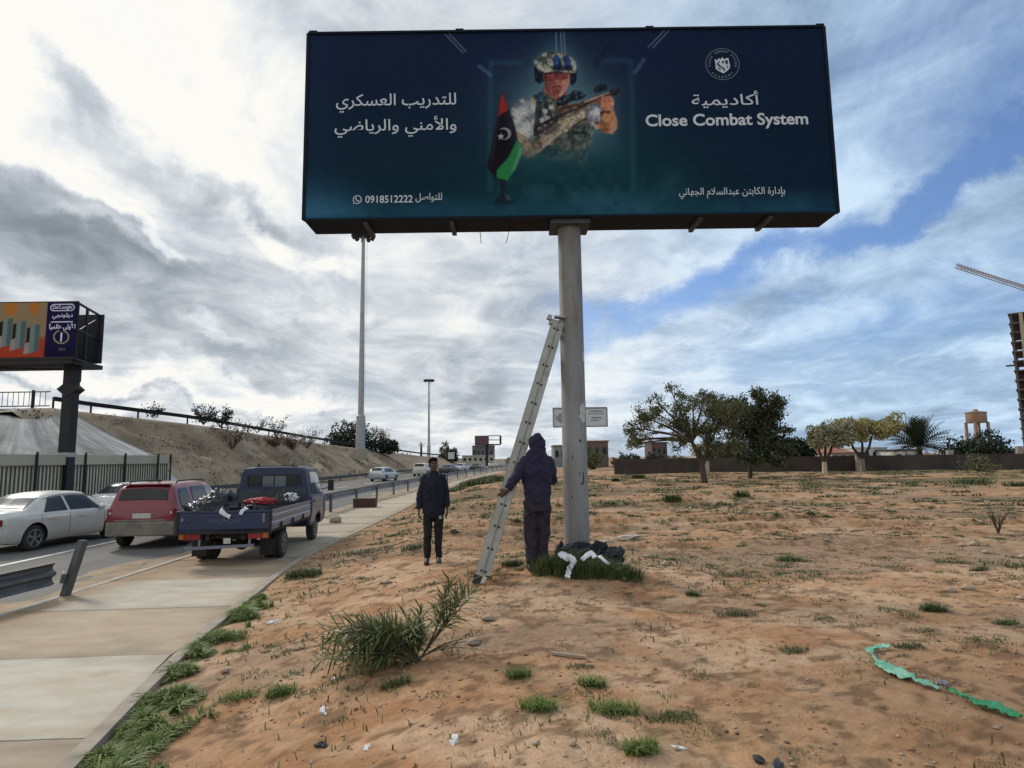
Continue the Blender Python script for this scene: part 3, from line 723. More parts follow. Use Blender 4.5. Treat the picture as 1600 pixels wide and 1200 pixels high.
# helmet, ear cups, face
cv.poly(Zp([(486, 190), (548, 185), (552, 300), (520, 315), (490, 290)]), (22, 28, 40), .95, .6)
cv.poly(Zp([(716, 220), (770, 215), (772, 290), (745, 325), (716, 300)]), (20, 26, 38), .95, .6)
cv.poly(Zp([(548, 235), (722, 225), (724, 300), (704, 355), (672, 392), (632, 412), (588, 392), (560, 340)]), (160, 98, 86), 1, .7); shade(cv.mask(Zp([(548, 235), (722, 225), (724, 300), (704, 355), (672, 392), (632, 412), (588, 392), (560, 340)]), .6), 1, .8)
cv.poly(Zp([(556, 240), (640, 300), (636, 400), (590, 392), (560, 340)]), (110, 58, 54), .6, 1.6)
cv.poly(Zp([(600, 352), (668, 346), (650, 405), (612, 400)]), (104, 54, 52), .7, 1.2)
cv.poly(Zp([(556, 244), (718, 236), (714, 282), (676, 296), (648, 280), (604, 300), (564, 288)]), (104, 44, 48), .75, .8)
cv.poly(Zp([(570, 252), (620, 250), (610, 285), (574, 282)]), (160, 60, 62), .5, .6)
cv.poly(Zp([(664, 292), (716, 280), (706, 350), (680, 380), (664, 330)]), (176, 116, 102), .6, 1.0)
cv.line(S(720 + 606 / 4.287, 60 + 336 / 4.287), S(720 + 662 / 4.287, 60 + 330 / 4.287), 2.2, (92, 40, 44), .9, .4)
cv.line(S(720 + 640 / 4.287, 60 + 290 / 4.287), S(720 + 648 / 4.287, 60 + 318 / 4.287), 2.0, (170, 104, 92), .8, .5)
cv.poly(Zp([(540, 230), (724, 222), (722, 240), (548, 250)]), (52, 34, 40), .7, .7)
cloth(Zp([(490, 190), (500, 150), (530, 115), (580, 94), (640, 88), (700, 104), (745, 140), (770, 190), (764, 236), (724, 240), (640, 222), (560, 238), (520, 220)]), (136, 136, 122), (60, 66, 66), (186, 182, 164), 1, cam1)
cv.poly(Zp([(618, 135), (640, 112), (664, 140), (676, 205), (640, 216), (614, 200)]), (32, 50, 96), .95, .6)
cv.poly(Zp([(684, 130), (706, 112), (728, 150), (740, 206), (704, 214), (686, 190)]), (34, 54, 104), .95, .6)
cv.poly(Zp([(630, 130), (642, 122), (648, 180), (634, 186)]), (78, 104, 150), .7, .5)
cv.poly(Zp([(600, 196), (742, 190), (744, 222), (640, 226), (600, 214)]), (24, 30, 44), .8, .8)
for q in ((498, 165), (752, 168), (520, 200)): cv.poly(Zp([(q[0] - 14, q[1] - 14), (q[0] + 12, q[1] - 10), (q[0] + 14, q[1] + 12), (q[0] - 12, q[1] + 10)]), (190, 196, 196), .6, .7)
# arms, rifle, hands
cloth(Zp([(352, 620), (470, 690), (560, 640), (648, 590), (672, 640), (600, 700), (520, 770), (440, 812), (392, 760)]), (132, 116, 100), (92, 84, 78), (158, 142, 122))
cv.poly(Zp([(400, 760), (520, 740), (500, 800), (430, 830)]), (70, 76, 62), .6, 3)
cloth(Zp([(925, 500), (1012, 470), (1044, 560), (1040, 610), (1010, 646), (950, 640), (905, 600), (880, 560), (930, 570)]), (156, 106, 76), (112, 74, 56), (182, 130, 96))
cv.poly(Zp([(486, 605), (640, 520), (660, 560), (540, 640), (490, 668)]), (50, 44, 44), .95, .6)
cv.poly(Zp([(630, 470), (740, 450), (830, 425), (836, 470), (742, 510), (650, 545)]), (72, 58, 50), 1, .6)
cv.poly(Zp([(820, 430), (1000, 362), (1012, 388), (838, 470)]), (128, 94, 80), 1, .6)
cv.poly(Zp([(820, 430), (1000, 362), (1002, 370), (824, 440)]), (190, 160, 140), .8, .4)
for t_ in np.linspace(.05, .95, 9): cv.line(S(720 + (830 + 170 * t_) / 4.287, 60 + (436 - 68 * t_) / 4.287), S(720 + (838 + 170 * t_) / 4.287, 60 + (456 - 68 * t_) / 4.287), 1.6, (58, 44, 42), .8, .3)
cv.line(S(720 + 500 / 4.287, 60 + 600 / 4.287), S(720 + 1050 / 4.287, 60 + 352 / 4.287), 2.0, (30, 26, 30), .75, .5)
for q in ((660, 470), (720, 452), (780, 440), (700, 490), (760, 478)): cv.poly(Zp([(q[0] - 14, q[1] - 6), (q[0] + 14, q[1] - 12), (q[0] + 14, q[1] + 2), (q[0] - 14, q[1] + 8)]), (136, 112, 92), .7, .4)
for q in ((520, 615), (560, 596), (600, 575)): cv.poly(Zp([(q[0] - 12, q[1] - 8), (q[0] + 10, q[1] - 16), (q[0] + 12, q[1]), (q[0] - 10, q[1] + 10)]), (130, 124, 120), .75, .5)
cv.poly(Zp([(985, 360), (1052, 328), (1064, 350), (1052, 378), (1010, 400)]), (40, 32, 40), .95, .6)
cv.poly(Zp([(630, 440), (672, 396), (728, 382), (745, 356), (800, 362), (838, 392), (800, 418), (740, 430), (690, 456), (640, 462)]), (26, 36, 46), .97, .6)
cv.poly(Zp([(686, 402), (724, 392), (726, 406), (694, 418)]), (70, 86, 98), .8, .5)
for q in ((660, 432), (690, 420), (768, 372), (810, 384), (772, 404)): cv.poly(Zp([(q[0] - 8, q[1] - 8), (q[0] + 8, q[1] - 8), (q[0] + 8, q[1] + 7), (q[0] - 8, q[1] + 8)]), (96, 112, 124), .6, .6)
cv.poly(Zp([(884, 352), (900, 326), (940, 312), (974, 322), (976, 350), (930, 366), (890, 372)]), (28, 34, 42), .95, .6)
cv.poly(Zp([(700, 520), (726, 512), (742, 570), (716, 578)]), (46, 40, 38), .9, .6)
cloth(Zp([(652, 548), (700, 520), (742, 500), (800, 486), (834, 496), (824, 540), (780, 566), (740, 592), (700, 640), (650, 644), (640, 600)]), (160, 146, 120), (108, 100, 86), (188, 174, 146), 1, cam2)
for q in ((690, 540), (720, 528), (752, 516), (784, 506)): cv.line(S(720 + q[0] / 4.287, 60 + q[1] / 4.287), S(720 + (q[0] + 26) / 4.287, 60 + (q[1] + 34) / 4.287), 1.4, (96, 88, 74), .7, .4)
cloth(Zp([(896, 424), (930, 400), (962, 392), (1010, 400), (1022, 440), (1012, 484), (950, 512), (930, 470)]), (168, 104, 80), (120, 70, 56), (196, 134, 106))
for q in ((930, 412), (956, 406), (982, 404)): cv.line(S(720 + q[0] / 4.287, 60 + q[1] / 4.287), S(720 + (q[0] + 10) / 4.287, 60 + (q[1] + 34) / 4.287), 1.3, (112, 62, 50), .7, .4)
cv.line(S(720 + 934 / 4.287, 60 + 500 / 4.287), S(720 + 990 / 4.287, 60 + 498 / 4.287), 4, (58, 42, 40), .8, .6)
fog = np.clip(.5 + cv.noise(40, 33), 0, 1); mm = cv.ellm(*S(860, 262), 110, 26, 22); cv.lay(mm * fog, (24, 66, 74), .85)
soldier = cv.rec; cv.rec = None
# desk flag
pf = cv.mask(Zp([(275, 368), (300, 440), (345, 560), (378, 690), (412, 762), (360, 880), (310, 958), (235, 942), (170, 868), (200, 740), (228, 600), (250, 470)]), .7)
cv.lay(pf, (22, 18, 26))
cv.poly(Zp([(275, 368), (300, 440), (316, 490), (280, 510), (243, 540), (250, 470)]), (142, 40, 38), 1, .8)
cv.poly(Zp([(376, 682), (412, 762), (360, 880), (310, 958), (236, 940), (236, 888), (310, 810)]), (40, 118, 66), 1, .8)
cv.poly(Zp([(394, 700), (412, 762), (360, 880), (330, 910), (372, 800)]), (110, 160, 126), .65, 1.4)
cv.poly(Zp([(250, 480), (262, 470), (215, 800), (190, 850)]), (52, 44, 54), .6, 1.0)
c0 = S(720 + 288 / 4.287, 60 + 648 / 4.287); c1 = S(720 + 276 / 4.287, 60 + 652 / 4.287)
cres = np.clip(cv.ellm(*c0, 9.6, 9.2, 1) - cv.ellm(*c1, 8.0, 7.8, 1), 0, 1); cres *= (cv.X > c0[0] - 6.5); cv.lay(cres, (158, 156, 160), .85)
sx, sy = S(720 + 264 / 4.287, 60 + 668 / 4.287)
cv.poly([(sx + (5.6 if k % 2 == 0 else 2.3) * math.sin(k * math.pi / 5), sy - (5.6 if k % 2 == 0 else 2.3) * math.cos(k * math.pi / 5)) for k in range(10)], (172, 168, 172), .9)
cv.poly(Zp([(262, 950), (292, 952), (288, 1050), (312, 1070), (330, 1096), (216, 1100), (240, 1066), (264, 1050)]), (24, 32, 44), .95, .7)
cv.poly(Zp([(180, 1098), (372, 1090), (340, 1112), (220, 1116)]), (14, 34, 46), .7, 1.6)
cv.poly(Zp([(296, 1050), (322, 1060), (326, 1084), (302, 1084)]), (92, 112, 126), .5, 1.0)
sil = np.clip(soldier, 0, 1)
cv.c += (sil * (cv.noise(2.2, 63, 2) * 26 + cv.noise(5, 65, 2) * 18))[..., None]
cv.lay(cv.blur(sil, 8) * (1 - sil) * sst(.8, .55, v), (104, 132, 140), .42)
cv.c += (cv.noise(3, 61, 2) * 4)[..., None]

bb = empty('billboard', (POLE[0], POLE[1], .35), 0, 'large dark blue single-pole billboard advertising a combat academy with an armed soldier', 'billboard')
off = Vector((POLE[0], POLE[1], .35))
m_print = pm('printed_vinyl', (.02, .04, .07), (.93, .93, .93), scale=.8, rough=.7, attr='tint', spec=.06, bump=.05, bscale=1.2)
fc = cv.to_mesh('poster', BW, BH, m_print, bb, gain=1.0); fc.location = BC - off
m_case = pm('case_metal', (.004, .009, .018), (.006, .012, .022), scale=2, rough=.6, spec=.1, dirt=((.012, .014, .02), 1.2, .55, .8))
mb = MB()
yb = BC.y + BD
x0, x1 = BC.x - BW / 2, BC.x + BW / 2; z0, z1 = BC.z - BH / 2, BC.z + BH / 2
def L_(p): return Vector(p) - off
P = lambda x, y, z: tuple(L_((x, y, z)))
mb.add([P(x0, 9.412, z0), P(x1, 9.412, z0), P(x1, 9.412, z1), P(x0, 9.412, z1), P(x0 + .0, yb, z0), P(x1, yb, z0), P(x1, yb, z1), P(x0, yb, z1)],
       [(0, 1, 5, 4), (1, 2, 6, 5), (2, 3, 7, 6), (3, 0, 4, 7), (4, 5, 6, 7), (0, 3, 2, 1)])
mb.build('case', m_case, bb)
mb = MB()      # edge trim round the printed face
for a, b in (((x0, z0), (x1, z0)), ((x0, z1), (x1, z1)), ((x0, z0), (x0, z1)), ((x1, z0), (x1, z1))):
    mb.bar(P(a[0], 9.40, a[1]), P(b[0], 9.40, b[1]), .05, .035)
mb.build('trim', m_case, bb)
for k, xx in enumerate((x0 + .08, BC.x - 1.72, BC.x + 1.35, x1 - .06)):
    mb = MB(); mb.box(P(xx, 9.44, z1 + .02), (.13, .12, .05)); mb.build('bracket', m_case, bb, bevel=.006)
m_strut = pm('strut_paint', (.06, .07, .08), (.04, .045, .05), scale=4, rough=.6)
for xx in (x0 + .95, x0 + 2.3, x0 + 6.2, x0 + 7.3):
    mb = MB(); mb.box(P(xx, 9.73, z0 - .03), (.07, .58, .06)); mb.build('crossbar', m_strut, bb)
mb = MB(); mb.box(P(BC.x, 9.72, z0 - .045), (.62, .56, .09)); mb.build('mounting_plate', m_strut, bb, bevel=.01)
for xx, bend in ((x0 + 2.72, .02), (x0 + 3.2, -.05)):
    mb = MB(); mb.tube([P(xx, 9.95, z0 - .0), P(xx + bend * .4, 9.96, z0 - .10), P(xx + bend, 9.95, z0 - .22)], .006, 6); mb.build('cable', m_dark, bb)
m_pole = pm('pole_paint', (.215, .212, .208), (.155, .150, .143), scale=2.2, rough=.62, bump=.12, bscale=12, stretch=(1, 1, .3), spec=.35, dirt=((.125, .105, .09), 4.2, .50, .74))
mb = MB(); mb.lathe((0, 0, .02), (0, 0, 1), [(0, .192), (2.2, .19), (2.21, .186), (5.0, .183), (z0 - .37, .181)], 40)
pole_o = mb.build('pole', m_pole, bb, smooth=True)
mb = MB(); mb.lathe((0, 0, .1), (0, 0, 1), [(0, .34), (.03, .34), (.03, .20)], 28); mb.build('base_flange', m_pole, bb, smooth=True)
# torn paper and rust scars on the pole
m_paper = pm('torn_paper', (.55, .53, .50), (.36, .34, .32), scale=14, rough=.9)
m_rust = pm('scar', (.045, .035, .03), (.09, .06, .045), scale=20, rough=.9)
def on_pole(name, mat, a0, z, outline, r=.188):
    V = []; n = len(outline)
    for t in (0.0,): 
        V = [(r * math.sin(a0 + p[0] / r) * 1.0, -r * math.cos(a0 + p[0] / r), z + p[1]) for p in outline]
    V.append((r * 1.004 * math.sin(a0), -r * 1.004 * math.cos(a0), z + sum(p[1] for p in outline) / n))
    me = bpy.data.meshes.new(name); me.from_pydata(V, [], [(i, (i + 1) % n, n) for i in range(n)]); me.update()
    return link_mesh(name, me, mat, bb)
def jag(w_, h_, seed, n=16):
    rr = random.Random(seed)
    return [(w_ / 2 * math.cos(2 * math.pi * i / n) * rr.uniform(.6, 1.1), h_ / 2 * math.sin(2 * math.pi * i / n) * rr.uniform(.7, 1.1)) for i in range(n)]
on_pole('torn_sticker', m_paper, R(42), 2.42, jag(.15, .36, 1), .1895)
on_pole('torn_sticker', m_paper, R(44), 2.15, jag(.16, .12, 2), .1895)
on_pole('torn_sticker', m_paper, R(58), 3.3, jag(.07, .2, 3), .1885)
for a, z, ww, hh in ((22, 2.0, .05, .06), (34, 1.45, .035, .24), (-16, 1.75, .02, .09), (-22, 1.15, .05, .05), (14, 1.5, .02, .07), (-4, .62, .02, .16), (26, 1.36, .07, .05), (40, .9, .03, .05)):
    on_pole('rust_scar', m_rust, R(a), z, jag(ww, hh, int(a * 7 + z * 13)), .1905)
for a in (18, 60):
    on_pole('torn_sticker', m_paper, R(a), .36, jag(.03, .14, a), .194)

# lettering, 3 mm proud of the print
m_ink = pm('letter_ink', (.50, .535, .56), (.44, .48, .51), scale=3, rough=.5)
m_ink2 = pm('letter_ink_dim', (.16, .20, .23), (.13, .17, .20), scale=3, rough=.5)
def put(o, px, py, dy=-.004):
    cxx, cyy = S(px, py); o.rotation_euler = (R(90), 0, 0)
    o.location = Vector(((cxx / CW - .5) * BW, dy, (.5 - cyy / CH) * BH)); return o
MPX = BW / 824.0      # metres of panel per photo pixel
def letters(s, px0, py0, px1, py1, ar=False, bold=0.0, mat=None, hfit=True):
    o = text_mesh('lettering', shape_ar(s) if ar else s, (px1 - px0) * MPX, (py1 - py0) * MPX if hfit else None, bold, mat or m_ink, fc)
    return put(o, (px0 + px1) / 2, (py0 + py1) / 2)
letters('للتدريب العسكري', 524, 149, 713, 180, True, .006)
letters('والأمني والرياضي', 522, 185, 713, 219, True, .006)
letters('للتواصل', 649, 303, 690, 318, True, .006)
letters('0918512222', 571, 307, 644, 319, False, .012)
letters('أكاديمية', 1079, 143, 1185, 171, True, .006)
letters('Close Combat System', 1007, 178, 1262, 204, False, .022)
letters('بإدارة الكابتن عبدالسلام الجهاني', 1060, 292, 1224, 310, True, .006)
def ring_mesh(name, px, py, r0, r1, mat, n=40):
    V = [(math.cos(2 * math.pi * i / n) * r * MPX, math.sin(2 * math.pi * i / n) * r * MPX, 0) for r in (r0, r1) for i in range(n)]
    return put(np_mesh(name, V, [(i, n + i, n + (i + 1) % n, (i + 1) % n)[::-1] for i in range(n)], mat, fc), px, py)
def flat(name, pts, px, py, mat, dy=-.004):
    """flat mark from pixel offsets (y down) about a photo pixel"""
    me = bpy.data.meshes.new(name); me.from_pydata([(a * MPX, -b * MPX, 0) for a, b in pts], [], [tuple(range(len(pts)))]); me.update()
    return put(link_mesh(name, me, mat, fc), px, py, dy)
# telephone badge
ring_mesh('phone_badge', 558, 314, 5.6, 6.9, m_ink, 28)
flat('phone_badge', [(-3.4, -2.6), (-1.9, -3.6), (-.7, -1.4), (-1.4, -.5), (.6, 1.6), (1.5, .9), (3.6, 2.1), (2.6, 3.5), (.6, 3.2), (-2.4, .4)], 558, 314, m_ink)
flat('phone_badge', [(-6.6, 7.2), (-5.4, 3.2), (-3.2, 5.6)], 558, 314, m_ink)
# emblem: ring of lettering round a lion-headed shield
ring_mesh('emblem', 1128, 101, 26, 26.8, m_ink2, 48)
def ring_text(s, r, a0, a1, flip=False, h=3.4):
    for k, ch in enumerate(s):
        if ch == ' ': continue
        a = R(a0 + (a1 - a0) * k / max(len(s) - 1, 1))
        o = text_mesh('emblem', ch, None, h * MPX, .03, m_ink2, fc); put(o, 1128 + r * math.sin(a), 101 - r * math.cos(a))
        o.rotation_euler = Euler((R(90), -(a if not flip else a + math.pi) * -1, 0)) if False else (Matrix.Rotation(a + (math.pi if flip else 0), 3, 'Y') @ Matrix.Rotation(R(90), 3, 'X')).to_euler()
ring_text('CLOSE COMBAT SYSTEM', 20.5, -98, 98)
ring_text('ACADEMY', 20.5, 226, 134, True)
SH = [(-12, -10), (-8, -7), (-6, -11), (-2, -9), (0, -13), (3, -9), (7, -11), (10, -11), (11, -4), (12, 3), (10, 8), (5, 12), (1, 15), (-6, 11), (-11, 7), (-11, 1)]
flat('emblem', SH, 1128, 102, m_ink, -.004)
m_inkd = pm('emblem_dark', (.014, .028, .055), (.018, .034, .06), scale=3, rough=.5)
for pts in ([(-1, -6), (3, -6), (2, -2), (-1, -3)], [(5, -8), (9, -7), (9, -1), (6, 0), (4, -4)], [(-9, -3), (-7, -3), (-2, 3), (3, 6), (4, 10), (2, 11), (0, 7), (-5, 4), (-9, 0)], [(6, 3), (9, 2), (9, 5), (7, 5)], [(-9, 3), (-5, 6), (-2, 10), (-6, 8)], [(-6, -6), (-4, -7), (-5, -3), (-7, -3)]):
    flat('emblem', pts, 1128, 102, m_inkd, -.007)
# ------------------------------------------------------------------ the extension ladder against the pole
m_alu = pm('weathered_aluminium', (.34, .325, .285), (.25, .238, .205), scale=3.5, rough=.5, metal=.35, bump=.08, spec=.4, dirt=((.16, .14, .115), 4, .56, .8))
m_hole = pm('rung_end', (.02, .018, .016), (.04, .035, .03), scale=9, rough=.8)
m_rub = pm('rubber', (.02, .02, .02), (.035, .033, .03), scale=6, rough=.85)
lf = gnd(750, 911); lt = at(874, 497, 9.60)
la = empty('ladder', lf, 0, 'grey aluminium extension ladder leaning against the billboard pole', 'ladder')
ax = (lt - lf); LL = ax.length; ax.normalize()
wd_ = Vector((0, 1, 0)); wd_ = (wd_ - ax * wd_.dot(ax)).normalized()     # rung direction, away from the camera
sd_ = ax.cross(wd_).normalized()                                          # across the stile, towards the right
if sd_.x < 0: sd_ = -sd_
for sec, (o0, l0, l1, sw) in enumerate(((-.049, .0, LL * .985, .104), (.051, .12, LL - .02, .098))):
    name = 'ladder_section'
    for side in (0, 1):
        mb = MB(); yy = (.0 if sec == 0 else .02) + side * (.40 if sec == 0 else .36)
        a = ax * l0 + sd_ * o0 + wd_ * yy; b = ax * l1 + sd_ * o0 + wd_ * yy
        mb.bar(a, b, sw, .026, up=tuple(wd_))
        for e in (-1, 1): mb.bar(a + sd_ * (e * sw / 2 * .95) + wd_ * (.012 * (1 if side == 0 else -1)), b + sd_ * (e * sw / 2 * .95) + wd_ * (.012 * (1 if side == 0 else -1)), .007, .05, up=tuple(wd_))
        mb.build('stile', m_alu, la)
    nrg = 13
    for k in range(nrg):
        t = .16 + k * .313
        if t > l1 - .05: break
        p = ax * t + sd_ * (o0 * .6) + wd_ * (-.02 if sec == 0 else 0); q = p + wd_ * (.44 if sec == 0 else .40)
        mb = MB(); mb.tube([p + wd_ * .012, q], .016, 10); ro = mb.build('rung', m_alu, la, smooth=True)
        mb = MB(); mb.tube([p - wd_ * .002, p + wd_ * .016], .0165, 12); mb.build('rung_cap', m_hole, ro, smooth=True)
for side in (0, 1):
    mb = MB(); p = ax * -.03 + sd_ * -.052 + wd_ * (side * .4); mb.bar(p, p + ax * .12, .11, .05, up=tuple(wd_)); mb.build('foot', m_rub, la, bevel=.008)
mb = MB(); p = ax * (LL - .06); mb.bar(p + sd_ * -.14 + wd_ * .05, p + sd_ * .06 + wd_ * .05, .05, .06); mb.box(p + sd_ * -.15 + ax * .02, (.07, .12, .07), mtx=Euler((0, .4, 0)).to_matrix()); mb.box(p + sd_ * -.11 + ax * -.06, (.06, .1, .05)); mb.box(p + sd_ * .0 + ax * .07, (.17, .16, .025), mtx=Euler((0, .12, 0)).to_matrix())
mb.build('guide_bracket', m_alu, la, bevel=.006)
mb = MB(); p = ax * .02; mb.box(p + sd_ * .03 + wd_ * -.02, (.05, .02, .16), mtx=Euler((0, .5, 0)).to_matrix()); mb.build('tape_strip', pm('white_tape', (.6, .58, .55), (.45, .43, .4), scale=8), la)
# ------------------------------------------------------------------ passenger cars
m_glass = pm('tinted_glass', (.012, .015, .017), (.02, .024, .026), scale=1.2, rough=.10, spec=.32)
m_glass2 = pm('clear_glass', (.10, .125, .13), (.07, .09, .10), scale=1.2, rough=.08, spec=.6)
m_tyre = pm('tyre', (.022, .021, .02), (.05, .043, .036), scale=5, rough=.9, bump=.2)
m_rim = pm('alloy', (.36, .36, .36), (.24, .235, .22), scale=6, rough=.4, metal=.6)
m_blackp = pm('black_plastic', (.022, .022, .023), (.04, .038, .036), scale=5, rough=.7)
m_lred = pm('lamp_red', (.25, .012, .012), (.17, .01, .01), scale=9, rough=.2, spec=.6)
m_lclear = pm('lamp_clear', (.6, .58, .55), (.5, .48, .46), scale=9, rough=.15, spec=.6)
m_plate = pm('number_plate', (.5, .49, .46), (.4, .39, .36), scale=20, rough=.5)
m_well = pm('wheel_well', (.012, .012, .012), (.022, .02, .018), scale=6, rough=.95)
def carpaint(name, c, rough=.3, metal=.0, dust=(.36, .29, .21), amt=(.56, .85)):
    m = pm(name, c, tuple(x * .9 for x in c), scale=1.5, rough=rough, metal=metal, spec=.5, dirt=(tuple(a * .55 + b * .45 for a, b in zip(c, dust)), 1.6, *amt))
    m.node_tree.nodes['Principled BSDF'].inputs['Coat Weight'].default_value = .12 if name == 'paint_navy' else .35
    m.node_tree.nodes['Principled BSDF'].inputs['Coat Roughness'].default_value = .12
    return m
def wheel(parent, x, y, r, wd, side, spokes=5, mat=None):
    """tyre with its rim as a sub-part; side = +1 right, -1 left"""
    mb = MB(); h = wd / 2
    mb.lathe((x, y, r), (1, 0, 0), [(-h * .8, r * .62), (-h, r * .70), (-h, r * .88), (-h * .75, r * .985), (-h * .3, r), (h * .3, r), (h * .75, r * .985), (h, r * .88), (h, r * .70), (h * .8, r * .62)], 32)
    t = mb.build('wheel', m_tyre, parent, smooth=True)
    mb = MB(); ox = x + side * h * .72
    mb.lathe((ox, y, r), (side, 0, 0), [(-.05, r * .66), (.03, r * .68), (.034, r * .63), (.0, r * .60), (-.035, r * .5)], 28)
    mb.lathe((ox, y, r), (side, 0, 0), [(-.03, r * .16), (.018, r * .15), (.024, r * .09), (.024, .004)], 16)
    for k in range(spokes):
        a = 2 * math.pi * k / spokes + .3
        for da in (-.13, .13):
            p = Vector((ox + side * .012, y + math.cos(a) * r * .12, r + math.sin(a) * r * .12)); q = Vector((ox + side * .008, y + math.cos(a + da) * r * .64, r + math.sin(a + da) * r * .64))
            mb.bar(p, q, .030, .042, up=(1, 0, 0))
    mb.build('rim', mat or m_rim, t, smooth=True)
    mb = MB(); mb.lathe((ox - side * .05, y, r), (side, 0, 0), [(0, r * .66), (.005, .01)], 24); mb.build('brake_shade', m_well, t)
    return t
class CarShape:
    def __init__(s, st, n=84):
        st = np.array(st, float); y = st[:, 0]
        s.ys = np.unique(np.concatenate([np.linspace(y[0], y[-1], n), np.linspace(y[0], y[0] + .3, 10), np.linspace(y[-1] - .25, y[-1], 8)]))
        s.c = [np.interp(s.ys, y, st[:, k]) for k in range(1, 7)]
        for i in range(6):
            a = s.c[i].copy()
            for _ in range(2): a[1:-1] = (a[:-2] + 2 * a[1:-1] + a[2:]) / 4
            s.c[i] = a
    def at(s, y): return [float(np.interp(y, s.ys, c)) for c in s.c]
    def half(s, y):
        wl_, zb, zbelt, wb, zt, wt = s.at(y)
        zm = zb + (zbelt - zb) * .42
        gh = max(zt - zbelt, .02)
        return [(0, zb), (wl_ * .8, zb), (wl_ * .95, zb + .03), (wl_, zb + .10), (max(wl_, wb) * 1.0 + .006, zm), (wb + .01, zm + (zbelt - zm) * .55), (wb, zbelt - .06), (wb * .985, zbelt - .015), (wb * .96, zbelt + min(.01, gh * .1)),
                (wb * .96 + (wt - wb * .96) * .35, zbelt + gh * .36), (wb * .96 + (wt - wb * .96) * .72, zbelt + gh * .72), (wt, zbelt + gh * .90), (wt * .9, zbelt + gh * .975), (wt * .6, zt + .012), (0, zt + .022)]
    def side(s, y, t):
        """point of the cabin side at belt (t=0) .. roof edge (t=1)"""
        wl_, zb, zbelt, wb, zt, wt = s.at(y); gh = max(zt - zbelt, .02); z = zbelt + gh * (.03 + .84 * t); h = s.half(y)[7:13]
        return float(np.interp(z, [p[1] for p in h], [p[0] for p in h])), z
    def mesh(s):
        mb = MB(); rs = []
        for y in s.ys:
            h = s.half(y); rs.append([Vector((x, y, z)) for x, z in h] + [Vector((-x, y, z)) for x, z in h[-2:0:-1]])
        mb.rings(rs); return mb
def make_car(name, label, cat, loc, rz, st, paint, wheels, glass, lamps, group=None, rim=None, extra=None, seam=True):
    """glass: dict(side=[(y0b,y1b,y0t,y1t)..], rear=(y0,y1,f), front=(y0,y1,f)); wheels: (y_rear, y_front, r, track, width)"""
    root = empty(name, loc, rz, label, cat, group)
    sh = CarShape(st); yr, yf, r, tr, wd = wheels
    body = sh.mesh().build('body', [paint, m_well], root, smooth=True, auto=R(30))
    cut = MB()
    for y in (yr, yf):
        for sd in (-1, 1): cut.lathe((sd * (tr + .25), y, r + .01), (-sd, 0, 0), [(0, r + .055), (.52, r + .055)], 36)
    co = cut.build('cut', m_well, root)
    bo = body.modifiers.new('b', 'BOOLEAN'); bo.object = co; bo.operation = 'DIFFERENCE'; bo.solver = 'EXACT'
    bo.material_mode = 'TRANSFER'; pass
    baked(body); bpy.data.objects.remove(co)
    body.data.set_sharp_from_angle(angle=R(32))
    for y in (yr, yf):
        for sd in (-1, 1): wheel(root, sd * tr, y, r, wd, sd, mat=rim)
    def pane(nm, P, mat=m_glass):     # P: grid rows of points
        n0, n1 = len(P), len(P[0]); V = [p for row in P for p in row]
        return np_mesh(nm, [tuple(v) for v in V], [(i * n1 + j, i * n1 + j + 1, (i + 1) * n1 + j + 1, (i + 1) * n1 + j) for i in range(n0 - 1) for j in range(n1 - 1)], mat, root, smooth=True)
    for sd in (-1, 1):
        for w_ in glass['side']:
            (a0, a1, b0, b1), mt = w_[:4], (w_[4] if len(w_) > 4 else m_glass); P = []
            for i in range(6):
                t = .05 + .87 * i / 5; row = []
                for j in range(8):
                    u_ = j / 7; y = (a0 + (a1 - a0) * u_) * (1 - i / 5) + (b0 + (b1 - b0) * u_) * (i / 5)
                    x, z = sh.side(y, t); row.append(Vector((sd * (x + .012), y, z)))
                P.append(row)
            pane('side_window', P, mt)
    for key, sgn in (('rear', -1), ('front', 1)):
        if key not in glass: continue
        y0, y1, f = glass[key]; P = []
        for i in range(8):
            y = y0 + (y1 - y0) * i / 7; wl_, zb, zbelt, wb, zt, wt = sh.at(y); gh = max(zt - zbelt, .02); row = []
            for j in range(11):
                q = (j / 10 * 2 - 1) * f; x = wt * q * 1.0; z = zt + .022 - .06 * gh * abs(q) ** 3 - .02 * abs(q)
                row.append(Vector((x, y + sgn * .022, z + .014)))
            P.append(row)
        pane('rear_window' if key == 'rear' else 'windscreen', P)
    for nm, mt, c, sz, mir in lamps:
        for sd in ((-1, 1) if mir else (1,)):
            mb = MB(); mb.box((sd * c[0], c[1], c[2]), sz, rz=(-sd * c[3] if len(c) > 3 else 0)); mb.build(nm, mt, root, bevel=min(sz) * .3)
    if extra: extra(root, sh)
    return root
def seams(root, sh, ys_, z1=.34, z2=.9):
    for y in ys_:
        for sd in (-1, 1):
            mb = MB(); pts = []
            for k in range(9):
                z = z1 + (sh.at(y)[2] - .03 - z1) * k / 8; h = sh.half(y); xs_ = float(np.interp(z, [p[1] for p in h[2:9]], [p[0] for p in h[2:9]])); pts.append((sd * (xs_ + .001), y, z))
            for p, q in zip(pts[:-1], pts[1:]): mb.bar(p, q, .006, .010, up=(1, 0, 0))
            mb.build('door_seam', m_blackp, root)
def handles(root, sh, yz, mat):
    for y, z in yz:
        for sd in (-1, 1):
            h = sh.half(y); x = float(np.interp(z, [p[1] for p in h[2:9]], [p[0] for p in h[2:9]]))
            mb = MB(); mb.box((sd * (x + .012), y, z), (.03, .19, .035)); mb.build('door_handle', mat, root, bevel=.008)
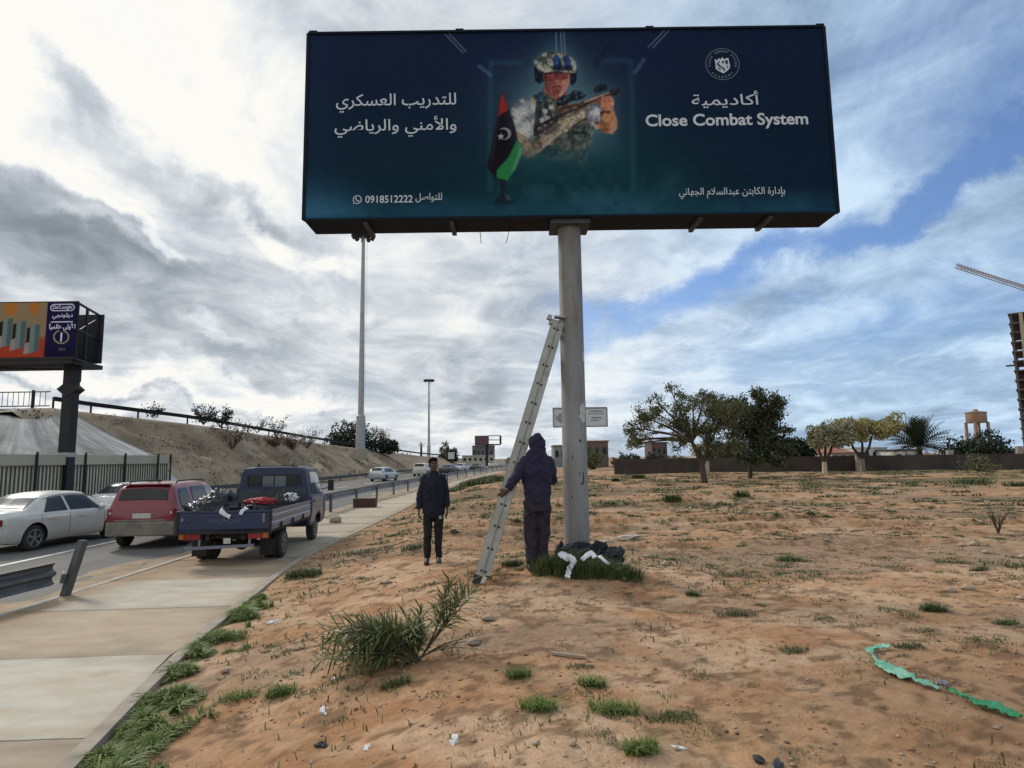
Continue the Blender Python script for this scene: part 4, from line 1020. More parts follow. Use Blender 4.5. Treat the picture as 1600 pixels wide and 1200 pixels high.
def mirrors(root, y, x, z, mat):
    for sd in (-1, 1):
        mb = MB(); mb.ell((sd * (x + .10), y, z), (.10, .06, .075), 12, 8); mb.bar((sd * (x - .03), y + .02, z - .03), (sd * (x + .06), y + .01, z - .02), .05, .03); mb.build('door_mirror', mat, root, smooth=True)

SED = [(-2.38, .66, .42, .78, .70, .84, .56), (-2.33, .76, .32, .88, .79, .985, .66), (-2.20, .83, .25, .93, .86, 1.035, .72), (-1.95, .87, .22, .94, .895, 1.05, .74), (-1.62, .89, .21, .94, .91, 1.065, .74),
       (-1.30, .90, .20, .945, .915, 1.23, .66), (-.98, .90, .20, .945, .915, 1.40, .60), (-.55, .90, .20, .94, .915, 1.465, .595), (.0, .90, .20, .935, .915, 1.475, .60), (.45, .90, .20, .93, .91, 1.44, .60),
       (.85, .90, .20, .925, .91, 1.25, .66), (1.25, .89, .20, .90, .905, 1.035, .76), (1.7, .88, .21, .84, .89, .955, .74), (2.1, .84, .22, .76, .85, .86, .68), (2.32, .74, .28, .66, .76, .75, .6), (2.40, .62, .40, .60, .66, .66, .5)]
m_white = carpaint('paint_white', (.56, .535, .48), amt=(.40, .80))
m_silver = carpaint('paint_silver', (.50, .51, .53), rough=.32, metal=.35)
m_redp = carpaint('paint_red', (.175, .010, .024), amt=(.62, 1.1))
m_darkp = carpaint('paint_dark', (.03, .033, .04))
m_clad = pm('grey_cladding', (.16, .145, .125), (.115, .105, .09), scale=3, rough=.7, dirt=((.30, .245, .18), 2.2, .42, .8))
SED_GL = dict(side=[(-1.16, -.36, -.86, -.40), (-.27, .92, -.31, .50, m_glass)], rear=(-1.56, -.98, .90), front=(.52, 1.20, .90))
SED_LA = [('tail_lamp', m_lred, (.70, -2.31, .80, .42), (.30, .10, .17), True), ('number_plate', m_plate, (0, -2.365, .64), (.52, .02, .13), False), ('bumper_strip', m_blackp, (0, -2.365, .42), (1.0, .03, .06), False),
          ('headlamp', m_lclear, (.62, 2.27, .66, -.5), (.34, .12, .14), True)]
def sed_x(root, sh):
    seams(root, sh, (-.31, .98, -1.25)); handles(root, sh, ((-.95, .80), (.1, .79)), root.children[0].data.materials[0]); mirrors(root, .80, .86, .98, root.children[0].data.materials[0])
    for sd in (-1, 1):
        mb = MB(); pts = [(sd * (sh.side(y, .97)[0] + .012), y, sh.side(y, .97)[1] + .012) for y in np.linspace(-1.0, .6, 12)]
        mb.tube(pts, .012, 6); mb.build('window_trim', m_rim, root, smooth=True)
        mb = MB(); mb.box((sd * .72, -2.345, .755), (.13, .06, .05)); mb.build('reverse_lamp', m_lclear, root, bevel=.01)
def place(px, py, z):
    d = ray(px, py); t = (z - CAM_H) / d.z; return Vector((d.x * t, d.y * t, z))
def heading(p, q): return math.atan2(-(q.x - p.x), q.y - p.y)
ROADZ = -.125
# white saloon on the left, waiting in the middle lane
a, b = place(50, 861, ROADZ), place(155, 843, ROADZ)
hd = heading(a, b); fw = Vector((-math.sin(hd), math.cos(hd), 0)); rg = Vector((math.cos(hd), math.sin(hd), 0))
c = a + fw * 1.40 - rg * .84
c.z = ROADZ
make_car('sedan', 'white dusty sedan with tinted windows at the left edge, nearest car on the road', 'car', c, hd, SED, m_white, (-1.40, 1.36, .335, .79, .215), SED_GL, SED_LA, rim=m_rim, extra=sed_x)
# silver saloon ahead of it, one lane further over
c = place(166, 812, ROADZ); c = Vector((-15.35, 25.8, ROADZ))
make_car('sedan', 'silver sedan half hidden between the white sedan and the red suv', 'car', c, R(4), SED, m_silver, (-1.40, 1.36, .33, .79, .21), SED_GL, [(n, m, (c_[0], c_[1], c_[2] + .02, *c_[3:]), (s_[0] * 1.25, s_[1], s_[2] * .95), q) for n, m, c_, s_, q in SED_LA], extra=sed_x)
# red SUV beside the pickup
SUV = [(-2.13, .74, .50, .98, .78, 1.06, .70), (-2.10, .82, .40, 1.04, .85, 1.12, .735), (-2.06, .86, .36, 1.06, .875, 1.22, .74), (-1.97, .875, .33, 1.07, .885, 1.50, .70), (-1.88, .88, .31, 1.075, .89, 1.62, .675), (-1.7, .885, .30, 1.075, .895, 1.66, .67),
       (-1.0, .89, .28, 1.07, .90, 1.69, .67), (.0, .89, .28, 1.06, .90, 1.69, .67), (.45, .89, .28, 1.05, .90, 1.64, .67), (.80, .89, .28, 1.045, .90, 1.42, .70), (1.08, .89, .28, 1.035, .895, 1.16, .76), (1.35, .885, .29, 1.01, .89, 1.08, .78), (1.85, .86, .31, .96, .87, 1.03, .74), (2.05, .82, .34, .90, .83, .96, .72), (2.12, .72, .48, .8, .74, .86, .62)]
def suv_x(root, sh):
    seams(root, sh, (-.98, -.02, .98), .45); handles(root, sh, ((-.75, .92), (.2, .92)), m_redp); mirrors(root, .74, .84, 1.12, m_blackp)
    mb = MB()
    rs = []                                       # lower cladding all round the tail, sides and arches
    for y in np.linspace(-2.145, 1.95, 34):
        wl_, zb, zbelt, wb, zt, wt = sh.at(y); h = [p for p in sh.half(y)]
        zz = [.33, .42, .56, .74 if y < -1.8 else .54]; row = []
        for z in zz: row.append((float(np.interp(z, [p[1] for p in h[2:9]], [p[0] for p in h[2:9]])) + .008, z))
        rs.append((y, row))
    for sd, lo_, hi_ in [(s_, *q_) for s_ in (-1, 1) for q_ in ((-2.2, -1.7), (-.86, .87), (1.71, 2.0))]:
        mb = MB()
        for (y0, r0), (y1, r1) in zip(rs[:-1], rs[1:]):
            if not lo_ < (y0 + y1) / 2 < hi_: continue
            for k in range(3):
                q = [(sd * r0[k][0], y0, r0[k][1]), (sd * r1[k][0], y1, r1[k][1]), (sd * r1[k + 1][0], y1, r1[k + 1][1]), (sd * r0[k + 1][0], y0, r0[k + 1][1])]
                mb.add(q if sd > 0 else q[::-1], [(0, 1, 2, 3)])
        if mb.v: mb.build('side_cladding', m_clad, root, recalc=False)
    mb = MB(); mb.box((0, -2.08, .53), (1.70, .20, .36)); mb.box((0, -2.075, .74), (1.3, .13, .06)); mb.build('rear_bumper', m_clad, root, bevel=.04)
    for sd in (-1, 1):
        for wy in (-1.28, 1.29):
            mb = MB(); n = 22; rr0, rr1 = .385, .455
            for k in range(n):
                a0, a1 = math.pi * (k / n) * 1.08 - .12, math.pi * ((k + 1) / n) * 1.08 - .12
                q = []
                for aa, rr in ((a0, rr0), (a1, rr0), (a1, rr1), (a0, rr1)):
                    yy, zz_ = wy + rr * math.cos(aa), .345 + rr * math.sin(aa); h = sh.half(yy); x = float(np.interp(zz_, [p[1] for p in h[2:9]], [p[0] for p in h[2:9]])); q.append((sd * (x + .014), yy, zz_))
                mb.add(q if sd < 0 else q[::-1], [(0, 1, 2, 3)])
            mb.build('arch_trim', m_clad, root, recalc=False)
        mb = MB(); mb.tube([(sd * .60, -1.55, 1.675), (sd * .605, -1.5, 1.735), (sd * .61, -.6, 1.745), (sd * .61, .2, 1.735), (sd * .605, .28, 1.68)], .02, 8); mb.build('roof_rail', m_blackp, root, smooth=True)
    mb = MB(); mb.box((0, -1.86, 1.668), (1.2, .26, .035)); mb.build('spoiler', m_redp, root, bevel=.012)
    mb = MB(); mb.box((0, -1.2, 1.74), (.03, .12, .06)); mb.build('antenna', m_blackp, root, bevel=.01)
a = place(196, 853, ROADZ); hd = R(5); fw = Vector((-math.sin(hd), math.cos(hd), 0)); rg = Vector((math.cos(hd), math.sin(hd), 0))
c = a + fw * 1.28 + rg * .76; c.z = ROADZ
make_car('suv', 'red boxy suv with grey lower cladding beside the blue pickup', 'car', c, hd, SUV, m_redp, (-1.28, 1.29, .345, .775, .225),
         dict(side=[(-1.80, -1.10, -1.68, -1.16), (-.94, -.06, -.95, -.08), (.03, .92, .02, .52, m_glass2)], rear=(-2.05, -1.945, .84), front=(.55, 1.04, .9)),
         [('tail_lamp', m_lred, (.755, -2.085, .94, .30), (.20, .10, .24), True), ('lamp_cross', m_lclear, (.765, -2.14, .94, .30), (.05, .02, .05), True), ('number_plate', m_plate, (.02, -2.12, .86), (.46, .03, .13), False), ('tailgate_trim', m_blackp, (.0, -2.112, .985), (.62, .02, .03), False), ('headlamp', m_lclear, (.62, 2.05, .84), (.26, .12, .2), True)], extra=suv_x)

# far traffic
HAT = [(-2.0, .70, .45, .85, .74, .93, .60), (-1.96, .80, .34, .92, .83, 1.02, .68), (-1.85, .84, .26, .94, .86, 1.18, .68), (-1.6, .86, .22, .945, .87, 1.36, .62), (-1.2, .87, .20, .94, .88, 1.46, .60), (-.3, .87, .20, .93, .88, 1.48, .60), (.3, .87, .20, .92, .88, 1.44, .6), (.7, .87, .2, .91, .875, 1.25, .64), (1.1, .86, .2, .89, .87, 1.03, .74), (1.6, .84, .21, .82, .85, .92, .7), (1.9, .78, .26, .72, .79, .8, .62), (2.0, .64, .4, .62, .66, .68, .5)]
HAT_GL = dict(side=[(-1.5, -.95, -1.3, -.95), (-.86, .0, -.86, -.02), (.08, .82, .06, .42)], rear=(-1.88, -1.5, .86), front=(.42, 1.02, .9))
HAT_LA = [('tail_lamp', m_lred, (.74, -1.90, .92, .3), (.14, .12, .24), True), ('number_plate', m_plate, (0, -1.99, .62), (.5, .03, .12), False)]
def at_road(px, py): p = place(px, py, ROADZ); return p
p = at_road(600, 751.5)
make_car('hatchback', 'silver hatchback driving away on the road behind the standing man', 'car', p, R(-14), HAT, m_silver, (-1.25, 1.28, .31, .75, .2), HAT_GL, HAT_LA)
p = at_road(660, 744)
make_car('suv', 'white suv on the far road just left of the standing man', 'car', p, R(-4), [(y, a, b, c_ + .02, d, e + (.05 if e > 1.2 else .02), f) for y, a, b, c_, d, e, f in SUV], m_white, (-1.28, 1.29, .36, .78, .23),
         dict(side=[(-1.80, -1.10, -1.68, -1.16), (-.94, -.06, -.95, -.08), (.03, .92, .02, .52)], rear=(-2.045, -1.89, .88), front=(.55, 1.04, .9)), [('tail_lamp', m_lred, (.755, -2.055, .94, .3), (.21, .1, .25), True), ('number_plate', m_plate, (.02, -2.12, .86), (.46, .03, .13), False)])
for px, py, lab, pt, h_ in ((702, 741, 'dark sedan on the far road just right of the standing man', m_darkp, -14), (746, 736, 'dark grey sedan further along the road near the ladder', pl if False else m_darkp, -12), (771, 731, 'white sedan furthest along the road beside the ladder', m_white, -10), (722, 737.5, 'silver sedan between two dark sedans on the far road', m_silver, -12)):
    p = at_road(px, py)
    make_car('sedan', lab, 'car', p, R(h_), SED, pt, (-1.40, 1.36, .33, .79, .21), SED_GL, SED_LA)
# ------------------------------------------------------------------ the blue light pickup
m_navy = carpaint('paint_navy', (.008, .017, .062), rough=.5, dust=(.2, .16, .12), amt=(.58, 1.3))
m_navyl = carpaint('paint_blue_grey_skylit', (.13, .15, .20), dust=(.25, .21, .17), amt=(.5, .95))  # lighter copy of the navy, sky light on the right flank put into colour
m_chas = pm('chassis', (.018, .017, .016), (.04, .034, .028), scale=4, rough=.85)
m_guard = pm('guard_mesh', (.055, .065, .07), (.035, .042, .047), scale=3, rough=.6)
hd = R(4.0)
fw = Vector((-math.sin(hd), math.cos(hd), 0)); rg = Vector((math.cos(hd), math.sin(hd), 0))
tc_ = place(488, 843, 0) - rg * .79 - fw * 1.30     # centre, midway between the axles
tc_.z = .0
tk = empty('pickup', tc_, hd, 'dark blue light pickup with dropside bed parked on the pavement, bed full of bundles', 'pickup')
BW2 = .95                              # half width of the bed
yA, yB = -2.85, .33                    # bed rear and front
fl = .74
mb = MB(); mb.box((0, (yA + yB) / 2, fl - .04), (2 * BW2 - .02, yB - yA, .10)); mb.build('bed_floor', m_chas, tk)
for sd in (-1, 1):
    mb = MB(); y0, y1 = yA + .03, yB - .02
    prof = [(0, 0), (.02, 0), (.02, .05), (.034, .07), (.034, .13), (.02, .15), (.02, .20), (.034, .22), (.034, .28), (.02, .30), (.02, .345), (.036, .36), (.036, .40), (0, .40)]
    mb.prism([(a * sd, b) for a, b in prof], (sd * (BW2 - .02), y0, fl - .03), (1, 0, 0), (0, 0, 1), (0, 1, 0), y1 - y0)
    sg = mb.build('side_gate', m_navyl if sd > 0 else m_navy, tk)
    for yy in (-2.2, -1.3, -.4): 
        mb = MB(); mb.box((sd * (BW2 + .02), yy, fl + .02), (.03, .06, .12)); mb.build('hinge', m_chas, sg)
mb = MB(); prof = [(0, 0), (-.02, 0), (-.02, .04), (-.03, .06), (-.03, .34), (-.02, .36), (-.034, .38), (-.034, .42), (0, .42)]
mb.prism(prof, (-BW2 - .005, yA + .02, fl - .05), (0, 1, 0), (0, 0, 1), (1, 0, 0), 2 * BW2 + .01)
tg = mb.build('tailgate', m_navy, tk)
m_let = pm('tailgate_letter', (.075, .09, .13), (.06, .075, .11), scale=5, rough=.4)
o = text_mesh('tailgate_lettering', 'HYUNDAI', .62, .09, .02, m_let, tg); o.rotation_euler = (R(90), 0, 0); o.location = (.02, yA - .0145, fl + .165)
for x, z, ww, hh in ((-.82, fl + .20, .05, .07), (.80, fl + .22, .05, .18)):
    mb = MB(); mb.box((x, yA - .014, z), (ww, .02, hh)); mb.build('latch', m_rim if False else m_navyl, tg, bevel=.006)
mb = MB(); mb.box((.925, yA - .0, fl + .12), (.05, .06, .46)); mb.box((-.925, yA - .0, fl + .12), (.05, .06, .46)); mb.build('corner_post', m_chas, tk, bevel=.008)
# chassis, lamps, bumper bar
mb = MB()
for sd in (-1, 1): mb.box((sd * .36, -.4, .58), (.08, 4.7, .13))
for yy in (-2.6, -1.7, -.8, .2): mb.box((0, yy, .58), (.72, .08, .10))
mb.box((0, -1.75, .32), (1.2, .12, .12)); mb.ell((0, -1.75, .33), (.16, .17, .15), 14, 8)
mb.tube([(-.25, .3, .42), (-.25, -1.0, .40), (-.3, -2.5, .42)], .035, 8)
mb.build('chassis', m_chas, tk)
mb = MB(); mb.box((.2, -.25, .46), (.45, .8, .28)); mb.build('fuel_tank', m_chas, tk, bevel=.03)
for sd in (-1, 1):
    mb = MB(); mb.box((sd * .68, yA + .06, .60), (.40, .07, .13)); tl = mb.build('tail_lamp', m_lred, tk, bevel=.012)
    mb = MB(); mb.box((sd * .84, yA + .02, .60), (.10, .03, .10)); mb.build('indicator', pm('lamp_amber', (.35, .12, .02), (.28, .09, .02), scale=9, rough=.25), tl)
    mb = MB(); mb.box((sd * .70, -2.27, .30), (.30, .02, .34)); mb.build('mud_flap', m_rub, tk)
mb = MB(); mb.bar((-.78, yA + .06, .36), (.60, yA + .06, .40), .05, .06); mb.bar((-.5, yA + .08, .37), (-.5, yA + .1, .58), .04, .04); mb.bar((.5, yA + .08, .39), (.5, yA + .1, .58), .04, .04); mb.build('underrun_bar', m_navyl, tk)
mb = MB(); mb.box((.06, yA + .05, .50), (.14, .02, .11)); mb.build('number_plate', m_plate, tk)
for sd in (-1, 1):
    wheel(tk, sd * .82, -1.75, .31, .185, sd, 6, m_clad); wheel(tk, sd * .61, -1.75, .31, .175, sd, 6, m_clad)
    wheel(tk, sd * .77, 1.30, .31, .185, sd, 6, m_clad)
    mb = MB(); mb.bar((sd * .80, -2.28, .68), (sd * .80, -1.25, .68), .2, .02); mb.build('mudguard', m_chas, tk)
# cab: lofted body
cs = [(.40, .78, .62, 1.24, .80, 1.90, .66), (.43, .80, .56, 1.25, .825, 1.935, .70), (.50, .81, .46, 1.25, .84, 1.955, .72), (.75, .82, .40, 1.25, .845, 1.97, .72), (1.2, .82, .38, 1.24, .845, 1.965, .715), (1.55, .82, .38, 1.22, .845, 1.90, .71), (1.8, .82, .38, 1.20, .845, 1.60, .745), (2.05, .82, .38, 1.17, .84, 1.22, .80), (2.25, .80, .40, 1.05, .82, 1.06, .78), (2.36, .74, .45, .9, .76, .92, .7), (2.42, .62, .52, .8, .64, .84, .58)]
cs = [(a, b * 1.1, c_, d_, e_ * 1.1, f_, g_ * 1.1) for a, b, c_, d_, e_, f_, g_ in cs]
sh = CarShape(cs, 60)
cab = sh.mesh().build('cab', [m_navy, m_well], tk, smooth=True, auto=R(30))
cut = MB()
for sd in (-1, 1): cut.lathe((sd * 1.08, 1.30, .33), (-sd, 0, 0), [(0, .40), (.5, .40)], 36)
co = cut.build('cut', m_well, tk); bo = cab.modifiers.new('b', 'BOOLEAN'); bo.object = co; bo.operation = 'DIFFERENCE'; bo.solver = 'EXACT'
try: bo.material_mode = 'TRANSFER'
except Exception: pass
baked(cab); bpy.data.objects.remove(co); cab.data.set_sharp_from_angle(angle=R(32))
# door skin (right one lighter, sky light put into its colour), windows, mirror
for sd in (-1, 1):
    def grid(y0, y1, zf, n=12):
        pass
    V = []; ny_, nz_ = 12, 8
    for i in range(ny_):
        y = .58 + (1.78 - .58) * i / (ny_ - 1); h = sh.half(y)
        for j in range(nz_):
            z = .52 + (sh.at(y)[2] - .07 - .52) * j / (nz_ - 1)
            if abs(y - 1.30) < .44 and z < .33 + math.sqrt(max(.44 ** 2 - (y - 1.3) ** 2, 0)): z = .33 + math.sqrt(.44 ** 2 - (y - 1.3) ** 2) + (j * .02)
            x = float(np.interp(z, [p[1] for p in h[2:9]], [p[0] for p in h[2:9]])); V.append((sd * (x + .008), y, z))
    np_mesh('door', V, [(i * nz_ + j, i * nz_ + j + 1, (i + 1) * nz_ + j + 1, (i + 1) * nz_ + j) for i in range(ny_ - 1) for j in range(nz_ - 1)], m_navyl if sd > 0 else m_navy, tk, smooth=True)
    P = []
    for i in range(5):
        t = .06 + .84 * i / 4
        P.append([Vector((sd * (sh.side(y, t)[0] + .012), y, sh.side(y, t)[1])) for y in np.linspace(.68, 1.92 - .38 * i / 4, 8)])
    V = [p for r_ in P for p in r_]
    np_mesh('side_window', [tuple(p) for p in V], [(i * 8 + j, i * 8 + j + 1, (i + 1) * 8 + j + 1, (i + 1) * 8 + j) for i in range(4) for j in range(7)], m_glass2 if sd > 0 else m_glass, tk, smooth=True)
    mb = MB(); mb.box((sd * 1.12, 1.92, 1.42), (.16, .06, .30)); mb.bar((sd * .87, 1.95, 1.32), (sd * 1.09, 1.93, 1.36), .025, .025); mb.bar((sd * .84, 1.88, 1.52), (sd * 1.09, 1.92, 1.50), .025, .025)
    mb.build('door_mirror', m_blackp, tk, bevel=.02)
    mb = MB(); h = sh.half(.85); mb.box((sd * .95, .75, 1.06), (.03, .14, .04)); mb.build('door_handle', m_blackp, tk, bevel=.006)
    mb = MB()
    for y0, y1, w0 in ((.52, .66, 0), (1.55, 1.95, 1)):
        pass
    pts = [(sd * (sh.side(y, .02)[0] + .012), y, sh.side(y, .0)[1] - .01) for y in np.linspace(.6, 1.95, 8)]
    mb.tube(pts, .013, 6); mb.build('window_trim', m_blackp, tk)
# rear wall of the cab: window of four panes, guard frame
yb_ = .385
mb = MB()
mb.rings([[Vector((x, y, z)) for x, z in ((-.83, 1.10), (.83, 1.10), (.88, 1.24), (.81, 1.80), (.73, 1.92), (.44, 1.95), (-.44, 1.95), (-.73, 1.92), (-.81, 1.80), (-.88, 1.24))] for y in (yb_ + .08, yb_)])
rw = mb.build('cab_back', m_navy, tk, bevel=.015)
for x0_, x1_, mt in ((-.60, -.30, m_glass), (-.27, .0, m_glass2), (.04, .31, m_glass2), (.34, .60, m_glass)):
    mb = MB(); mb.box(((x0_ + x1_) / 2, yb_ - .006, 1.60), (x1_ - x0_, .02, .27)); mb.build('rear_window', mt, rw)
mb = MB()
for a, b in (((-.65, 1.45), (.65, 1.45)), ((-.65, 1.75), (.65, 1.75)), ((-.65, 1.45), (-.65, 1.75)), ((.65, 1.45), (.65, 1.75))): mb.bar((a[0], yb_ - .012, a[1]), (b[0], yb_ - .012, b[1]), .04, .03)
mb.build('window_seal', m_blackp, rw)
mb = MB(); mb.box((0, yb_ - .05, 1.24), (1.72, .03, .38)); gd = mb.build('headboard', m_guard, tk)
mb = MB()
for sd in (-1, 1): mb.bar((sd * .87, yb_ - .05, .70), (sd * .87, yb_ - .05, 1.44), .05, .05)
mb.bar((-.87, yb_ - .05, 1.44), (.87, yb_ - .05, 1.44), .04, .05); mb.build('headboard_frame', m_navy, gd)
for x in (-.46, .42):
    mb = MB(); mb.box((x, .62, 2.0), (.03, .06, .10)); mb.build('roof_bracket', m_blackp, tk)
mb = MB(); mb.box((0, .62, 1.985), (1.1, .05, .02)); mb.build('roof_bar', m_blackp, tk)
mb = MB(); mb.box((0, 2.38, .55), (1.5, .12, .22)); mb.build('front_bumper', m_blackp, tk, bevel=.03)
mb = MB(); V = []
for i in range(6):
    y = 1.62 + .42 * i / 5; a_ = sh.at(y); V += [(a_[5] * q * .92, y + .02, a_[4] + .03) for q in np.linspace(-1, 1, 7)]
np_mesh('windscreen', V, [(i * 7 + j, i * 7 + j + 1, (i + 1) * 7 + j + 1, (i + 1) * 7 + j) for i in range(5) for j in range(6)], m_glass, tk, smooth=True)

# what lies on the bed: each bundle is a thing of its own
def crumple(name, mats, loc, size, seed, label, cat, amp=.25, freq=3.0, rz=0.0, flat=1.0, sub=5, group=None):
    bm = bmesh.new(); bmesh.ops.create_icosphere(bm, subdivisions=sub, radius=1)
    co = np.array([v.co[:] for v in bm.verts])
    n1 = fbm(co[:, 0] * freq + seed, co[:, 1] * freq + co[:, 2] * 2.3, seed, 4, .6); n2 = fbm(co[:, 2] * freq + seed * 2, co[:, 0] * freq - co[:, 1] * 1.7, seed + 5, 4, .6)
    fold = np.abs(n1) * 1.6 - .3
    sc_ = 1 + amp * (fold + n2)
    for v, s_ in zip(bm.verts, sc_):
        v.co *= s_; v.co.z = max(v.co.z, -.55) * flat; v.co.x *= size[0]; v.co.y *= size[1]; v.co.z *= size[2]
    z0_ = min(v.co.z for v in bm.verts)
    for v in bm.verts: v.co.z -= z0_
    if len(mats) > 1:
        for f in bm.faces:
            cc = f.calc_center_median(); f.material_index = 1 if fbm(np.array([cc.x / size[0] * 2.2 + seed]), np.array([cc.z / size[2] * 2 + cc.y / size[1]]), seed + 9, 3)[0] > .12 else 0
    me = bpy.data.meshes.new(name); bm.to_mesh(me); bm.free()
    o = link_mesh(name, me, mats, None, smooth=sub > 3); o.location = loc; o.rotation_euler = (0, 0, rz)
    return tag(o, label, cat, group)
m_bag = pm('black_bag', (.012, .012, .014), (.035, .035, .04), scale=5, rough=.35, bump=.4, bscale=10, spec=.5)
m_tarp = pm('grey_tarp', (.045, .045, .048), (.018, .018, .02), scale=4, rough=.7, bump=.4, bscale=12)
m_wcloth = pm('white_cloth', (.74, .75, .77), (.55, .57, .60), scale=6, rough=.8, bump=.4, bscale=14)
m_rcloth = pm('red_cloth', (.33, .03, .035), (.24, .02, .03), scale=5, rough=.7, bump=.3)
def bed(x, y, z=fl + .02): return tk.matrix_basis @ Vector((x, y, z)) if False else Vector(tc_) + rg * x + fw * y + Vector((0, 0, z))
crumple('black_bundle', [m_bag, m_tarp], bed(-.56, -2.35), (.46, .46, .34), 3, 'black and grey crumpled bundle at the left rear corner of the pickup bed', 'bundle', .38)
crumple('black_bundle', [m_bag], bed(-.60, -1.45), (.36, .5, .42), 8, 'black plastic bundle behind the crumpled one on the pickup bed', 'bundle', .34)
crumple('tarp_bundle', [m_tarp, m_bag], bed(.40, -.10), (.34, .28, .36), 12, 'dark tarpaulin bundle against the cab of the pickup', 'bundle', .3)
crumple('red_cushion', [m_rcloth], bed(.04, -.75, fl + .36), (.36, .30, .10), 15, 'red cushion lying on top of the load in the pickup bed', 'cushion', .16)
crumple('tarp_bundle', [m_bag, m_tarp], bed(.02, -.75), (.46, .44, .27), 17, 'low black bundle under the red cushion on the pickup bed', 'bundle', .25)
crumple('white_cloth', [m_wcloth], bed(.56, -.12, fl + .38), (.15, .2, .12), 19, 'small white cloth on the dark tarpaulin bundle by the cab', 'cloth', .4)
def ragstrip(name, P, wdt, mat, label, seed, cat='cloth', nrm=(0, -1, 0), thick=.006):
    """a crumpled strip of cloth along a path"""
    rr = random.Random(seed); P = [Vector(p) for p in P]; V = []; n = 6; pts = []
    for a, b in zip(P[:-1], P[1:]):
        for k in range(5): pts.append(a.lerp(b, k / 5))
    pts.append(P[-1]); N = Vector(nrm).normalized()
    for i, p in enumerate(pts):
        d = (pts[min(i + 1, len(pts) - 1)] - pts[max(i - 1, 0)]).normalized(); s_ = d.cross(N).normalized()
        w_ = wdt * (.7 + .5 * rr.random())
        for j in range(n):
            q = j / (n - 1) - .5; V.append(p + s_ * (w_ * q) + N * (wdt * .25 * float(vnoise(i * .45 + seed, j * .9, seed))))
    o = np_mesh(name, [tuple(v) for v in V], [(i * n + j, i * n + j + 1, (i + 1) * n + j + 1, (i + 1) * n + j) for i in range(len(pts) - 1) for j in range(n - 1)], mat, None, smooth=True)
    md = o.modifiers.new('s', 'SOLIDIFY'); md.thickness = thick
    return tag(o, label, cat)
ragstrip('white_cloth', [bed(-.10, -2.73, fl + .42), bed(-.06, -2.90, fl + .38), bed(.03, -2.905, fl + .30), bed(.14, -2.905, fl + .25)], .09, m_wcloth, 'torn white cloth hanging over the middle of the pickup tailgate', 4, nrm=tuple(-fw))
ragstrip('white_cloth', [bed(.42, -2.75, fl + .42), bed(.38, -2.90, fl + .375), bed(.34, -2.905, fl + .29)], .075, m_wcloth, 'small white cloth hanging over the right half of the pickup tailgate', 6, nrm=tuple(-fw))
# ------------------------------------------------------------------ people
m_skin = pm('skin', (.085, .045, .03), (.065, .034, .023), scale=14, rough=.55, spec=.4)
m_hair = pm('hair', (.006, .005, .0045), (.010, .008, .007), scale=40, rough=.95, bump=.5, spec=.05)
m_sclera = pm('eye_white', (.5, .48, .45), (.45, .43, .4), scale=20, rough=.3)
m_iris = pm('eye_dark', (.01, .008, .006), (.015, .011, .008), scale=30, rough=.2)
def remesh(mb, name, mats, parent, voxel=.006, smooth_it=4, seed=None, amp=0.0, freq=9.0, paint=None, axis_fold=None, keepclear=None):
    o = mb.build(name, mats, parent)
    md = o.modifiers.new('r', 'REMESH'); md.mode = 'VOXEL'; md.voxel_size = voxel
    if smooth_it: ms = o.modifiers.new('s', 'SMOOTH'); ms.iterations = smooth_it; ms.factor = .5
    baked(o); me = o.data
    if not me.materials:
        for m in (mats if isinstance(mats, (list, tuple)) else [mats]): me.materials.append(m)
    n = len(me.vertices); co = np.empty(n * 3); me.vertices.foreach_get('co', co); co = co.reshape(-1, 3)
    if amp:
        nr = np.empty(n * 3); me.vertices.foreach_get('normal', nr); nr = nr.reshape(-1, 3)
        f1 = fbm(co[:, 0] * freq * 1.1 + co[:, 2] * freq * .55 + seed, co[:, 2] * freq * .9 - co[:, 1] * freq + seed * 3, seed, 4, .55)
        f2 = 1 - np.abs(fbm(co[:, 0] * freq * .7 - co[:, 2] * freq * .9, co[:, 2] * freq * .8 + co[:, 1] * freq * .7, seed + 4, 3)) * 4
        co = co + nr * (amp * (f1 * .9 + np.clip(f2, 0, 1) * .45))[:, None]; me.vertices.foreach_set('co', co.ravel())
    if paint is not None:
        k = len(me.polygons); ce = np.empty(k * 3); me.polygons.foreach_get('center', ce); me.polygons.foreach_set('material_index', paint(ce.reshape(-1, 3)).astype(np.int32))
    me.polygons.foreach_set('use_smooth', np.ones(len(me.polygons), bool)); me.update()
    return o
def limb(mb, P, rad, n=14):
    """tapering round limb with ball joints"""
    for i, p in enumerate(P): mb.ell(p, (rad[i],) * 3, 12, 8)
    for i in range(len(P) - 1): mb.tube([P[i], P[i + 1]], [rad[i], rad[i + 1]], n)
def oval(mb, rows, n=22):
    """torso: rows of (centre, rx, ry) stacked"""
    mb.rings([[Vector(c) + Vector((rx * math.cos(2 * math.pi * j / n), ry * math.sin(2 * math.pi * j / n), 0)) for j in range(n)] for c, rx, ry in rows])
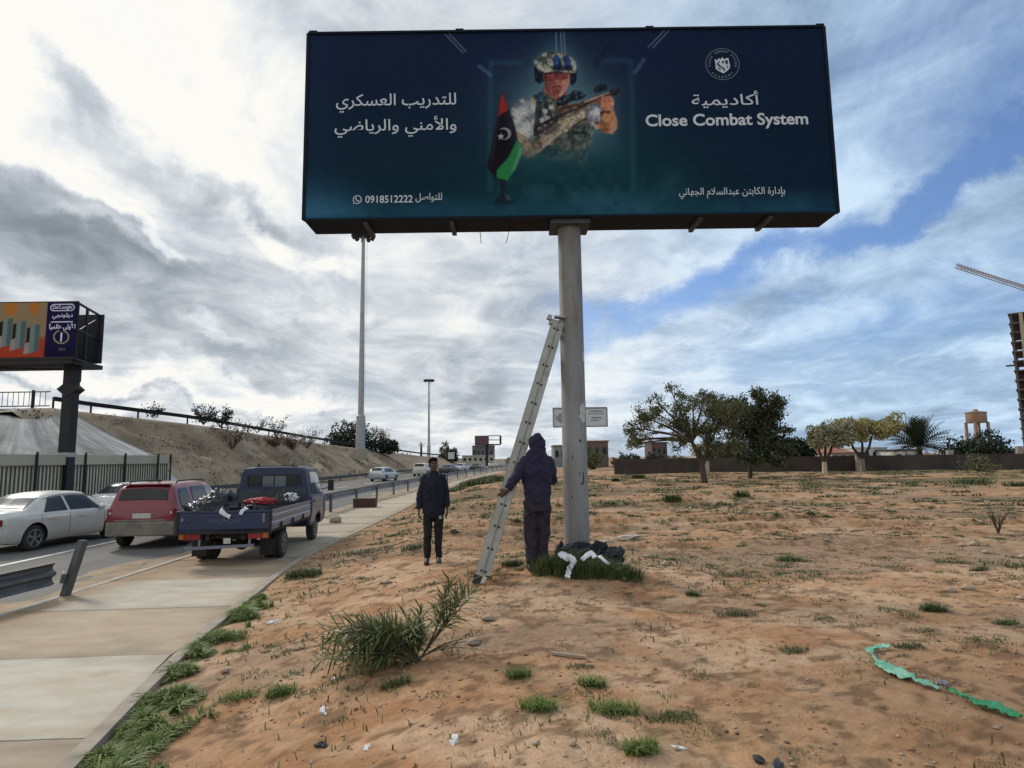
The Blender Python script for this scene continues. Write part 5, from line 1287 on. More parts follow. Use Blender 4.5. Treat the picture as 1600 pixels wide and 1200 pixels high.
def hand(mb, wrist, direction, palm_n, side, curl=.35, size=1.0):
    """palm, four bent fingers and a thumb; direction = along the hand, palm_n = way the palm faces, side = towards the thumb"""
    d, pn, s = Vector(direction).normalized(), Vector(palm_n).normalized(), Vector(side).normalized()
    w = Vector(wrist); k = size
    M = Matrix((s, pn, d)).transposed()
    mb.ell(w + d * .048 * k, (.040 * k, .017 * k, .056 * k), 12, 8, mtx=M)
    limb(mb, [w - d * .01, w + d * .02 * k], [.026 * k, .026 * k], 10)
    for i, (off, ln) in enumerate(((.030, .078), (.010, .088), (-.011, .082), (-.031, .064))):
        b = w + (d * .088 + s * off) * k; c1 = curl * (1 + .12 * i)
        p1 = b + (d * math.cos(c1 * .6) + pn * math.sin(c1 * .6)) * ln * .45 * k; p2 = p1 + (d * math.cos(c1 * 1.6) + pn * math.sin(c1 * 1.6)) * ln * .32 * k
        p3 = p2 + (d * math.cos(c1 * 2.4) + pn * math.sin(c1 * 2.4)) * ln * .24 * k
        limb(mb, [b, p1, p2, p3], [.0105 * k, .0098 * k, .009 * k, .0078 * k], 8)
    t0 = w + (d * .028 + s * .034) * k; t1 = t0 + (d * .7 + s * .62 + pn * .25).normalized() * .036 * k; t2 = t1 + (d * .95 + s * .15 + pn * .35).normalized() * .03 * k
    limb(mb, [w + (d * .015 + s * .015) * k, t0, t1, t2], [.016 * k, .014 * k, .0115 * k, .009 * k], 8)
def head(mb, c, yaw=0.0, tilt=0.0):
    """skull, jaw, nose, brow, lips and ears; faces -Y before the yaw"""
    M = (Matrix.Rotation(yaw, 3, 'Z') @ Matrix.Rotation(tilt, 3, 'X')); c = Vector(c)
    def e(p, r): mb.ell(c + M @ Vector(p), r, 14, 10, mtx=M)
    e((0, .012, .028), (.076, .094, .088)); e((0, -.022, -.03), (.062, .070, .075)); e((0, -.046, -.078), (.040, .036, .030))
    e((0, -.078, .028), (.058, .020, .016)); e((0, -.093, -.008), (.013, .016, .026)); e((0, -.100, -.024), (.019, .014, .012))
    e((0, -.086, -.056), (.024, .011, .007)); e((0, -.083, -.067), (.021, .011, .007)); e((-.036, -.064, -.022), (.022, .022, .020)); e((.036, -.064, -.022), (.022, .022, .020))
    for s in (-1, 1): e((s * .077, .012, -.004), (.009, .020, .030))
    return M

def person(name, label, loc, rz, pose):
    return empty(name, loc, rz, label, 'person')

# ---- the man standing with his arms at his sides
p1 = gnd(677, 880)
m1 = person('person', 'man in a dark navy jacket and black trousers standing with arms at his sides', p1, R(9), None); m1.scale = (.98, .98, 1.02)
HZ = 1.63
sk = {'shl': (-.185, .0, 1.425), 'shr': (.185, .0, 1.425), 'ell': (-.222, .035, 1.145), 'elr': (.226, .03, 1.15), 'wrl': (-.252, -.02, .905), 'wrr': (.240, -.03, .92),
      'hpl': (-.085, .0, .90), 'hpr': (.085, .0, .90), 'knl': (-.098, -.02, .50), 'knr': (.092, -.015, .50), 'anl': (-.105, .02, .085), 'anr': (.088, .02, .085)}
mb = MB(); hm = head(mb, (.0, -.02, HZ), R(16), R(-2))
limb(mb, [(0, .015, 1.44), (0, .005, 1.56)], [.062, .056])
oval(mb, [((0, 0, .84), .13, .085), ((0, 0, .95), .155, .10), ((0, 0, 1.08), .145, .095), ((0, 0, 1.28), .155, .10), ((0, 0, 1.37), .13, .085), ((0, .0, 1.44), .07, .06)])
for s in ('l', 'r'):
    limb(mb, [Vector(sk['sh' + s]) + Vector((.045 if s == 'l' else -.045, 0, -.05)), sk['el' + s], sk['wr' + s]], [.044, .040, .029]); limb(mb, [sk['hp' + s], sk['kn' + s], sk['an' + s]], [.085, .058, .04])
    sx_ = -1 if s == 'l' else 1
    hand(mb, Vector(sk['wr' + s]) + Vector((0, -.005, -.01)), (sx_ * .05, -.14, -1), (-sx_, .12, -.05), (-.0, -1, -.1), .42)
    a = Vector(sk['an' + s]); limb(mb, [a, a + Vector((sx_ * .01, -.10, -.045))], [.042, .034])
remesh(mb, 'body', m_skin, m1, .006, 2)
# jacket
mb = MB()
oval(mb, [((0, 0, .815), .185, .125), ((0, 0, .86), .192, .132), ((0, .0, 1.0), .188, .132), ((0, .0, 1.15), .192, .135), ((0, .0, 1.30), .200, .135), ((0, .0, 1.37), .195, .125), ((0, .003, 1.42), .165, .11), ((0, .006, 1.46), .115, .092), ((0, .01, 1.495), .08, .078), ((0, .012, 1.525), .078, .075)])
for s in ('l', 'r'):
    limb(mb, [Vector(sk['sh' + s]) + Vector((.03 if s == 'l' else -.03, 0, -.02)), sk['el' + s]], [.072, .058]); e_, w_ = Vector(sk['el' + s]), Vector(sk['wr' + s]); mb.ell(e_, (.058,) * 3)
    mb.tube([e_, e_.lerp(w_, .55), e_.lerp(w_, .97)], [.058, .052, .044], 16)
m_jkt = pm('navy_fabric', (.007, .009, .020), (.011, .014, .029), scale=7, rough=.85, bump=.2, bscale=60)
j = remesh(mb, 'jacket', m_jkt, m1, .010, 3, 5, .022, 8.0)
mb = MB(); mb.bar((.0, -.136, .83), (.0, -.142, 1.30), .012, .008); mb.bar((0, -.142, 1.30), (0, -.085, 1.5), .012, .008); mb.build('zip', m_chas, j)
mb = MB(); mb.tube([(.085 * math.cos(t), .01 + .08 * math.sin(t), 1.50 + .018 * math.sin(t)) for t in np.linspace(-2.6 + 1.5 * math.pi + .0 - .5, -2.6 + 1.5 * math.pi + 4.2, 14)], .020, 8); mb.build('collar', m_jkt, j, smooth=True)
# trousers
mb = MB()
oval(mb, [((0, 0, .76), .172, .115), ((0, 0, .90), .165, .115), ((0, 0, .96), .158, .11)])
for s in ('l', 'r'):
    h_, k_, a_ = Vector(sk['hp' + s]), Vector(sk['kn' + s]), Vector(sk['an' + s])
    mb.ell(h_ + Vector((0, 0, -.06)), (.095, .105, .12)); mb.tube([h_ + Vector((0, 0, -.05)), h_.lerp(k_, .5), k_, k_.lerp(a_, .5), a_ + Vector((0, .0, .012))], [.094, .085, .070, .062, .058], 16)
m_trs = pm('black_fabric', (.008, .008, .009), (.014, .014, .016), scale=6, rough=.85, bump=.2, bscale=50)
t_ = remesh(mb, 'trousers', m_trs, m1, .010, 2, 9, .018, 8.0)
mb = MB(); mb.box((.118, -.112, .76), (.05, .012, .055), rz=.2); mb.build('label_patch', pm('pale_patch', (.32, .32, .32), (.25, .25, .25), scale=20), t_, bevel=.003)
m_shoe = pm('dark_shoe', (.02, .016, .014), (.045, .035, .028), scale=9, rough=.6)
for s in ('l', 'r'):
    sx_ = -1 if s == 'l' else 1; a = Vector(sk['an' + s]); mb = MB()
    mb.ell(a + Vector((sx_ * .005, .0, -.03)), (.045, .06, .055)); mb.ell(a + Vector((sx_ * .012, -.085, -.048)), (.046, .10, .038)); mb.ell(a + Vector((sx_ * .016, -.15, -.056)), (.040, .045, .028))
    so = remesh(mb, 'shoe', m_shoe, m1, .007, 3)
    mb = MB(); mb.rings([[a + Vector((sx_ * (.008 + .004) + .048 * math.cos(q) * (1 if math.sin(q) > 0 else .95), -.06 + .13 * math.sin(q), zz)) for q in np.linspace(0, 2 * math.pi, 18, endpoint=False)] for zz in (-.086, -.066)]); mb.build('sole', pm('sole', (.12, .11, .10), (.08, .07, .06), scale=8) if s == 'r' else m_rub, so)
mb = MB(); C0 = Vector((0, -.02, HZ)); e = lambda p, r: mb.ell(C0 + hm @ Vector(p), r, 16, 10, mtx=hm)
e((0, .022, .052), (.083, .092, .080)); e((0, -.035, .088), (.062, .05, .036)); e((0, .062, .01), (.070, .05, .07))
remesh(mb, 'hair', m_hair, m1, .007, 2, 3, .008, 30)
for sx_ in (-1, 1):
    mb = MB(); mb.ell(C0 + hm @ Vector((sx_ * .030, -.0835, .006)), (.013, .008, .007), 12, 8, mtx=hm); ey = mb.build('eye', m_sclera, m1, smooth=True)
    mb = MB(); mb.ell(C0 + hm @ Vector((sx_ * .030, -.089, .006)), (.006, .0045, .006), 10, 8, mtx=hm); mb.build('iris', m_iris, ey, smooth=True)
    mb = MB(); mb.bar(C0 + hm @ Vector((sx_ * .014, -.096, .026)), C0 + hm @ Vector((sx_ * .048, -.086, .026)), .008, .007); mb.build('eyebrow', m_hair, m1)

# ---- the hooded man with his hand on the ladder, seen from behind
p2 = gnd(842, 891)
m2 = person('person', 'man in a dark blue hooded top holding the ladder, seen from behind', p2, R(0), None)
m2.scale = (1.03, 1.03, 1.06)
S2 = 1.0
HZ2 = 1.66
# he faces away (+Y) and slightly left; joints in local metres
J = {'shl': (-.19, .0, 1.46), 'shr': (.185, .02, 1.45), 'ell': (-.305, -.10, 1.235), 'wrl': (-.415, -.13, 1.075), 'elr': (.225, .10, 1.19), 'wrr': (.10, .30, 1.14),
     'hpl': (-.085, .0, .92), 'hpr': (.085, .02, .92), 'knl': (-.10, .03, .51), 'knr': (.075, .05, .51), 'anl': (-.095, -.01, .09), 'anr': (.055, .05, .09)}
mb = MB(); hm2 = head(mb, (-.0, .045, HZ2), R(180 + 20), R(-12))
limb(mb, [(0, .0, 1.46), (0, .03, 1.60)], [.064, .058])
oval(mb, [((0, 0, .86), .14, .09), ((0, 0, .98), .16, .105), ((0, 0, 1.10), .15, .10), ((0, 0, 1.30), .155, .10), ((0, 0, 1.38), .13, .09), ((0, .0, 1.45), .07, .06)])
for s in ('l', 'r'):
    limb(mb, [Vector(J['sh' + s]) + Vector((.05 if s == 'l' else -.05, 0, -.06)), J['el' + s], J['wr' + s]], [.046, .042, .031]); limb(mb, [J['hp' + s], J['kn' + s], J['an' + s]], [.088, .06, .042])
    a = Vector(J['an' + s]); limb(mb, [a, a + Vector((-.01, .10, -.05))], [.042, .034])
hand(mb, Vector(J['wrl']) + Vector((-.012, .004, -.012)), (-.80, .12, -.58), (.1, .98, -.1), (-.45, -.1, .8), .6, 1.05)
hand(mb, Vector(J['wrr']) + Vector((-.01, .005, 0)), (-.85, .5, .05), (-.3, .6, -.7), (.0, .3, .95), .5)
remesh(mb, 'body', m_skin, m2, .006, 2)
m_hood = pm('navy_fleece', (.018, .015, .035), (.027, .023, .050), scale=6, rough=.95, bump=.25, bscale=55)
mb = MB()
oval(mb, [((0, 0, .915), .172, .13), ((0, 0, .955), .182, .138), ((0, .0, 1.05), .196, .145), ((0, .0, 1.18), .202, .148), ((0, .0, 1.32), .212, .150), ((0, .01, 1.40), .205, .135), ((0, .015, 1.46), .165, .12), ((0, .02, 1.51), .125, .11), ((0, .03, 1.57), .105, .105)])
for s in ('l', 'r'):
    limb(mb, [Vector(J['sh' + s]) + Vector((.03 if s == 'l' else -.03, 0, -.025)), J['el' + s]], [.080, .066]); e_, w_ = Vector(J['el' + s]), Vector(J['wr' + s]); mb.ell(e_, (.07,) * 3)
    mb.tube([e_, e_.lerp(w_, .6), e_.lerp(w_, .93)], [.069, .058, .046], 16)
tp = remesh(mb, 'hooded_top', m_hood, m2, .010, 3, 15, .026, 7.0)
mb = MB(); mb.rings([[Vector((.180 * math.cos(q), .136 * math.sin(q), z)) for q in np.linspace(0, 2 * math.pi, 28, endpoint=False)] for z in (.895, .95)], cap=False); wb_ = mb.build('waistband', m_hood, tp, smooth=True)
mb = MB(); hc = Vector((0, .045, HZ2)); e = lambda p, r: mb.ell(hc + hm2 @ Vector(p), r, 18, 12, mtx=hm2)
e((0, .02, .022), (.116, .125, .122)); e((0, .06, -.07), (.125, .10, .12)); e((.01, .045, .105), (.062, .085, .075)); e((0, -.03, .03), (.106, .09, .112)); e((0, .07, -.15), (.15, .10, .09))
oval(mb, [((0, .02, 1.46), .17, .13), ((0, .02, 1.53), .15, .125), ((0, .03, 1.60), .125, .12)])
hd_o = remesh(mb, 'hood', m_hood, m2, .009, 2, 22, .020, 10.0)
# face opening of the hood: the front is open, the face shows inside it
fo = hm2 @ Vector((0, -1, 0)); me = hd_o.data; bm = bmesh.new(); bm.from_mesh(me)
dead = [f for f in bm.faces if (f.calc_center_median() - hc).dot(fo) > .062 and abs((hm2.transposed() @ (f.calc_center_median() - hc)).x) < .07 and -.12 < (f.calc_center_median() - hc).z < .085]
bmesh.ops.delete(bm, geom=dead, context='FACES'); bm.to_mesh(me); bm.free()
m_trs2 = pm('plum_fabric', (.022, .017, .026), (.030, .024, .036), scale=6, rough=.9, bump=.2, bscale=50)
mb = MB()
oval(mb, [((0, .01, .78), .182, .128), ((0, .01, .92), .172, .13), ((0, .0, .985), .165, .125)])
for s in ('l', 'r'):
    h_, k_, a_ = Vector(J['hp' + s]), Vector(J['kn' + s]), Vector(J['an' + s])
    mb.ell(h_ + Vector((0, -.01, -.06)), (.10, .125, .13)); mb.tube([h_ + Vector((0, 0, -.05)), h_.lerp(k_, .5), k_, k_.lerp(a_, .5), a_ + Vector((0, .0, .0))], [.104, .100, .090, .082, .074], 16)
t2 = remesh(mb, 'trousers', m_trs2, m2, .010, 2, 31, .024, 7.0)
m_str = pm('pale_piping', (.16, .15, .17), (.11, .10, .12), scale=9, rough=.9)
for s, sx_ in (('l', -1),):
    h_, k_, a_ = Vector(J['hp' + s]), Vector(J['kn' + s]), Vector(J['an' + s])
    mb = MB(); mb.tube([h_ + Vector((sx_ * .098, .0, -.05)), h_.lerp(k_, .5) + Vector((sx_ * .104, 0, 0)), k_ + Vector((sx_ * .094, 0, 0)), a_ + Vector((sx_ * .076, 0, .03))], .008, 6); mb.build('side_piping', m_str, t2)
m_shoe2 = pm('worn_shoe', (.10, .09, .08), (.05, .045, .04), scale=9, rough=.7)
for s in ('l', 'r'):
    a = Vector(J['an' + s]); mb = MB()
    mb.ell(a + Vector((0, .0, -.03)), (.046, .06, .06)); mb.ell(a + Vector((-.012, .085, -.05)), (.047, .10, .038)); mb.ell(a + Vector((-.016, .15, -.058)), (.041, .045, .028))
    so = remesh(mb, 'shoe', m_shoe2, m2, .007, 3)
    mb = MB(); mb.rings([[a + Vector((-.010 + .048 * math.cos(q), .06 + .13 * math.sin(q), zz)) for q in np.linspace(0, 2 * math.pi, 18, endpoint=False)] for zz in (-.092, -.070)]); mb.build('sole', m_rub, so)
for sx_ in (-1, 1):
    mb = MB(); mb.ell(hc + hm2 @ Vector((sx_ * .030, -.0835, .006)), (.013, .008, .007), 12, 8, mtx=hm2); ey = mb.build('eye', m_sclera, m2, smooth=True)
    mb = MB(); mb.ell(hc + hm2 @ Vector((sx_ * .030, -.089, .006)), (.006, .0045, .006), 10, 8, mtx=hm2); mb.build('iris', m_iris, ey, smooth=True)
# ------------------------------------------------------------------ plants
def leafmat(name, c1, c2, scale=1.5, rough=.6):
    m = pm(name, c1, c2, scale=scale, rough=rough, spec=.25, lo=.35, hi=.65)
    b = m.node_tree.nodes['Principled BSDF']
    return m
def leaf_cloud(C, sizes, seed, aspect=.45, droop=.25, flatten=1.0):
    """leaves as bent quads at points C; returns vertices and faces"""
    r = np.random.default_rng(seed); n = len(C)
    d = r.normal(size=(n, 3)); d[:, 2] = d[:, 2] * flatten - droop; d /= np.linalg.norm(d, axis=1)[:, None]
    a = r.normal(size=(n, 3)); s = np.cross(d, a); s /= np.linalg.norm(s, axis=1)[:, None]
    L = (sizes * r.uniform(.6, 1.3, n))[:, None]; W = L * aspect
    C = np.asarray(C)
    P = np.stack([C, C + d * L * .5 + s * W * .5, C + d * L, C + d * L * .5 - s * W * .5], 1)
    return P.reshape(-1, 3), np.arange(n * 4).reshape(-1, 4)
def branch_tree(base, height, spread, seed, levels=4, lean=(0, 0), trunk_h=.3, r0=.16, nb=(3, 4), up=.55, env=None):
    """limbs as a tree of tapering tubes; returns the mesh builder and the twig tips"""
    rr = random.Random(seed); mb = MB(); tips = []
    def grow(p, d, ln, rad, lv):
        pts = [p]; q = p.copy(); dd = d.copy()
        for k in range(3):
            dd = (dd + Vector((rr.uniform(-.22, .22), rr.uniform(-.22, .22), rr.uniform(-.08, .16)))).normalized()
            q = q + dd * ln / 3; pts.append(q.copy())
        mb.tube(pts, [rad, rad * .86, rad * .72, rad * .55], 8 if lv < 2 else 5)
        if lv >= levels: tips.append((q, dd)); return
        if lv >= levels - 1: tips.append((pts[2], dd))
        for k in range(rr.randint(*nb)):
            a = rr.uniform(0, 2 * math.pi); o = Vector((math.cos(a), math.sin(a), 0)) * spread
            nd = (dd * .55 + o * rr.uniform(.4, .9) + Vector((0, 0, up * rr.uniform(.0, 1)))).normalized()
            grow(pts[rr.choice((2, 3, 3))], nd, ln * rr.uniform(.62, .85), rad * .55, lv + 1)
    grow(Vector(base), Vector((lean[0], lean[1], 1)).normalized(), height * trunk_h, r0, 0)
    return mb, tips
def make_tree(name, label, loc, height, seed, bark, leaf, leafsize=.14, per=60, clump=.45, spread=1.0, levels=4, lean=(0, 0), trunk_h=.3, r0=.16, up=.55, group=None, squash=None, nb=(3, 4), aspect=.5, cat='tree', fit=None):
    root = empty(name, loc, 0, label, cat, group)
    mb, tips = branch_tree((0, 0, -.1), height, spread, seed, levels, lean, trunk_h, r0, nb, up)
    P = np.array([t[0][:] for t in tips]); r = np.random.default_rng(seed)
    if fit:           # stretch limbs and crown to the tree's real spread: (x0, x1, y half, z top)
        V = np.array(mb.v); z_ = V[:, 2]; k = np.clip(z_ / max(P[:, 2].max(), .1), 0, 1)
        xs_ = P[:, 0]; x0, x1 = np.percentile(xs_, 3), np.percentile(xs_, 97); sx_ = (fit[1] - fit[0]) / max(x1 - x0, .1); ox = fit[0] - x0 * sx_
        sy_ = fit[2] * 2 / max(np.percentile(P[:, 1], 97) - np.percentile(P[:, 1], 3), .1); sz_ = fit[3] / np.percentile(P[:, 2], 97)
        f = lambda A: np.stack([A[:, 0] * (1 + (sx_ - 1) * np.clip(A[:, 2] / P[:, 2].max() * 1.6, 0, 1)) + ox * np.clip(A[:, 2] / P[:, 2].max() * 1.3, 0, 1), A[:, 1] * (1 + (sy_ - 1) * np.clip(A[:, 2] / P[:, 2].max() * 1.6, 0, 1)), A[:, 2] * sz_], 1)
        mb.v = [tuple(p) for p in f(V)]; P = f(P)
    mb.build('trunk', bark, root, smooth=True)
    w_ = r.uniform(.25, 1.3, len(P)); C = np.concatenate([p + r.normal(size=(max(int(per * k), 3), 3)) * clump * np.array((1, 1, .75)) * r.uniform(.5, 1.1) for p, k in zip(P, w_)])
    V, F = leaf_cloud(C, np.full(len(C), leafsize), seed + 1, aspect)
    np_mesh('crown', V, F, leaf, root)
    return root
m_bark = pm('bark', (.085, .06, .045), (.045, .033, .026), scale=6, rough=.95, bump=.5, stretch=(1, 1, .3))
m_barkp = pm('pale_bark', (.24, .20, .16), (.15, .125, .10), scale=5, rough=.95, bump=.4, stretch=(1, 1, .3))
m_lime = pm('limewash', (.46, .41, .25), (.36, .31, .20), scale=5, rough=.95, bump=.3)
L_olive = leafmat('leaf_olive', (.078, .090, .036), (.125, .12, .055), .9)
L_dark = leafmat('leaf_dark', (.036, .052, .022), (.072, .072, .032), .8)
L_deep = leafmat('leaf_deep', (.014, .024, .013), (.026, .036, .017), .6)
L_yel = leafmat('leaf_yellow', (.36, .31, .135), (.24, .215, .09), .9)
L_yg = leafmat('leaf_grey_green', (.28, .27, .165), (.19, .19, .11), .9)
L_palm = leafmat('leaf_palm', (.036, .050, .030), (.060, .075, .042), .7)
L_grass = leafmat('leaf_grass', (.16, .205, .045), (.085, .125, .026), 5)
L_grassd = leafmat('leaf_grass_dark', (.055, .080, .022), (.095, .115, .036), 4)
L_dry = leafmat('leaf_dry', (.26, .20, .10), (.17, .13, .07), 4)
L_shrub = leafmat('leaf_lance', (.085, .112, .036), (.15, .165, .062), 5, .45)
L_brown = leafmat('leaf_brown', (.16, .085, .055), (.10, .06, .04), 2)
def scale_at(Y): return Y / FPX

def cluster_tree(name, label, px, py, clusters, seed, bark, leaf, leafsize, per, fork, r0=.2, group=None, depth=.8):
    """tree whose limbs run from a fork to each leaf cluster; clusters: (px, py, radius px, density) as the crown spreads across the view"""
    b = gnd(px, py); k = b.y / FPX; root = empty(name, b, 0, label, 'tree', group); rr = random.Random(seed); r = np.random.default_rng(seed); mb = MB()
    W = lambda qx, qy, dy=0: Vector((at(qx, qy, b.y).x - b.x, dy, at(qx, qy, b.y).z - b.z))
    forks = [W(*f) + Vector((0, rr.uniform(-.3, .3), 0)) for f in fork]
    c0_ = sum(forks, Vector()) / len(forks) * .5; mb.tube([(0, 0, -.15), tuple(c0_ * .5), tuple(c0_)], [r0, r0 * .82, r0 * .72], 10)
    for f in forks: mb.tube([tuple(c0_ * .94), tuple(c0_.lerp(f, .5) + Vector((rr.uniform(-.06, .06), 0, .05))), tuple(f)], [r0 * .62, r0 * .54, r0 * .44], 9)
    allC = []
    for qx, qy, rp, den in clusters:
        c = W(qx, qy, rr.uniform(-1, 1) * depth * rp * k * 2.2); rad = rp * k; f = min(forks, key=lambda q: (q - c).length)
        m1_ = f.lerp(c, .4) + Vector((rr.uniform(-.15, .15), rr.uniform(-.15, .15), .18)); mb.tube([f, m1_, f.lerp(c, .75) + Vector((0, 0, .10)), c], [r0 * .42, r0 * .3, r0 * .19, r0 * .08], 7)
        n = int(per * den * (rad ** 2) * 12); sub = []
        for q in range(max(4, int(11 * den))):
            v = Vector(r.normal(size=3)).normalized() * rad * rr.uniform(.45, 1.0); v.z *= .85; e = c + v; mb.tube([f.lerp(c, .8), (c + e) / 2 + Vector((0, 0, .05)), e], [r0 * .10, r0 * .06, r0 * .03], 4); sub.append(e)
        S_ = np.array([q[:] for q in sub]); allC.append(S_[r.choice(len(S_), n)] + r.normal(size=(n, 3)) * rad * np.array((.27, .27, .22)))
    mb.build('trunk', bark, root, smooth=True); C = np.concatenate(allC); V, F = leaf_cloud(C, np.full(len(C), leafsize), seed + 1, .5, .35); np_mesh('crown', V, F, leaf, root); return root
rr_ = random.Random(3)
CL1 = [(986, 694, 11, .6), (1002, 686, 13, .7), (1056, 684, 13, .5), (1066, 700, 13, .5), (1122, 704, 14, .7), (1140, 698, 14, .9), (1112, 714, 11, .5), (1060, 668, 14, .5), (990, 668, 16, .8), (1003, 650, 18, 1.0), (988, 688, 12, .7), (1022, 640, 16, .7), (1030, 624, 14, .45), (1046, 612, 13, .5), (1048, 640, 15, .4), (1066, 622, 14, .55), (1070, 650, 18, .8), (1086, 632, 17, .9), (1082, 670, 18, 1.0), (1104, 618, 15, .8), (1108, 645, 20, 1.2), (1106, 672, 18, 1.1), (1128, 628, 17, 1.2), (1130, 655, 20, 1.3), (1146, 640, 16, 1.2), (1010, 676, 14, .5), (1034, 662, 12, .35), (1092, 700, 12, .5), (1112, 694, 13, .6)]
cluster_tree('tree', 'spreading olive-green tree with forked trunk and see-through crown on the waste ground', 1101, 755, CL1, 5, m_bark, L_olive, .165, 135, ((1094, 706), (1082, 690), (1106, 700)), .24)
CL2 = [(1150, 712, 13, .8), (1176, 716, 14, 1.2), (1204, 716, 14, 1.3), (1224, 704, 12, 1.0), (1228, 688, 10, .8), (1150, 632, 14, 1.0), (1166, 626, 15, 1.2), (1186, 622, 15, 1.3), (1202, 630, 15, 1.4), (1212, 644, 14, 1.4), (1148, 652, 16, 1.1), (1170, 648, 19, 1.6), (1192, 650, 20, 1.8), (1212, 662, 15, 1.5), (1144, 676, 15, .9), (1164, 672, 17, 1.3), (1188, 674, 20, 1.9), (1208, 682, 17, 1.6), (1220, 672, 11, 1.0), (1180, 697, 17, 1.5), (1200, 702, 16, 1.5), (1156, 694, 12, .8), (1186, 614, 10, .8), (1134, 662, 10, .8)]
cluster_tree('tree', 'dark dense tree with thin leaning trunk just right of the spreading tree', 1172, 748, CL2, 9, m_bark, L_dark, .23, 85, ((1164, 706), (1180, 700)), .19)
# masses in front of the boundary wall
def bush(name, label, px0, px1, py_top, py_base, Y, mat, seed, n=2600, size=.26, cat='bush', group=None, stem=m_bark, z0=None, dense=1.0, zb=.3):
    a, b = at(px0, py_base, Y), at(px1, py_base, Y); top = at((px0 + px1) / 2, py_top, Y)
    cx_ = (a.x + b.x) / 2; base = Vector((cx_, Y, z0 if z0 is not None else min(T(cx_, Y), a.z))); h = top.z - base.z; wx = (b.x - a.x) / 2
    root = empty(name, base, 0, label, cat, group); r = np.random.default_rng(seed)
    nc = 26; cen = r.uniform(-1, 1, (nc, 3)); cen[:, 2] = np.abs(cen[:, 2]); q = np.sqrt((cen ** 2).sum(1)); cen = cen / np.maximum(q, 1)[:, None]
    cen = cen * np.array((wx * .85, wx * .6, h * .80)); rad = r.uniform(.22, .42, nc) * min(wx, h)
    w_ = r.choice(nc, n); dd = r.normal(size=(n, 3)); dd /= np.linalg.norm(dd, axis=1)[:, None]
    C = cen[w_] + dd * (rad[w_] * r.uniform(.4, 1.05, n) ** .5)[:, None]; C[:, 2] = np.clip(C[:, 2], h * zb * r.uniform(.2, 1, n), h * 1.02)
    V, F = leaf_cloud(C, np.full(n, size), seed + 1, .55, .1); np_mesh('foliage', V, F, mat, root)
    mb = MB()
    for c in cen[:10]: mb.tube([(c[0] * .1, c[1] * .1, -.1), (c[0] * .5, c[1] * .5, c[2] * .5), tuple(c)], [.07 * h / 2, .05 * h / 2, .02], 6)
    mb.build('stem', stem, root, smooth=True)
    return root
bush('bush', 'low dark green bush sloping down right of the dark dense tree', 1205, 1272, 672, 722, 66, L_deep, 41, 6000, .36)
bush('bush', 'dark evergreen bush behind the two trees', 1085, 1180, 684, 720, 68, L_deep, 43, 4200, .34)
# clipped yellowish trees by the wall
def clipped(label, px, pyb, Y, px0, px1, py0, py1, mat, seed, bark, fork=True, group='clipped trees along the boundary wall'):
    b = at(px, pyb, Y); b.z = T(b.x, b.y) - .05; k = scale_at(Y); root = empty('clipped_tree', b, 0, label, 'tree', group)
    r = np.random.default_rng(seed); lo = at(px0, py1, Y); hi = at(px1, py0, Y); cx_ = (lo.x + hi.x) / 2 - b.x; wx = (hi.x - lo.x) / 2; zl, zh = lo.z - b.z, hi.z - b.z
    n = 11000; nc = 44; cen = r.uniform(-1, 1, (nc, 3)); cen[:, 0] = np.sign(cen[:, 0]) * np.abs(cen[:, 0]) ** .8
    cen = cen * np.array((wx * .80, wx * .62, (zh - zl) * .30)) + np.array((cx_, 0, (zl + zh) / 2)); cen[:, 2] += .12 * (zh - zl) * (cen[:, 0] - cx_) / wx
    rad = r.uniform(.26, .46, nc) * (zh - zl) * .62
    w_ = r.choice(nc, n); dd = r.normal(size=(n, 3)); dd /= np.linalg.norm(dd, axis=1)[:, None]
    V, F = leaf_cloud(cen[w_] + dd * (rad[w_] * r.uniform(.3, 1.0, n) ** .4)[:, None], np.full(n, .22), seed + 1, .6, .1); np_mesh('crown', V, F, mat, root)
    mb = MB(); f = Vector((0, 0, zl * .45))
    mb.tube([(0, 0, -.1), tuple(f)], [.24, .19], 10); o = mb.build('trunk', bark, root, smooth=True)
    mb = MB()
    for q in ((-.8, .1), (.45, -.1), (.1, .3)): mb.tube([tuple(f), (q[0] * wx * .35 + cx_ * .3, q[1], zl * .8), (q[0] * wx * .6 + cx_ * .6, q[1] * 2, zl + (zh - zl) * .4)], [.16, .12, .06], 8)
    mb.build('limb', m_bark, root, smooth=True)
    return root
clipped('yellow-green clipped tree with forked dark limbs in front of the wall', 1348, 730, 59, 1304, 1401, 648, 692, L_yel, 51, m_barkp)
clipped('grey-green clipped tree with limewashed yellow trunk in front of the wall', 1289, 737, 57, 1266, 1330, 656, 700, L_yg, 55, m_lime)
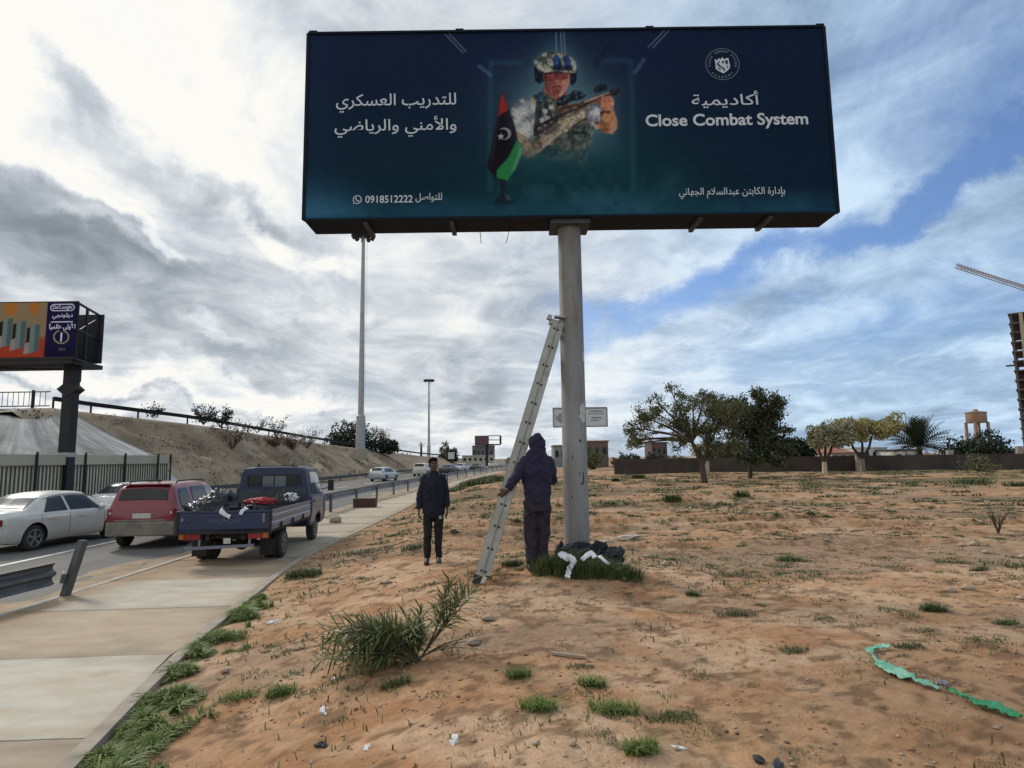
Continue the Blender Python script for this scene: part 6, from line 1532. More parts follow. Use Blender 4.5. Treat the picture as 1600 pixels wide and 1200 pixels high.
def palm(label, px, pyb, Y, py_top, w_px, seed, nf=54, trunk=True, name='palm_tree', pyc=None):
    b = at(px, pyb, Y); c = at(px, pyc if pyc else pyb, Y); k = scale_at(Y); root = empty(name, b, 0, label, 'palm'); rr = random.Random(seed)
    hc_ = c.z - b.z; L0 = w_px * k
    mb = MB(); mb.tube([(0, 0, -.3), (.03, 0, hc_ * .5), (0, 0, hc_)], [.30, .26, .24], 10); mb.build('trunk', m_bark, root, smooth=True)
    V = []; F = []
    for i in range(nf):
        a = rr.uniform(0, 2 * math.pi); e = rr.uniform(-.15, 1.45); L = L0 * rr.uniform(.8, 1.08); p = Vector((0, 0, hc_)); d = Vector((math.cos(a) * math.cos(e), math.sin(a) * math.cos(e), math.sin(e)))
        s = d.cross(Vector((0, 0, 1))).normalized()
        n = 12
        for j in range(n):
            d2 = (d + Vector((0, 0, -.55 * (j / n) ** 1.4))).normalized(); q = p + d2 * L / n; up_ = s.cross(d2).normalized()
            wl_ = L * .21 * math.sin(math.pi * (j + 1) / (n + 1.5)) ** .7
            for sg in (-1, 1):
                o = len(V); tip = (p + q) / 2 + d2 * wl_ * .8 + s * sg * wl_ + up_ * wl_ * .35
                V += [tuple(p), tuple(p.lerp(q, .55)), tuple(tip), tuple(p.lerp(tip, .5) - d2 * wl_ * .02)]; F.append((o, o + 1, o + 2, o + 3))
            o = len(V); V += [tuple(p - s * .02), tuple(p + s * .02), tuple(q + s * .012), tuple(q - s * .012)]; F.append((o, o + 1, o + 2, o + 3)); p = q
    np_mesh('fronds', V, F, L_palm, root); return root
palm('full date palm with arching fronds behind the boundary wall', 1438, 722, 68, 660, 50, 3, 120, pyc=698)
bush('acacia_tree', 'flat-topped dark acacia beside the palm under the water tower', 1470, 1580, 674, 722, 70, L_deep, 61, 5200, .36, cat='tree', zb=.55)
bush('bush', 'thin scrub in front of the wall under the acacia', 1500, 1560, 702, 735, 58, L_olive, 63, 380, .22)
bush('bush', 'dark hedge at the right edge behind the wall', 1560, 1640, 700, 722, 75, L_deep, 64, 900, .3)
# trees far along the horizon and on the plateau
bush('tree', 'big dark round tree on the bank behind the tall lighting mast', 510, 600, 654, 698, 112, L_deep, 71, 5200, .48, cat='tree', z0=3.4)
bush('tree', 'smaller dark tree right of the big dark tree on the bank', 588, 626, 682, 704, 114, L_deep, 73, 1700, .42, cat='tree', z0=3.2)
palm('small shaggy palm on the bank left of the slim lighting mast', 658, 712, 150, 690, 7, 7, 30, pyc=697)
bush('cypress_tree', 'slim grey-green conifer beyond the far end of the road', 686, 704, 678, 716, 175, L_olive, 75, 900, .5, cat='tree', z0=1.0, zb=.2)
bush('tree', 'round dark tree beside the slim conifer', 696, 716, 693, 718, 172, L_deep, 77, 900, .6, cat='tree', z0=1.0)
bush('tree', 'low dark tree left of the slim conifer', 680, 696, 706, 720, 178, L_deep, 78, 500, .6, cat='tree', z0=.5)
bush('bush', 'scrubby brown-green bush in front of the brick building', 905, 945, 694, 728, 88, L_olive, 79, 900, .34)
for i, (a, b, c_, Y, lab) in enumerate(((950, 1010, 708, 120, 'low dark shrubs along the horizon left of the spreading tree'), (780, 872, 706, 190, 'long dark hedge closing the end of the road'), (1000, 1080, 705, 125, 'dark shrubs on the horizon under the spreading tree'), (600, 650, 708, 160, 'dark hedge on the bank left of the small palm'))):
    bush('hedge', lab, a, b, c_, 724, Y, L_deep, 81 + i, 1100, .5, cat='hedge')
# bare, thin scrub on the crest and face of the bank
def scrub(label, px, pyb, Y, h_px, w_px, seed, leaf=L_brown, leaves=120, name='bare_shrub', group='bare shrubs on the earth bank'):
    d = ray(px, pyb)
    best = None
    for yy in np.arange(40, 170, .25):                    # where the sight line meets the bank
        p = Vector((d.x / d.y * yy, yy, CAM_H + d.z / d.y * yy)); u_ = (float(lline(yy)) - .35 - p.x) / float(em_w(yy)); zz = -.16 + (float(em_h(yy)) + .16) * min(max(u_, 0), 1)
        if u_ > 0 and p.z <= zz + .05: best = Vector((p.x, yy, zz)); break
    if best is None: best = at(px, pyb, Y)
    k = scale_at(best.y); root = empty(name, best, 0, label, 'shrub', group); rr = random.Random(seed); mb = MB(); tips = []
    for i in range(11):
        a = rr.uniform(0, 6.28); l = h_px * k * rr.uniform(.6, 1.1); p = Vector((0, 0, 0)); d_ = Vector((math.cos(a) * w_px / h_px * .5, math.sin(a) * .5, 1)).normalized(); pts = [p]
        for j in range(3):
            d_ = (d_ + Vector((rr.uniform(-.3, .3), rr.uniform(-.3, .3), .05))).normalized(); p = p + d_ * l / 3; pts.append(p)
            for q in range(2):
                e = p + (d_ + Vector((rr.uniform(-.9, .9), rr.uniform(-.9, .9), rr.uniform(-.1, .6)))).normalized() * l * .25; mb.tube([p, e], [.018, .007], 4); tips.append(e)
        mb.tube(pts, [.035, .028, .018, .01], 4)
    mb.build('stem', m_bark, root); r = np.random.default_rng(seed); tp_ = np.array([t[:] for t in tips]); C = tp_[r.choice(len(tp_), leaves)] + r.normal(size=(leaves, 3)) * .16
    V, F = leaf_cloud(C, np.full(leaves, .20), seed, .6); np_mesh('leaves', V, F, leaf, root); return root
SCR = [(238, 652, 55, 18, 26, L_deep, 100, 'bare shrub on the crest of the bank, leftmost of the row'), (318, 664, 60, 24, 30, L_deep, 260, 'bare dark shrub on the crest above the red suv'), (345, 668, 60, 26, 30, L_deep, 300, 'dense dark twiggy shrub on the crest of the bank'), (362, 703, 50, 40, 24, L_brown, 170, 'reddish bare shrub halfway up the bank behind the pickup'),
       (402, 676, 70, 22, 24, L_dry, 60, 'thin pale shrub on the crest right of the dense dark shrub'), (432, 684, 70, 30, 16, L_brown, 90, 'tall thin shrub on the crest above the pickup cab'), (458, 702, 60, 22, 30, L_brown, 300, 'brown dry shrub on the upper face of the bank'), (480, 700, 70, 26, 22, L_dry, 140, 'dry shrub near the tall lighting mast'), (428, 698, 60, 16, 24, L_brown, 260, 'rusty low shrub on the bank above the cab roof'), (600, 693, 100, 20, 12, L_dry, 60, 'thin pale shrub beside the dark trees on the bank')]
for i, (px, pyb, Y, h_, w_, lf_, nl, lab) in enumerate(SCR): scrub(lab, px, pyb, Y, h_, w_ * 1.6, 100 + i, lf_, int(nl * 2.4))
bush('bush', 'small dark bush on the bank just beyond the end of the retaining wall', 230, 252, 727, 742, 42.5, L_deep, 95, 420, .16, z0=.55)

# dry tufts and stones sprinkled over the face of the bank
r = np.random.default_rng(88); n = 3200; by = 39 + 75 * r.uniform(0, 1, n) ** 1.4; bu = r.uniform(.04, 1.03, n); ok = fbm(bu * 6, by / 3.0, 181, 4, .65) > .06; by, bu = by[ok], bu[ok]
bx = lline(by) - .35 - bu * em_w(by); bz = -.16 + (em_h(by) + .16) * np.minimum(bu, 1) + .03
C = np.repeat(np.stack([bx, by, bz], 1), 5, 0) + r.normal(size=(len(bx) * 5, 3)) * np.array((.16, .16, .06)); V, F = leaf_cloud(C, np.full(len(C), .15), 89, .55, -.2)
o = np_mesh('bank_scrub', V, F, leafmat('leaf_bank', (.10, .075, .045), (.055, .048, .028), .8)); o['kind'] = 'stuff'; tag(o, 'dry scrub and litter sprinkled over the earth bank', 'scrub')

# ------------------------------------------------------------------ grass and weeds
def blades(C, h, w_, seed, lean=.5, curve=.35):
    """grass blades: two-segment tapering strips rooted at C"""
    r = np.random.default_rng(seed); n = len(C); a = r.uniform(0, 2 * np.pi, n); L = h * r.uniform(.5, 1.25, n); ln = lean * r.uniform(.1, 1.2, n)
    o = np.stack([np.cos(a), np.sin(a), np.zeros(n)], 1); s = np.stack([-np.sin(a), np.cos(a), np.zeros(n)], 1) * (w_ * r.uniform(.6, 1.3, n))[:, None]
    m = C + o * (L * ln * .4)[:, None] + np.array((0, 0, 1)) * (L * .6)[:, None]; t = C + o * (L * ln * (1 + curve))[:, None] + np.array((0, 0, 1)) * (L * (1 - .35 * ln))[:, None]
    V = np.stack([C - s * .5, C + s * .5, m + s * .4, m - s * .4, t + s * .06, t - s * .06], 1).reshape(-1, 3)
    i = np.arange(n)[:, None] * 6; F = np.concatenate([i + np.array((0, 1, 2, 3)), i + np.array((3, 2, 4, 5))])
    return V, F
def rosette(C, seed, size, n=9):
    r = np.random.default_rng(seed); V = []; F = []
    return V, F
# the grassy margin along the pavement
r = np.random.default_rng(5); N = 44000
yy = r.uniform(2.3, 10.5, N * 3); dd_ = np.abs(r.normal(size=N * 3)) * .42 + .16; xx = edge(yy) + dd_
den_ = fbm(xx / .42, yy / .42, 121, 4, .6) + .25 * sst(7.5, 3.0, yy) - .70 * sst(.12, .95, dd_) + .21
keep = den_ > .10; xx, yy = xx[keep][:N], yy[keep][:N]
C = np.stack([xx, yy, terrain(xx, yy) - .005], 1); V, F = blades(C, .078, .0085, 6, 1.1); hv = (.45 + 1.5 * np.clip(fbm(C[:, 0] / .16, C[:, 1] / .16, 131, 3) + .25, 0, 1)); V = V.reshape(-1, 6, 3); V = C[:, None, :] + (V - C[:, None, :]) * hv[:, None, None]; V = V.reshape(-1, 3)
o = np_mesh('grass', V, F, L_grass); o['kind'] = 'stuff'; tag(o, 'green grass growing along the pavement edge', 'grass')
# low weeds in small ragged clusters over the waste ground
def weed_field(name, label, mat, n_c, per, rad, h, w_, seed, ymax, pw, thr):
    r = np.random.default_rng(seed); yy = 2.5 + ymax * r.uniform(0, 1, n_c * 10) ** pw; xx = r.uniform(-4.6, 1.0 * ymax, n_c * 10)
    ok = (xx < yy * .92 + 1) & (xx > edge(yy) + .35) & (fbm(xx / 1.3 + seed, yy / 1.0, 71, 4, .7) > thr); xx, yy = xx[ok][:n_c], yy[ok][:n_c]; n_c = len(xx)
    sz = r.uniform(.25, 1.6, n_c) ** 1.6; ii = np.repeat(np.arange(n_c), np.maximum((per * sz).astype(int), 3)); n = len(ii)
    X = xx[ii] + r.normal(size=n) * rad * sz[ii] * .55; Y = yy[ii] + r.normal(size=n) * rad * sz[ii] * .45
    C = np.stack([X, Y, terrain(X, Y) - .003], 1); far = np.where(Y < 7, np.clip(Y / 6.5, .45, 1), np.clip(Y / 7, 1, 4))
    V, F = blades(C, h, w_, seed + 1, 1.5, .2); V = V.reshape(-1, 6, 3); V = C[:, None] + (V - C[:, None]) * (.6 + .5 * sz[ii] ** .5)[:, None, None] * np.stack([far, far, far ** .4], 1)[:, None, :]
    o = np_mesh(name, V.reshape(-1, 3), F, mat); o['kind'] = 'stuff'; return tag(o, label, 'weeds')
L_weed = leafmat('leaf_weed', (.10, .115, .035), (.13, .12, .05), 4)
weed_field('weeds', 'low olive weeds in ragged clusters over the sandy ground', L_weed, 1000, 24, .08, .024, .0075, 201, 22, 1.35, -.02)
weed_field('dark_weeds', 'dark green low weeds scattered over the sandy ground', L_grassd, 340, 36, .075, .030, .0075, 211, 20, 1.3, .05)
weed_field('dry_weeds', 'dry brown weeds and straw scattered over the sandy ground', leafmat('leaf_straw', (.20, .135, .075), (.12, .085, .05), 4), 800, 18, .12, .024, .006, 221, 20, 1.3, -.05)
weed_field('far_weeds', 'bands of low green weeds in the middle distance', L_weed, 1300, 22, .30, .06, .012, 231, 58, .8, .10)
def tuft(px, py, w_px, h_px, label, seed, mat=L_grass, n=260, name='grass_tuft', group='green tufts on the waste ground', wide=.008, deep=.55):
    p = gnd(px, py); k = p.y / FPX; r = np.random.default_rng(seed); q = np.clip(r.normal(size=(n, 2)), -1.7, 1.7) * np.array((w_px * k * .24, w_px * k * .24 * deep))
    C = np.stack([q[:, 0], q[:, 1], terrain(q[:, 0] + p.x, q[:, 1] + p.y) - p.z - .01], 1)
    V, F = blades(C, h_px * k * .72, max(wide * .8, k * .9), seed + 1, 1.0); o = np_mesh(name, V, F, mat); o.location = p
    return tag(o, label, 'grass tuft', group)
TUF = [(474, 900, 60, 18, 'dark green tuft at the sand edge behind the pickup', L_grassd, 700), (350, 1000, 70, 24, 'bright grass tuft at the pavement edge left of the lance-leaved shrub', L_grass, 420), (438, 1084, 50, 22, 'green tuft between the pavement grass and the silver litter', L_grass, 300), (372, 1092, 70, 20, 'broad weed tuft in the grass beside the pavement', L_grass, 300),
       (810, 1058, 42, 22, 'small upright tuft below the plank scrap', L_grass, 240), (842, 1108, 62, 26, 'green tuft in the middle of the near sand', L_grass, 360), (925, 1072, 46, 24, 'loose tuft above the row of weeds', L_grass, 260), (960, 1112, 80, 24, 'wide green tuft at the left end of the row of weeds', L_grass, 420), (1050, 1122, 90, 16, 'flat weeds at the right end of the row', L_grassd, 300), (1002, 1176, 54, 32, 'leafy tuft at the bottom of the picture', L_grass, 340),
       (618, 1072, 50, 22, 'faint tuft below the lance-leaved shrub', L_grassd, 200), (1458, 955, 38, 20, 'dark round tuft on the sand at right', L_grassd, 420), (1572, 975, 44, 12, 'low dark tuft near the right edge', L_grassd, 260), (1083, 930, 24, 12, 'small dark tuft right of the pole', L_grassd, 180), (1150, 962, 70, 16, 'thin pale weeds in the middle of the sand', L_olive, 260), (1240, 1018, 50, 14, 'thin weeds left of the green strip', L_olive, 200), (1420, 1012, 50, 14, 'weeds just right of the green strip top', L_olive, 200),
       (1235, 876, 50, 12, 'low weeds on the far side of the ruts', L_grassd, 260), (1150, 900, 90, 10, 'spread of low weeds in front of the ruts', L_olive, 300), (1050, 782, 32, 16, 'dark green clump beyond the pole, left of the tree trunk', L_grassd, 300), (1160, 776, 26, 13, 'dark clump below the leaning trunk', L_grassd, 260), (998, 748, 22, 11, 'green clump near the left end of the wall', L_grassd, 240), (962, 752, 14, 9, 'small clump at the left end of the wall', L_grassd, 160),
       (1520, 756, 70, 13, 'wide green clump in front of the wall at right', L_grassd, 400), (1590, 760, 40, 12, 'green clump at the right edge below the wall', L_grassd, 240), (1530, 892, 28, 10, 'small tuft at the right behind the dark tuft', L_grassd, 160), (905, 1042, 50, 10, 'scattered weeds above the loose tuft', L_olive, 160), (560, 866, 120, 12, 'strip of weeds behind the standing man', L_olive, 420), (650, 857, 50, 12, 'weeds at the feet of the standing man', L_grassd, 240), (1500, 880, 46, 8, 'thin weeds far right', L_olive, 160)]
for i, (px, py, w_, h_, lab, mt, n) in enumerate(TUF): tuft(px, py, w_, h_, lab, 300 + i, mt, n)
# dense grass round the foot of the pole
p = gnd(918, 893); k = p.y / FPX; r = np.random.default_rng(44); n = 5200
q = np.stack([r.uniform(-1, 1, n) * 84 * k, r.uniform(-1, 1, n) * .30], 1); q = q[(q[:, 0] / (84 * k)) ** 2 + (q[:, 1] / .30) ** 2 < 1 + .25 * r.normal(size=len(q))]
q[:, 0] += -.02; C = np.stack([q[:, 0], q[:, 1], terrain(q[:, 0] + p.x, q[:, 1] + p.y) - p.z - .01], 1)
V, F = blades(C, .25, .009, 45, .6); hh = 1 - .35 * sst(.1, .7, q[:, 0]); V = V.reshape(-1, 6, 3); V[:, :, 2] = C[:, None, 2] + (V[:, :, 2] - C[:, None, 2]) * hh[:, None]; V = V.reshape(-1, 3)
o = np_mesh('grass_clump', V, F, L_grassd); o.location = p; tag(o, 'thick dark grass clump round the foot of the billboard pole', 'grass clump')
tuft(800, 884, 36, 16, 'small tuft at the left foot of the hooded man', 390, L_grassd, 260)
# green margin along the far pavement
for i, (px, py, w_, h_, lab) in enumerate(((705, 768, 50, 9, 'green weeds at the pavement edge behind the standing man'), (745, 757, 60, 16, 'taller green weeds on the low mound beside the ladder'), (770, 752, 40, 14, 'green weeds on the mound seen through the ladder'))): tuft(px, py, w_, h_, lab, 400 + i, L_grassd, 900, deep=1.6)

# ------------------------------------------------------------------ the lance-leaved shrub in the foreground
sp = gnd(650, 1034); root = empty('shrub', sp, 0, 'lance-leaved green shrub leaning left with one taller branch, in the foreground', 'shrub')
rr = random.Random(17); mb = MB(); LV = []; LF = []; DV = []; DF = []
def lance(p, d, L, W, dst):
    V_, F_ = dst; d = d.normalized(); s = d.cross(Vector((rr.uniform(-.4, .4), rr.uniform(-.4, .4), 1))).normalized(); up_ = s.cross(d).normalized(); o = len(V_)
    pts = []; q = p.copy(); dd = d.copy(); bend = rr.uniform(.05, .28)
    prof = (.25, .8, 1.0, .75, .06)
    for j, w_ in enumerate(prof):
        V_ += [tuple(q - s * W * w_ * .5 + up_ * W * .18 * w_), tuple(q), tuple(q + s * W * w_ * .5 + up_ * W * .18 * w_)]
        dd = (dd + Vector((0, 0, -bend * .45))).normalized(); q = q + dd * L / 4
    for j in range(4):
        a = o + j * 3; F_ += [(a, a + 1, a + 4, a + 3), (a + 1, a + 2, a + 5, a + 4)]
def stem(P, r0, leaves, t0=.25, L=.17, dst=None):
    P = [Vector(q) for q in P]; pts = []
    for i in range(13):
        t = i / 12; a = P[0].lerp(P[1], t); b = P[1].lerp(P[2], t); pts.append(a.lerp(b, t))
    mb.tube(pts, [r0 * (1 - .75 * i / 12) for i in range(13)], 6)
    for k in range(leaves):
        t = t0 + (1 - t0) * (k / leaves); i = min(int(t * 12), 11); f = t * 12 - i; p = pts[i].lerp(pts[i + 1], f); d = (pts[i + 1] - pts[i]).normalized()
        a = k * 2.4 + rr.uniform(-.4, .4); x, y = frame_of(d); o_ = x * math.cos(a) + y * math.sin(a)
        lance(p, d * rr.uniform(.25, 1.0) + o_ * rr.uniform(.6, 1.1) + Vector((0, 0, rr.uniform(-.15, .3))), L * rr.uniform(.65, 1.15), rr.uniform(.013, .020), dst or (LV, LF))
for i in range(33):          # the mass leaning to the left
    a = rr.uniform(-.55, .55); ln = rr.uniform(.35, .98); z = rr.uniform(.02, .34) * (1 - .25 * ln)
    e = Vector((-ln * math.cos(a), ln * math.sin(a) * .75, z)); stem([(rr.uniform(-.05, .05), rr.uniform(-.05, .05), 0), (e.x * .45, e.y * .45, z * 1.25 + .12), e], .009, int(16 + 20 * ln), .2, .20)
for i in range(10):
    e = Vector((rr.uniform(-.35, .22), rr.uniform(-.3, .3), rr.uniform(.25, .46))); stem([(0, 0, 0), (e.x * .3, e.y * .3, e.z * .6), e], .009, 30, .2, .15)
for i in range(7):           # the taller branch to the right
    e = Vector((.36 + rr.uniform(-.16, .14), rr.uniform(-.12, .16), .66 + rr.uniform(-.16, .10))); stem([(.02, 0, 0), (.24, .02, .30), e + Vector((rr.uniform(-.12, .12), 0, 0))], .010, 26, .45, .21)
for i in range(5):           # dry trailing twigs on the right
    e = Vector((.40 + rr.uniform(-.1, .25), rr.uniform(-.1, .3), rr.uniform(.02, .26))); stem([(.03, 0, .02), (.22, .05, .16), e], .006, 9, .45, .13, (DV, DF))
mb.build('stem', pm('shrub_stem', (.10, .085, .05), (.06, .05, .035), scale=8), root, smooth=True)
np_mesh('leaves', LV, LF, L_shrub, root, smooth=True); np_mesh('dry_leaves', DV, DF, L_dry, root, smooth=True)
# twiggy weed standing alone on the right
p = gnd(1560, 834); root = empty('dry_weed', p, 0, 'dry branching weed standing alone at the right edge', 'weed'); mb = MB(); LV2 = []; LF2 = []
for i in range(9):
    a = rr.uniform(0, 6.28); e = Vector((math.cos(a) * .22, math.sin(a) * .2, rr.uniform(.3, .62))); mb.tube([(0, 0, 0), tuple(e * .5 + Vector((0, 0, .06))), tuple(e)], [.012, .009, .005], 5)
    for k in range(7): lance(e * rr.uniform(.5, 1), Vector((rr.uniform(-1, 1), rr.uniform(-1, 1), .5)), .11, .02, (LV2, LF2))
mb.build('stem', m_bark, root); np_mesh('leaves', LV2, LF2, L_olive, root)
# ------------------------------------------------------------------ lighting masts
m_mast = pm('mast_grey', (.33, .33, .33), (.27, .27, .27), scale=2, rough=.55, metal=.2)
def mast(label, base, h, r0, pedestal=True):
    root = empty('lighting_mast', base, 0, label, 'light mast', 'tall lighting masts above the road')
    mb = MB(); mb.lathe((0, 0, 0), (0, 0, 1), [(0, r0 * 1.6), (h * .16, r0 * 1.5), (h * .165, r0), (h, r0 * .55)], 14); mb.build('mast', m_mast, root, smooth=True)
    if pedestal: mb = MB(); mb.box((0, 0, -.25), (1.7, 1.7, 1.4)); mb.build('pedestal', pm('pedestal_concrete', (.33, .29, .235), (.26, .225, .18), scale=2, rough=.9), root, bevel=.05)
    mb = MB(); mb.lathe((0, 0, h - .3), (0, 0, 1), [(0, .25), (.0, 1.1), (.18, 1.1), (.3, .3)], 20); mb.build('head_ring', m_dark, root)
    for k in range(10):
        a = 2 * math.pi * k / 10; mb = MB(); mb.box((1.45 * math.cos(a), 1.45 * math.sin(a), h - .35), (.55, .42, .62), mtx=(Matrix.Rotation(a, 3, 'Z') @ Matrix.Rotation(.5, 3, 'Y'))); mb.bar((1.0 * math.cos(a), 1.0 * math.sin(a), h - .2), (1.4 * math.cos(a), 1.4 * math.sin(a), h - .3), .08, .08); mb.build('floodlight', m_dark, root)
    mb = MB()
    for dx in (.45, .62): mb.tube([(dx, 0, h - .5), (dx * .9, 0, 3.5)], .012, 4)
    mb.build('hoist_cable', m_mast, root)
    return root
b1 = at(563, 706, 90); mast('tall grey lighting mast standing on a concrete block on the bank', b1, at(567, 366, 90).z - b1.z, .42)
b2 = at(670, 716, 200); mast('second, more distant lighting mast right of the dark trees', b2, at(672, 593, 200).z - b2.z, .36)

# ------------------------------------------------------------------ billboard on the left
def roundrect(w_, h_, r_, n=6):
    out = []
    for cx_, cy_, a0 in ((w_ / 2 - r_, h_ / 2 - r_, 0), (-w_ / 2 + r_, h_ / 2 - r_, 90), (-w_ / 2 + r_, -h_ / 2 + r_, 180), (w_ / 2 - r_, -h_ / 2 + r_, 270)):
        out += [(cx_ + r_ * math.cos(R(a0 + 90 * k / n)), cy_ + r_ * math.sin(R(a0 + 90 * k / n))) for k in range(n + 1)]
    return out
YB = 30.0
tr_ = at(122, 472, YB); brr = at(122, 557, YB); lft = at(-150, 470, YB)
lb_base = at(74, 772, YB); lb_base.z = -.15
LB = empty('billboard', lb_base, 0, 'black single-pole billboard at left with an orange and dark blue advert', 'billboard')
off = lb_base
W2 = tr_.x - lft.x; H2 = tr_.z - brr.z; cxx = (tr_.x + lft.x) / 2; czz = (tr_.z + brr.z) / 2
PXM = W2 / (122 + 150)
c2 = Canvas(300, 94)
def S2(px, py): return ((px + 150) * 300 / 272, (py - 471) * 94 / 86)
c2.c[:] = (150, 128, 98); u = c2.X / 300
c2.lay(sst(.55, .0, u), (160, 132, 104), .5)
for a in (-140, -100, -62, -25, 22, 52): pass
for x0_, x1_ in ((-142, -118), (-102, -80), (-62, -40), (-26, -6), (6, 28), (44, 62)):
    c2.poly([S2(x0_, 471), S2(x1_, 471), S2(x1_ - 2, 488), S2(x0_ + 8, 492)], (190, 112, 40), .85, 1.4)
c2.lay(sst(.62, .72, c2.Y / 94 + .03 * np.sin(c2.X / 9)), (172, 62, 40), .95)
for k, (x0_, y0_) in enumerate(((-140, 494), (-110, 498), (-80, 494), (-50, 498), (-20, 492), (3, 498), (24, 502), (46, 508))):
    if x0_ > -25: x0_ -= 0
    wdt, hgt = 19, 44
    c2.poly([S2(x0_ + 4, y0_), S2(x0_ + wdt, y0_ - 3), S2(x0_ + wdt, y0_ + hgt - 6), S2(x0_ + 5, y0_ + hgt - 2)], (118, 136, 132), 1, .6)
    c2.poly([S2(x0_ + wdt * .6, y0_ - 2), S2(x0_ + wdt, y0_ - 3), S2(x0_ + wdt, y0_ + hgt - 6), S2(x0_ + wdt * .6, y0_ + hgt - 4)], (84, 104, 102), 1, .6)
    c2.poly([S2(x0_ - 1, y0_ + 3), S2(x0_ + 4, y0_ + 1), S2(x0_ + 4, y0_ + 24), S2(x0_ - 1, y0_ + 26)], (30, 34, 34), 1, .5)
    c2.poly([S2(x0_ - 3, y0_ + 27), S2(x0_ + 4, y0_ + 25), S2(x0_ + 5, y0_ + 42), S2(x0_ - 4, y0_ + 44)], (150, 160, 158), .9, .6)
c2.poly([S2(74, 470), S2(123, 470), S2(123, 560), S2(74, 560)], (30, 26, 66), 1)
c2.poly([S2(77, 540), S2(120, 540), S2(120, 560), S2(77, 560)], (24, 22, 48), .8, 3)
lp_ = c2.to_mesh('poster', W2, H2, m_print, LB, .85); lp_.location = Vector((cxx, YB, czz)) - off
def put2(o, px, py, dy=-.012):
    o.rotation_euler = (R(90), 0, 0); p = at(px, py, YB); o.location = Vector((p.x - cxx, dy, p.z - czz)); return o
m_ink3 = pm('letter_lilac', (.62, .60, .74), (.55, .53, .68), scale=3, rough=.5)
m_gold = pm('laurel_gold', (.34, .31, .17), (.26, .24, .13), scale=6, rough=.5)
def let2(s, x0_, y0_, x1_, y1_, ar=False, bold=.02, mat=None): put2(text_mesh('lettering', shape_ar(s) if ar else s, (x1_ - x0_) * PXM, (y1_ - y0_) * PXM, bold, mat or m_ink3, lp_), (x0_ + x1_) / 2, (y0_ + y1_) / 2)
let2("De'Longhi", 83, 477, 113, 484.5)
def outline(name, outer, inner, px, py, mat):
    n = len(outer); V = [(a * PXM, b * PXM, 0) for a, b in outer] + [(a * PXM, b * PXM, 0) for a, b in inner]
    put2(np_mesh(name, V, [(i, (i + 1) % n, n + (i + 1) % n, n + i) for i in range(n)], mat, lp_), px, py)
outline('logo_border', roundrect(38, 11.5, 5.4), roundrect(35, 8.5, 4), 98, 480.5, m_ink3)
let2('ديلونجي', 82, 489, 114, 499, True); let2('الأولى عالمياً', 77, 505, 118, 516, True, .03)
mb = MB(); mb.box((0, 0, 0), (34 * PXM, 1.6 * PXM, .006)); put2(mb.build('lettering', m_ink3, lp_), 97, 503)
put2(text_mesh('lettering', '1', None, 14 * PXM, .02, m_ink3, lp_), 96, 526.5)
for k in range(26):
    a = R(-62 + 304 * k / 25 + 180 - 62 - 28) ; a = R(112 + 316 * k / 25)
    x_, y_ = 11.5 * math.cos(a), 10 * math.sin(a); mb = MB(); mb.box((0, 0, 0), (3.2 * PXM, 1.3 * PXM, .006), rz=a + 1.0); put2(mb.build('laurel_leaf', m_gold, lp_), 96 + x_, 526.5 - y_)
let2('2022', 92, 544, 102, 547.5, False, 0, m_ink2)
mb = MB()        # steel box frame, open at the end
hx = W2 / 2; D2 = 2.3; SK = -.75
def fr(x, y, z): return Vector((cxx + x, YB + y, czz + z)) - off
for z in (-H2 / 2 - .06, H2 / 2 + .0): mb.bar(fr(-hx, .06, z), fr(hx, .06, z), .10, .12)
mb.bar(fr(hx, .06, -H2 / 2), fr(hx, .06, H2 / 2), .07, .07)
for z in (-H2 / 2 - .1, 0, H2 / 2 - .05):
    mb.bar(fr(hx, .06, z), fr(hx + SK + .25, D2, z - (.0 if z < 0 else .05)), .09, .09)
for t in (.45, 1.0): mb.bar(fr(hx + (SK + .25) * t, D2 * t, -H2 / 2), fr(hx + (SK + .25) * t, D2 * t, H2 / 2 - .1), .10, .10)
mb.bar(fr(hx, .06, -.1), fr(hx + SK + .25, D2, H2 / 2 - .3), .05, .05)
mb.build('box_frame', m_dark, LB)
mb = MB(); mb.box(fr(-.3, D2 / 2 + .1, -H2 / 2 - .2), (2 * hx + .2, D2 + .1, .22)); mb.build('catwalk', m_dark, LB)
mb = MB(); mb.box(fr(-.28, D2 + .05, -.03), (2 * hx + .1, .08, H2 - .1)); mb.build('back_panel', pm('panel_back', (.022, .028, .034), (.016, .02, .026), scale=1.5, rough=.7), LB)
mb = MB(); mb.box((0, 1.1, (czz - H2 / 2 - off.z) / 2), (.52, .52, czz - H2 / 2 - off.z)); mb.build('pole', m_dark, LB, bevel=.03)
zc_ = at(74, 605, YB).z - off.z
mb = MB(); mb.prism([(-.52, 0), (0, -.42), (.52, 0), (0, .42)], (0, .80, zc_), (1, 0, 0), (0, 0, 1), (0, 1, 0), .6); mb.build('gusset', m_dark, LB)
mb = MB(); mb.bar(fr(-1.9, 1.0, -H2 / 2 - .3), Vector((-.1, 1.0, zc_ + 1.0)), .08, .08); mb.build('brace', m_dark, LB)
mb = MB()
for dx in (.36, .52): mb.bar((dx, 1.0, zc_ + .35), (dx, 1.0, czz - H2 / 2 - off.z), .03, .03)
for z in np.arange(zc_ + .4, czz - H2 / 2 - off.z, .32): mb.bar((.36, 1.0, z), (.52, 1.0, z), .025, .025)
for z in np.arange(3.6, zc_ - .4, .32): mb.bar((.26, 1.0, z), (.48, 1.0, z), .03, .03)
mb.build('access_ladder', m_dark, LB)
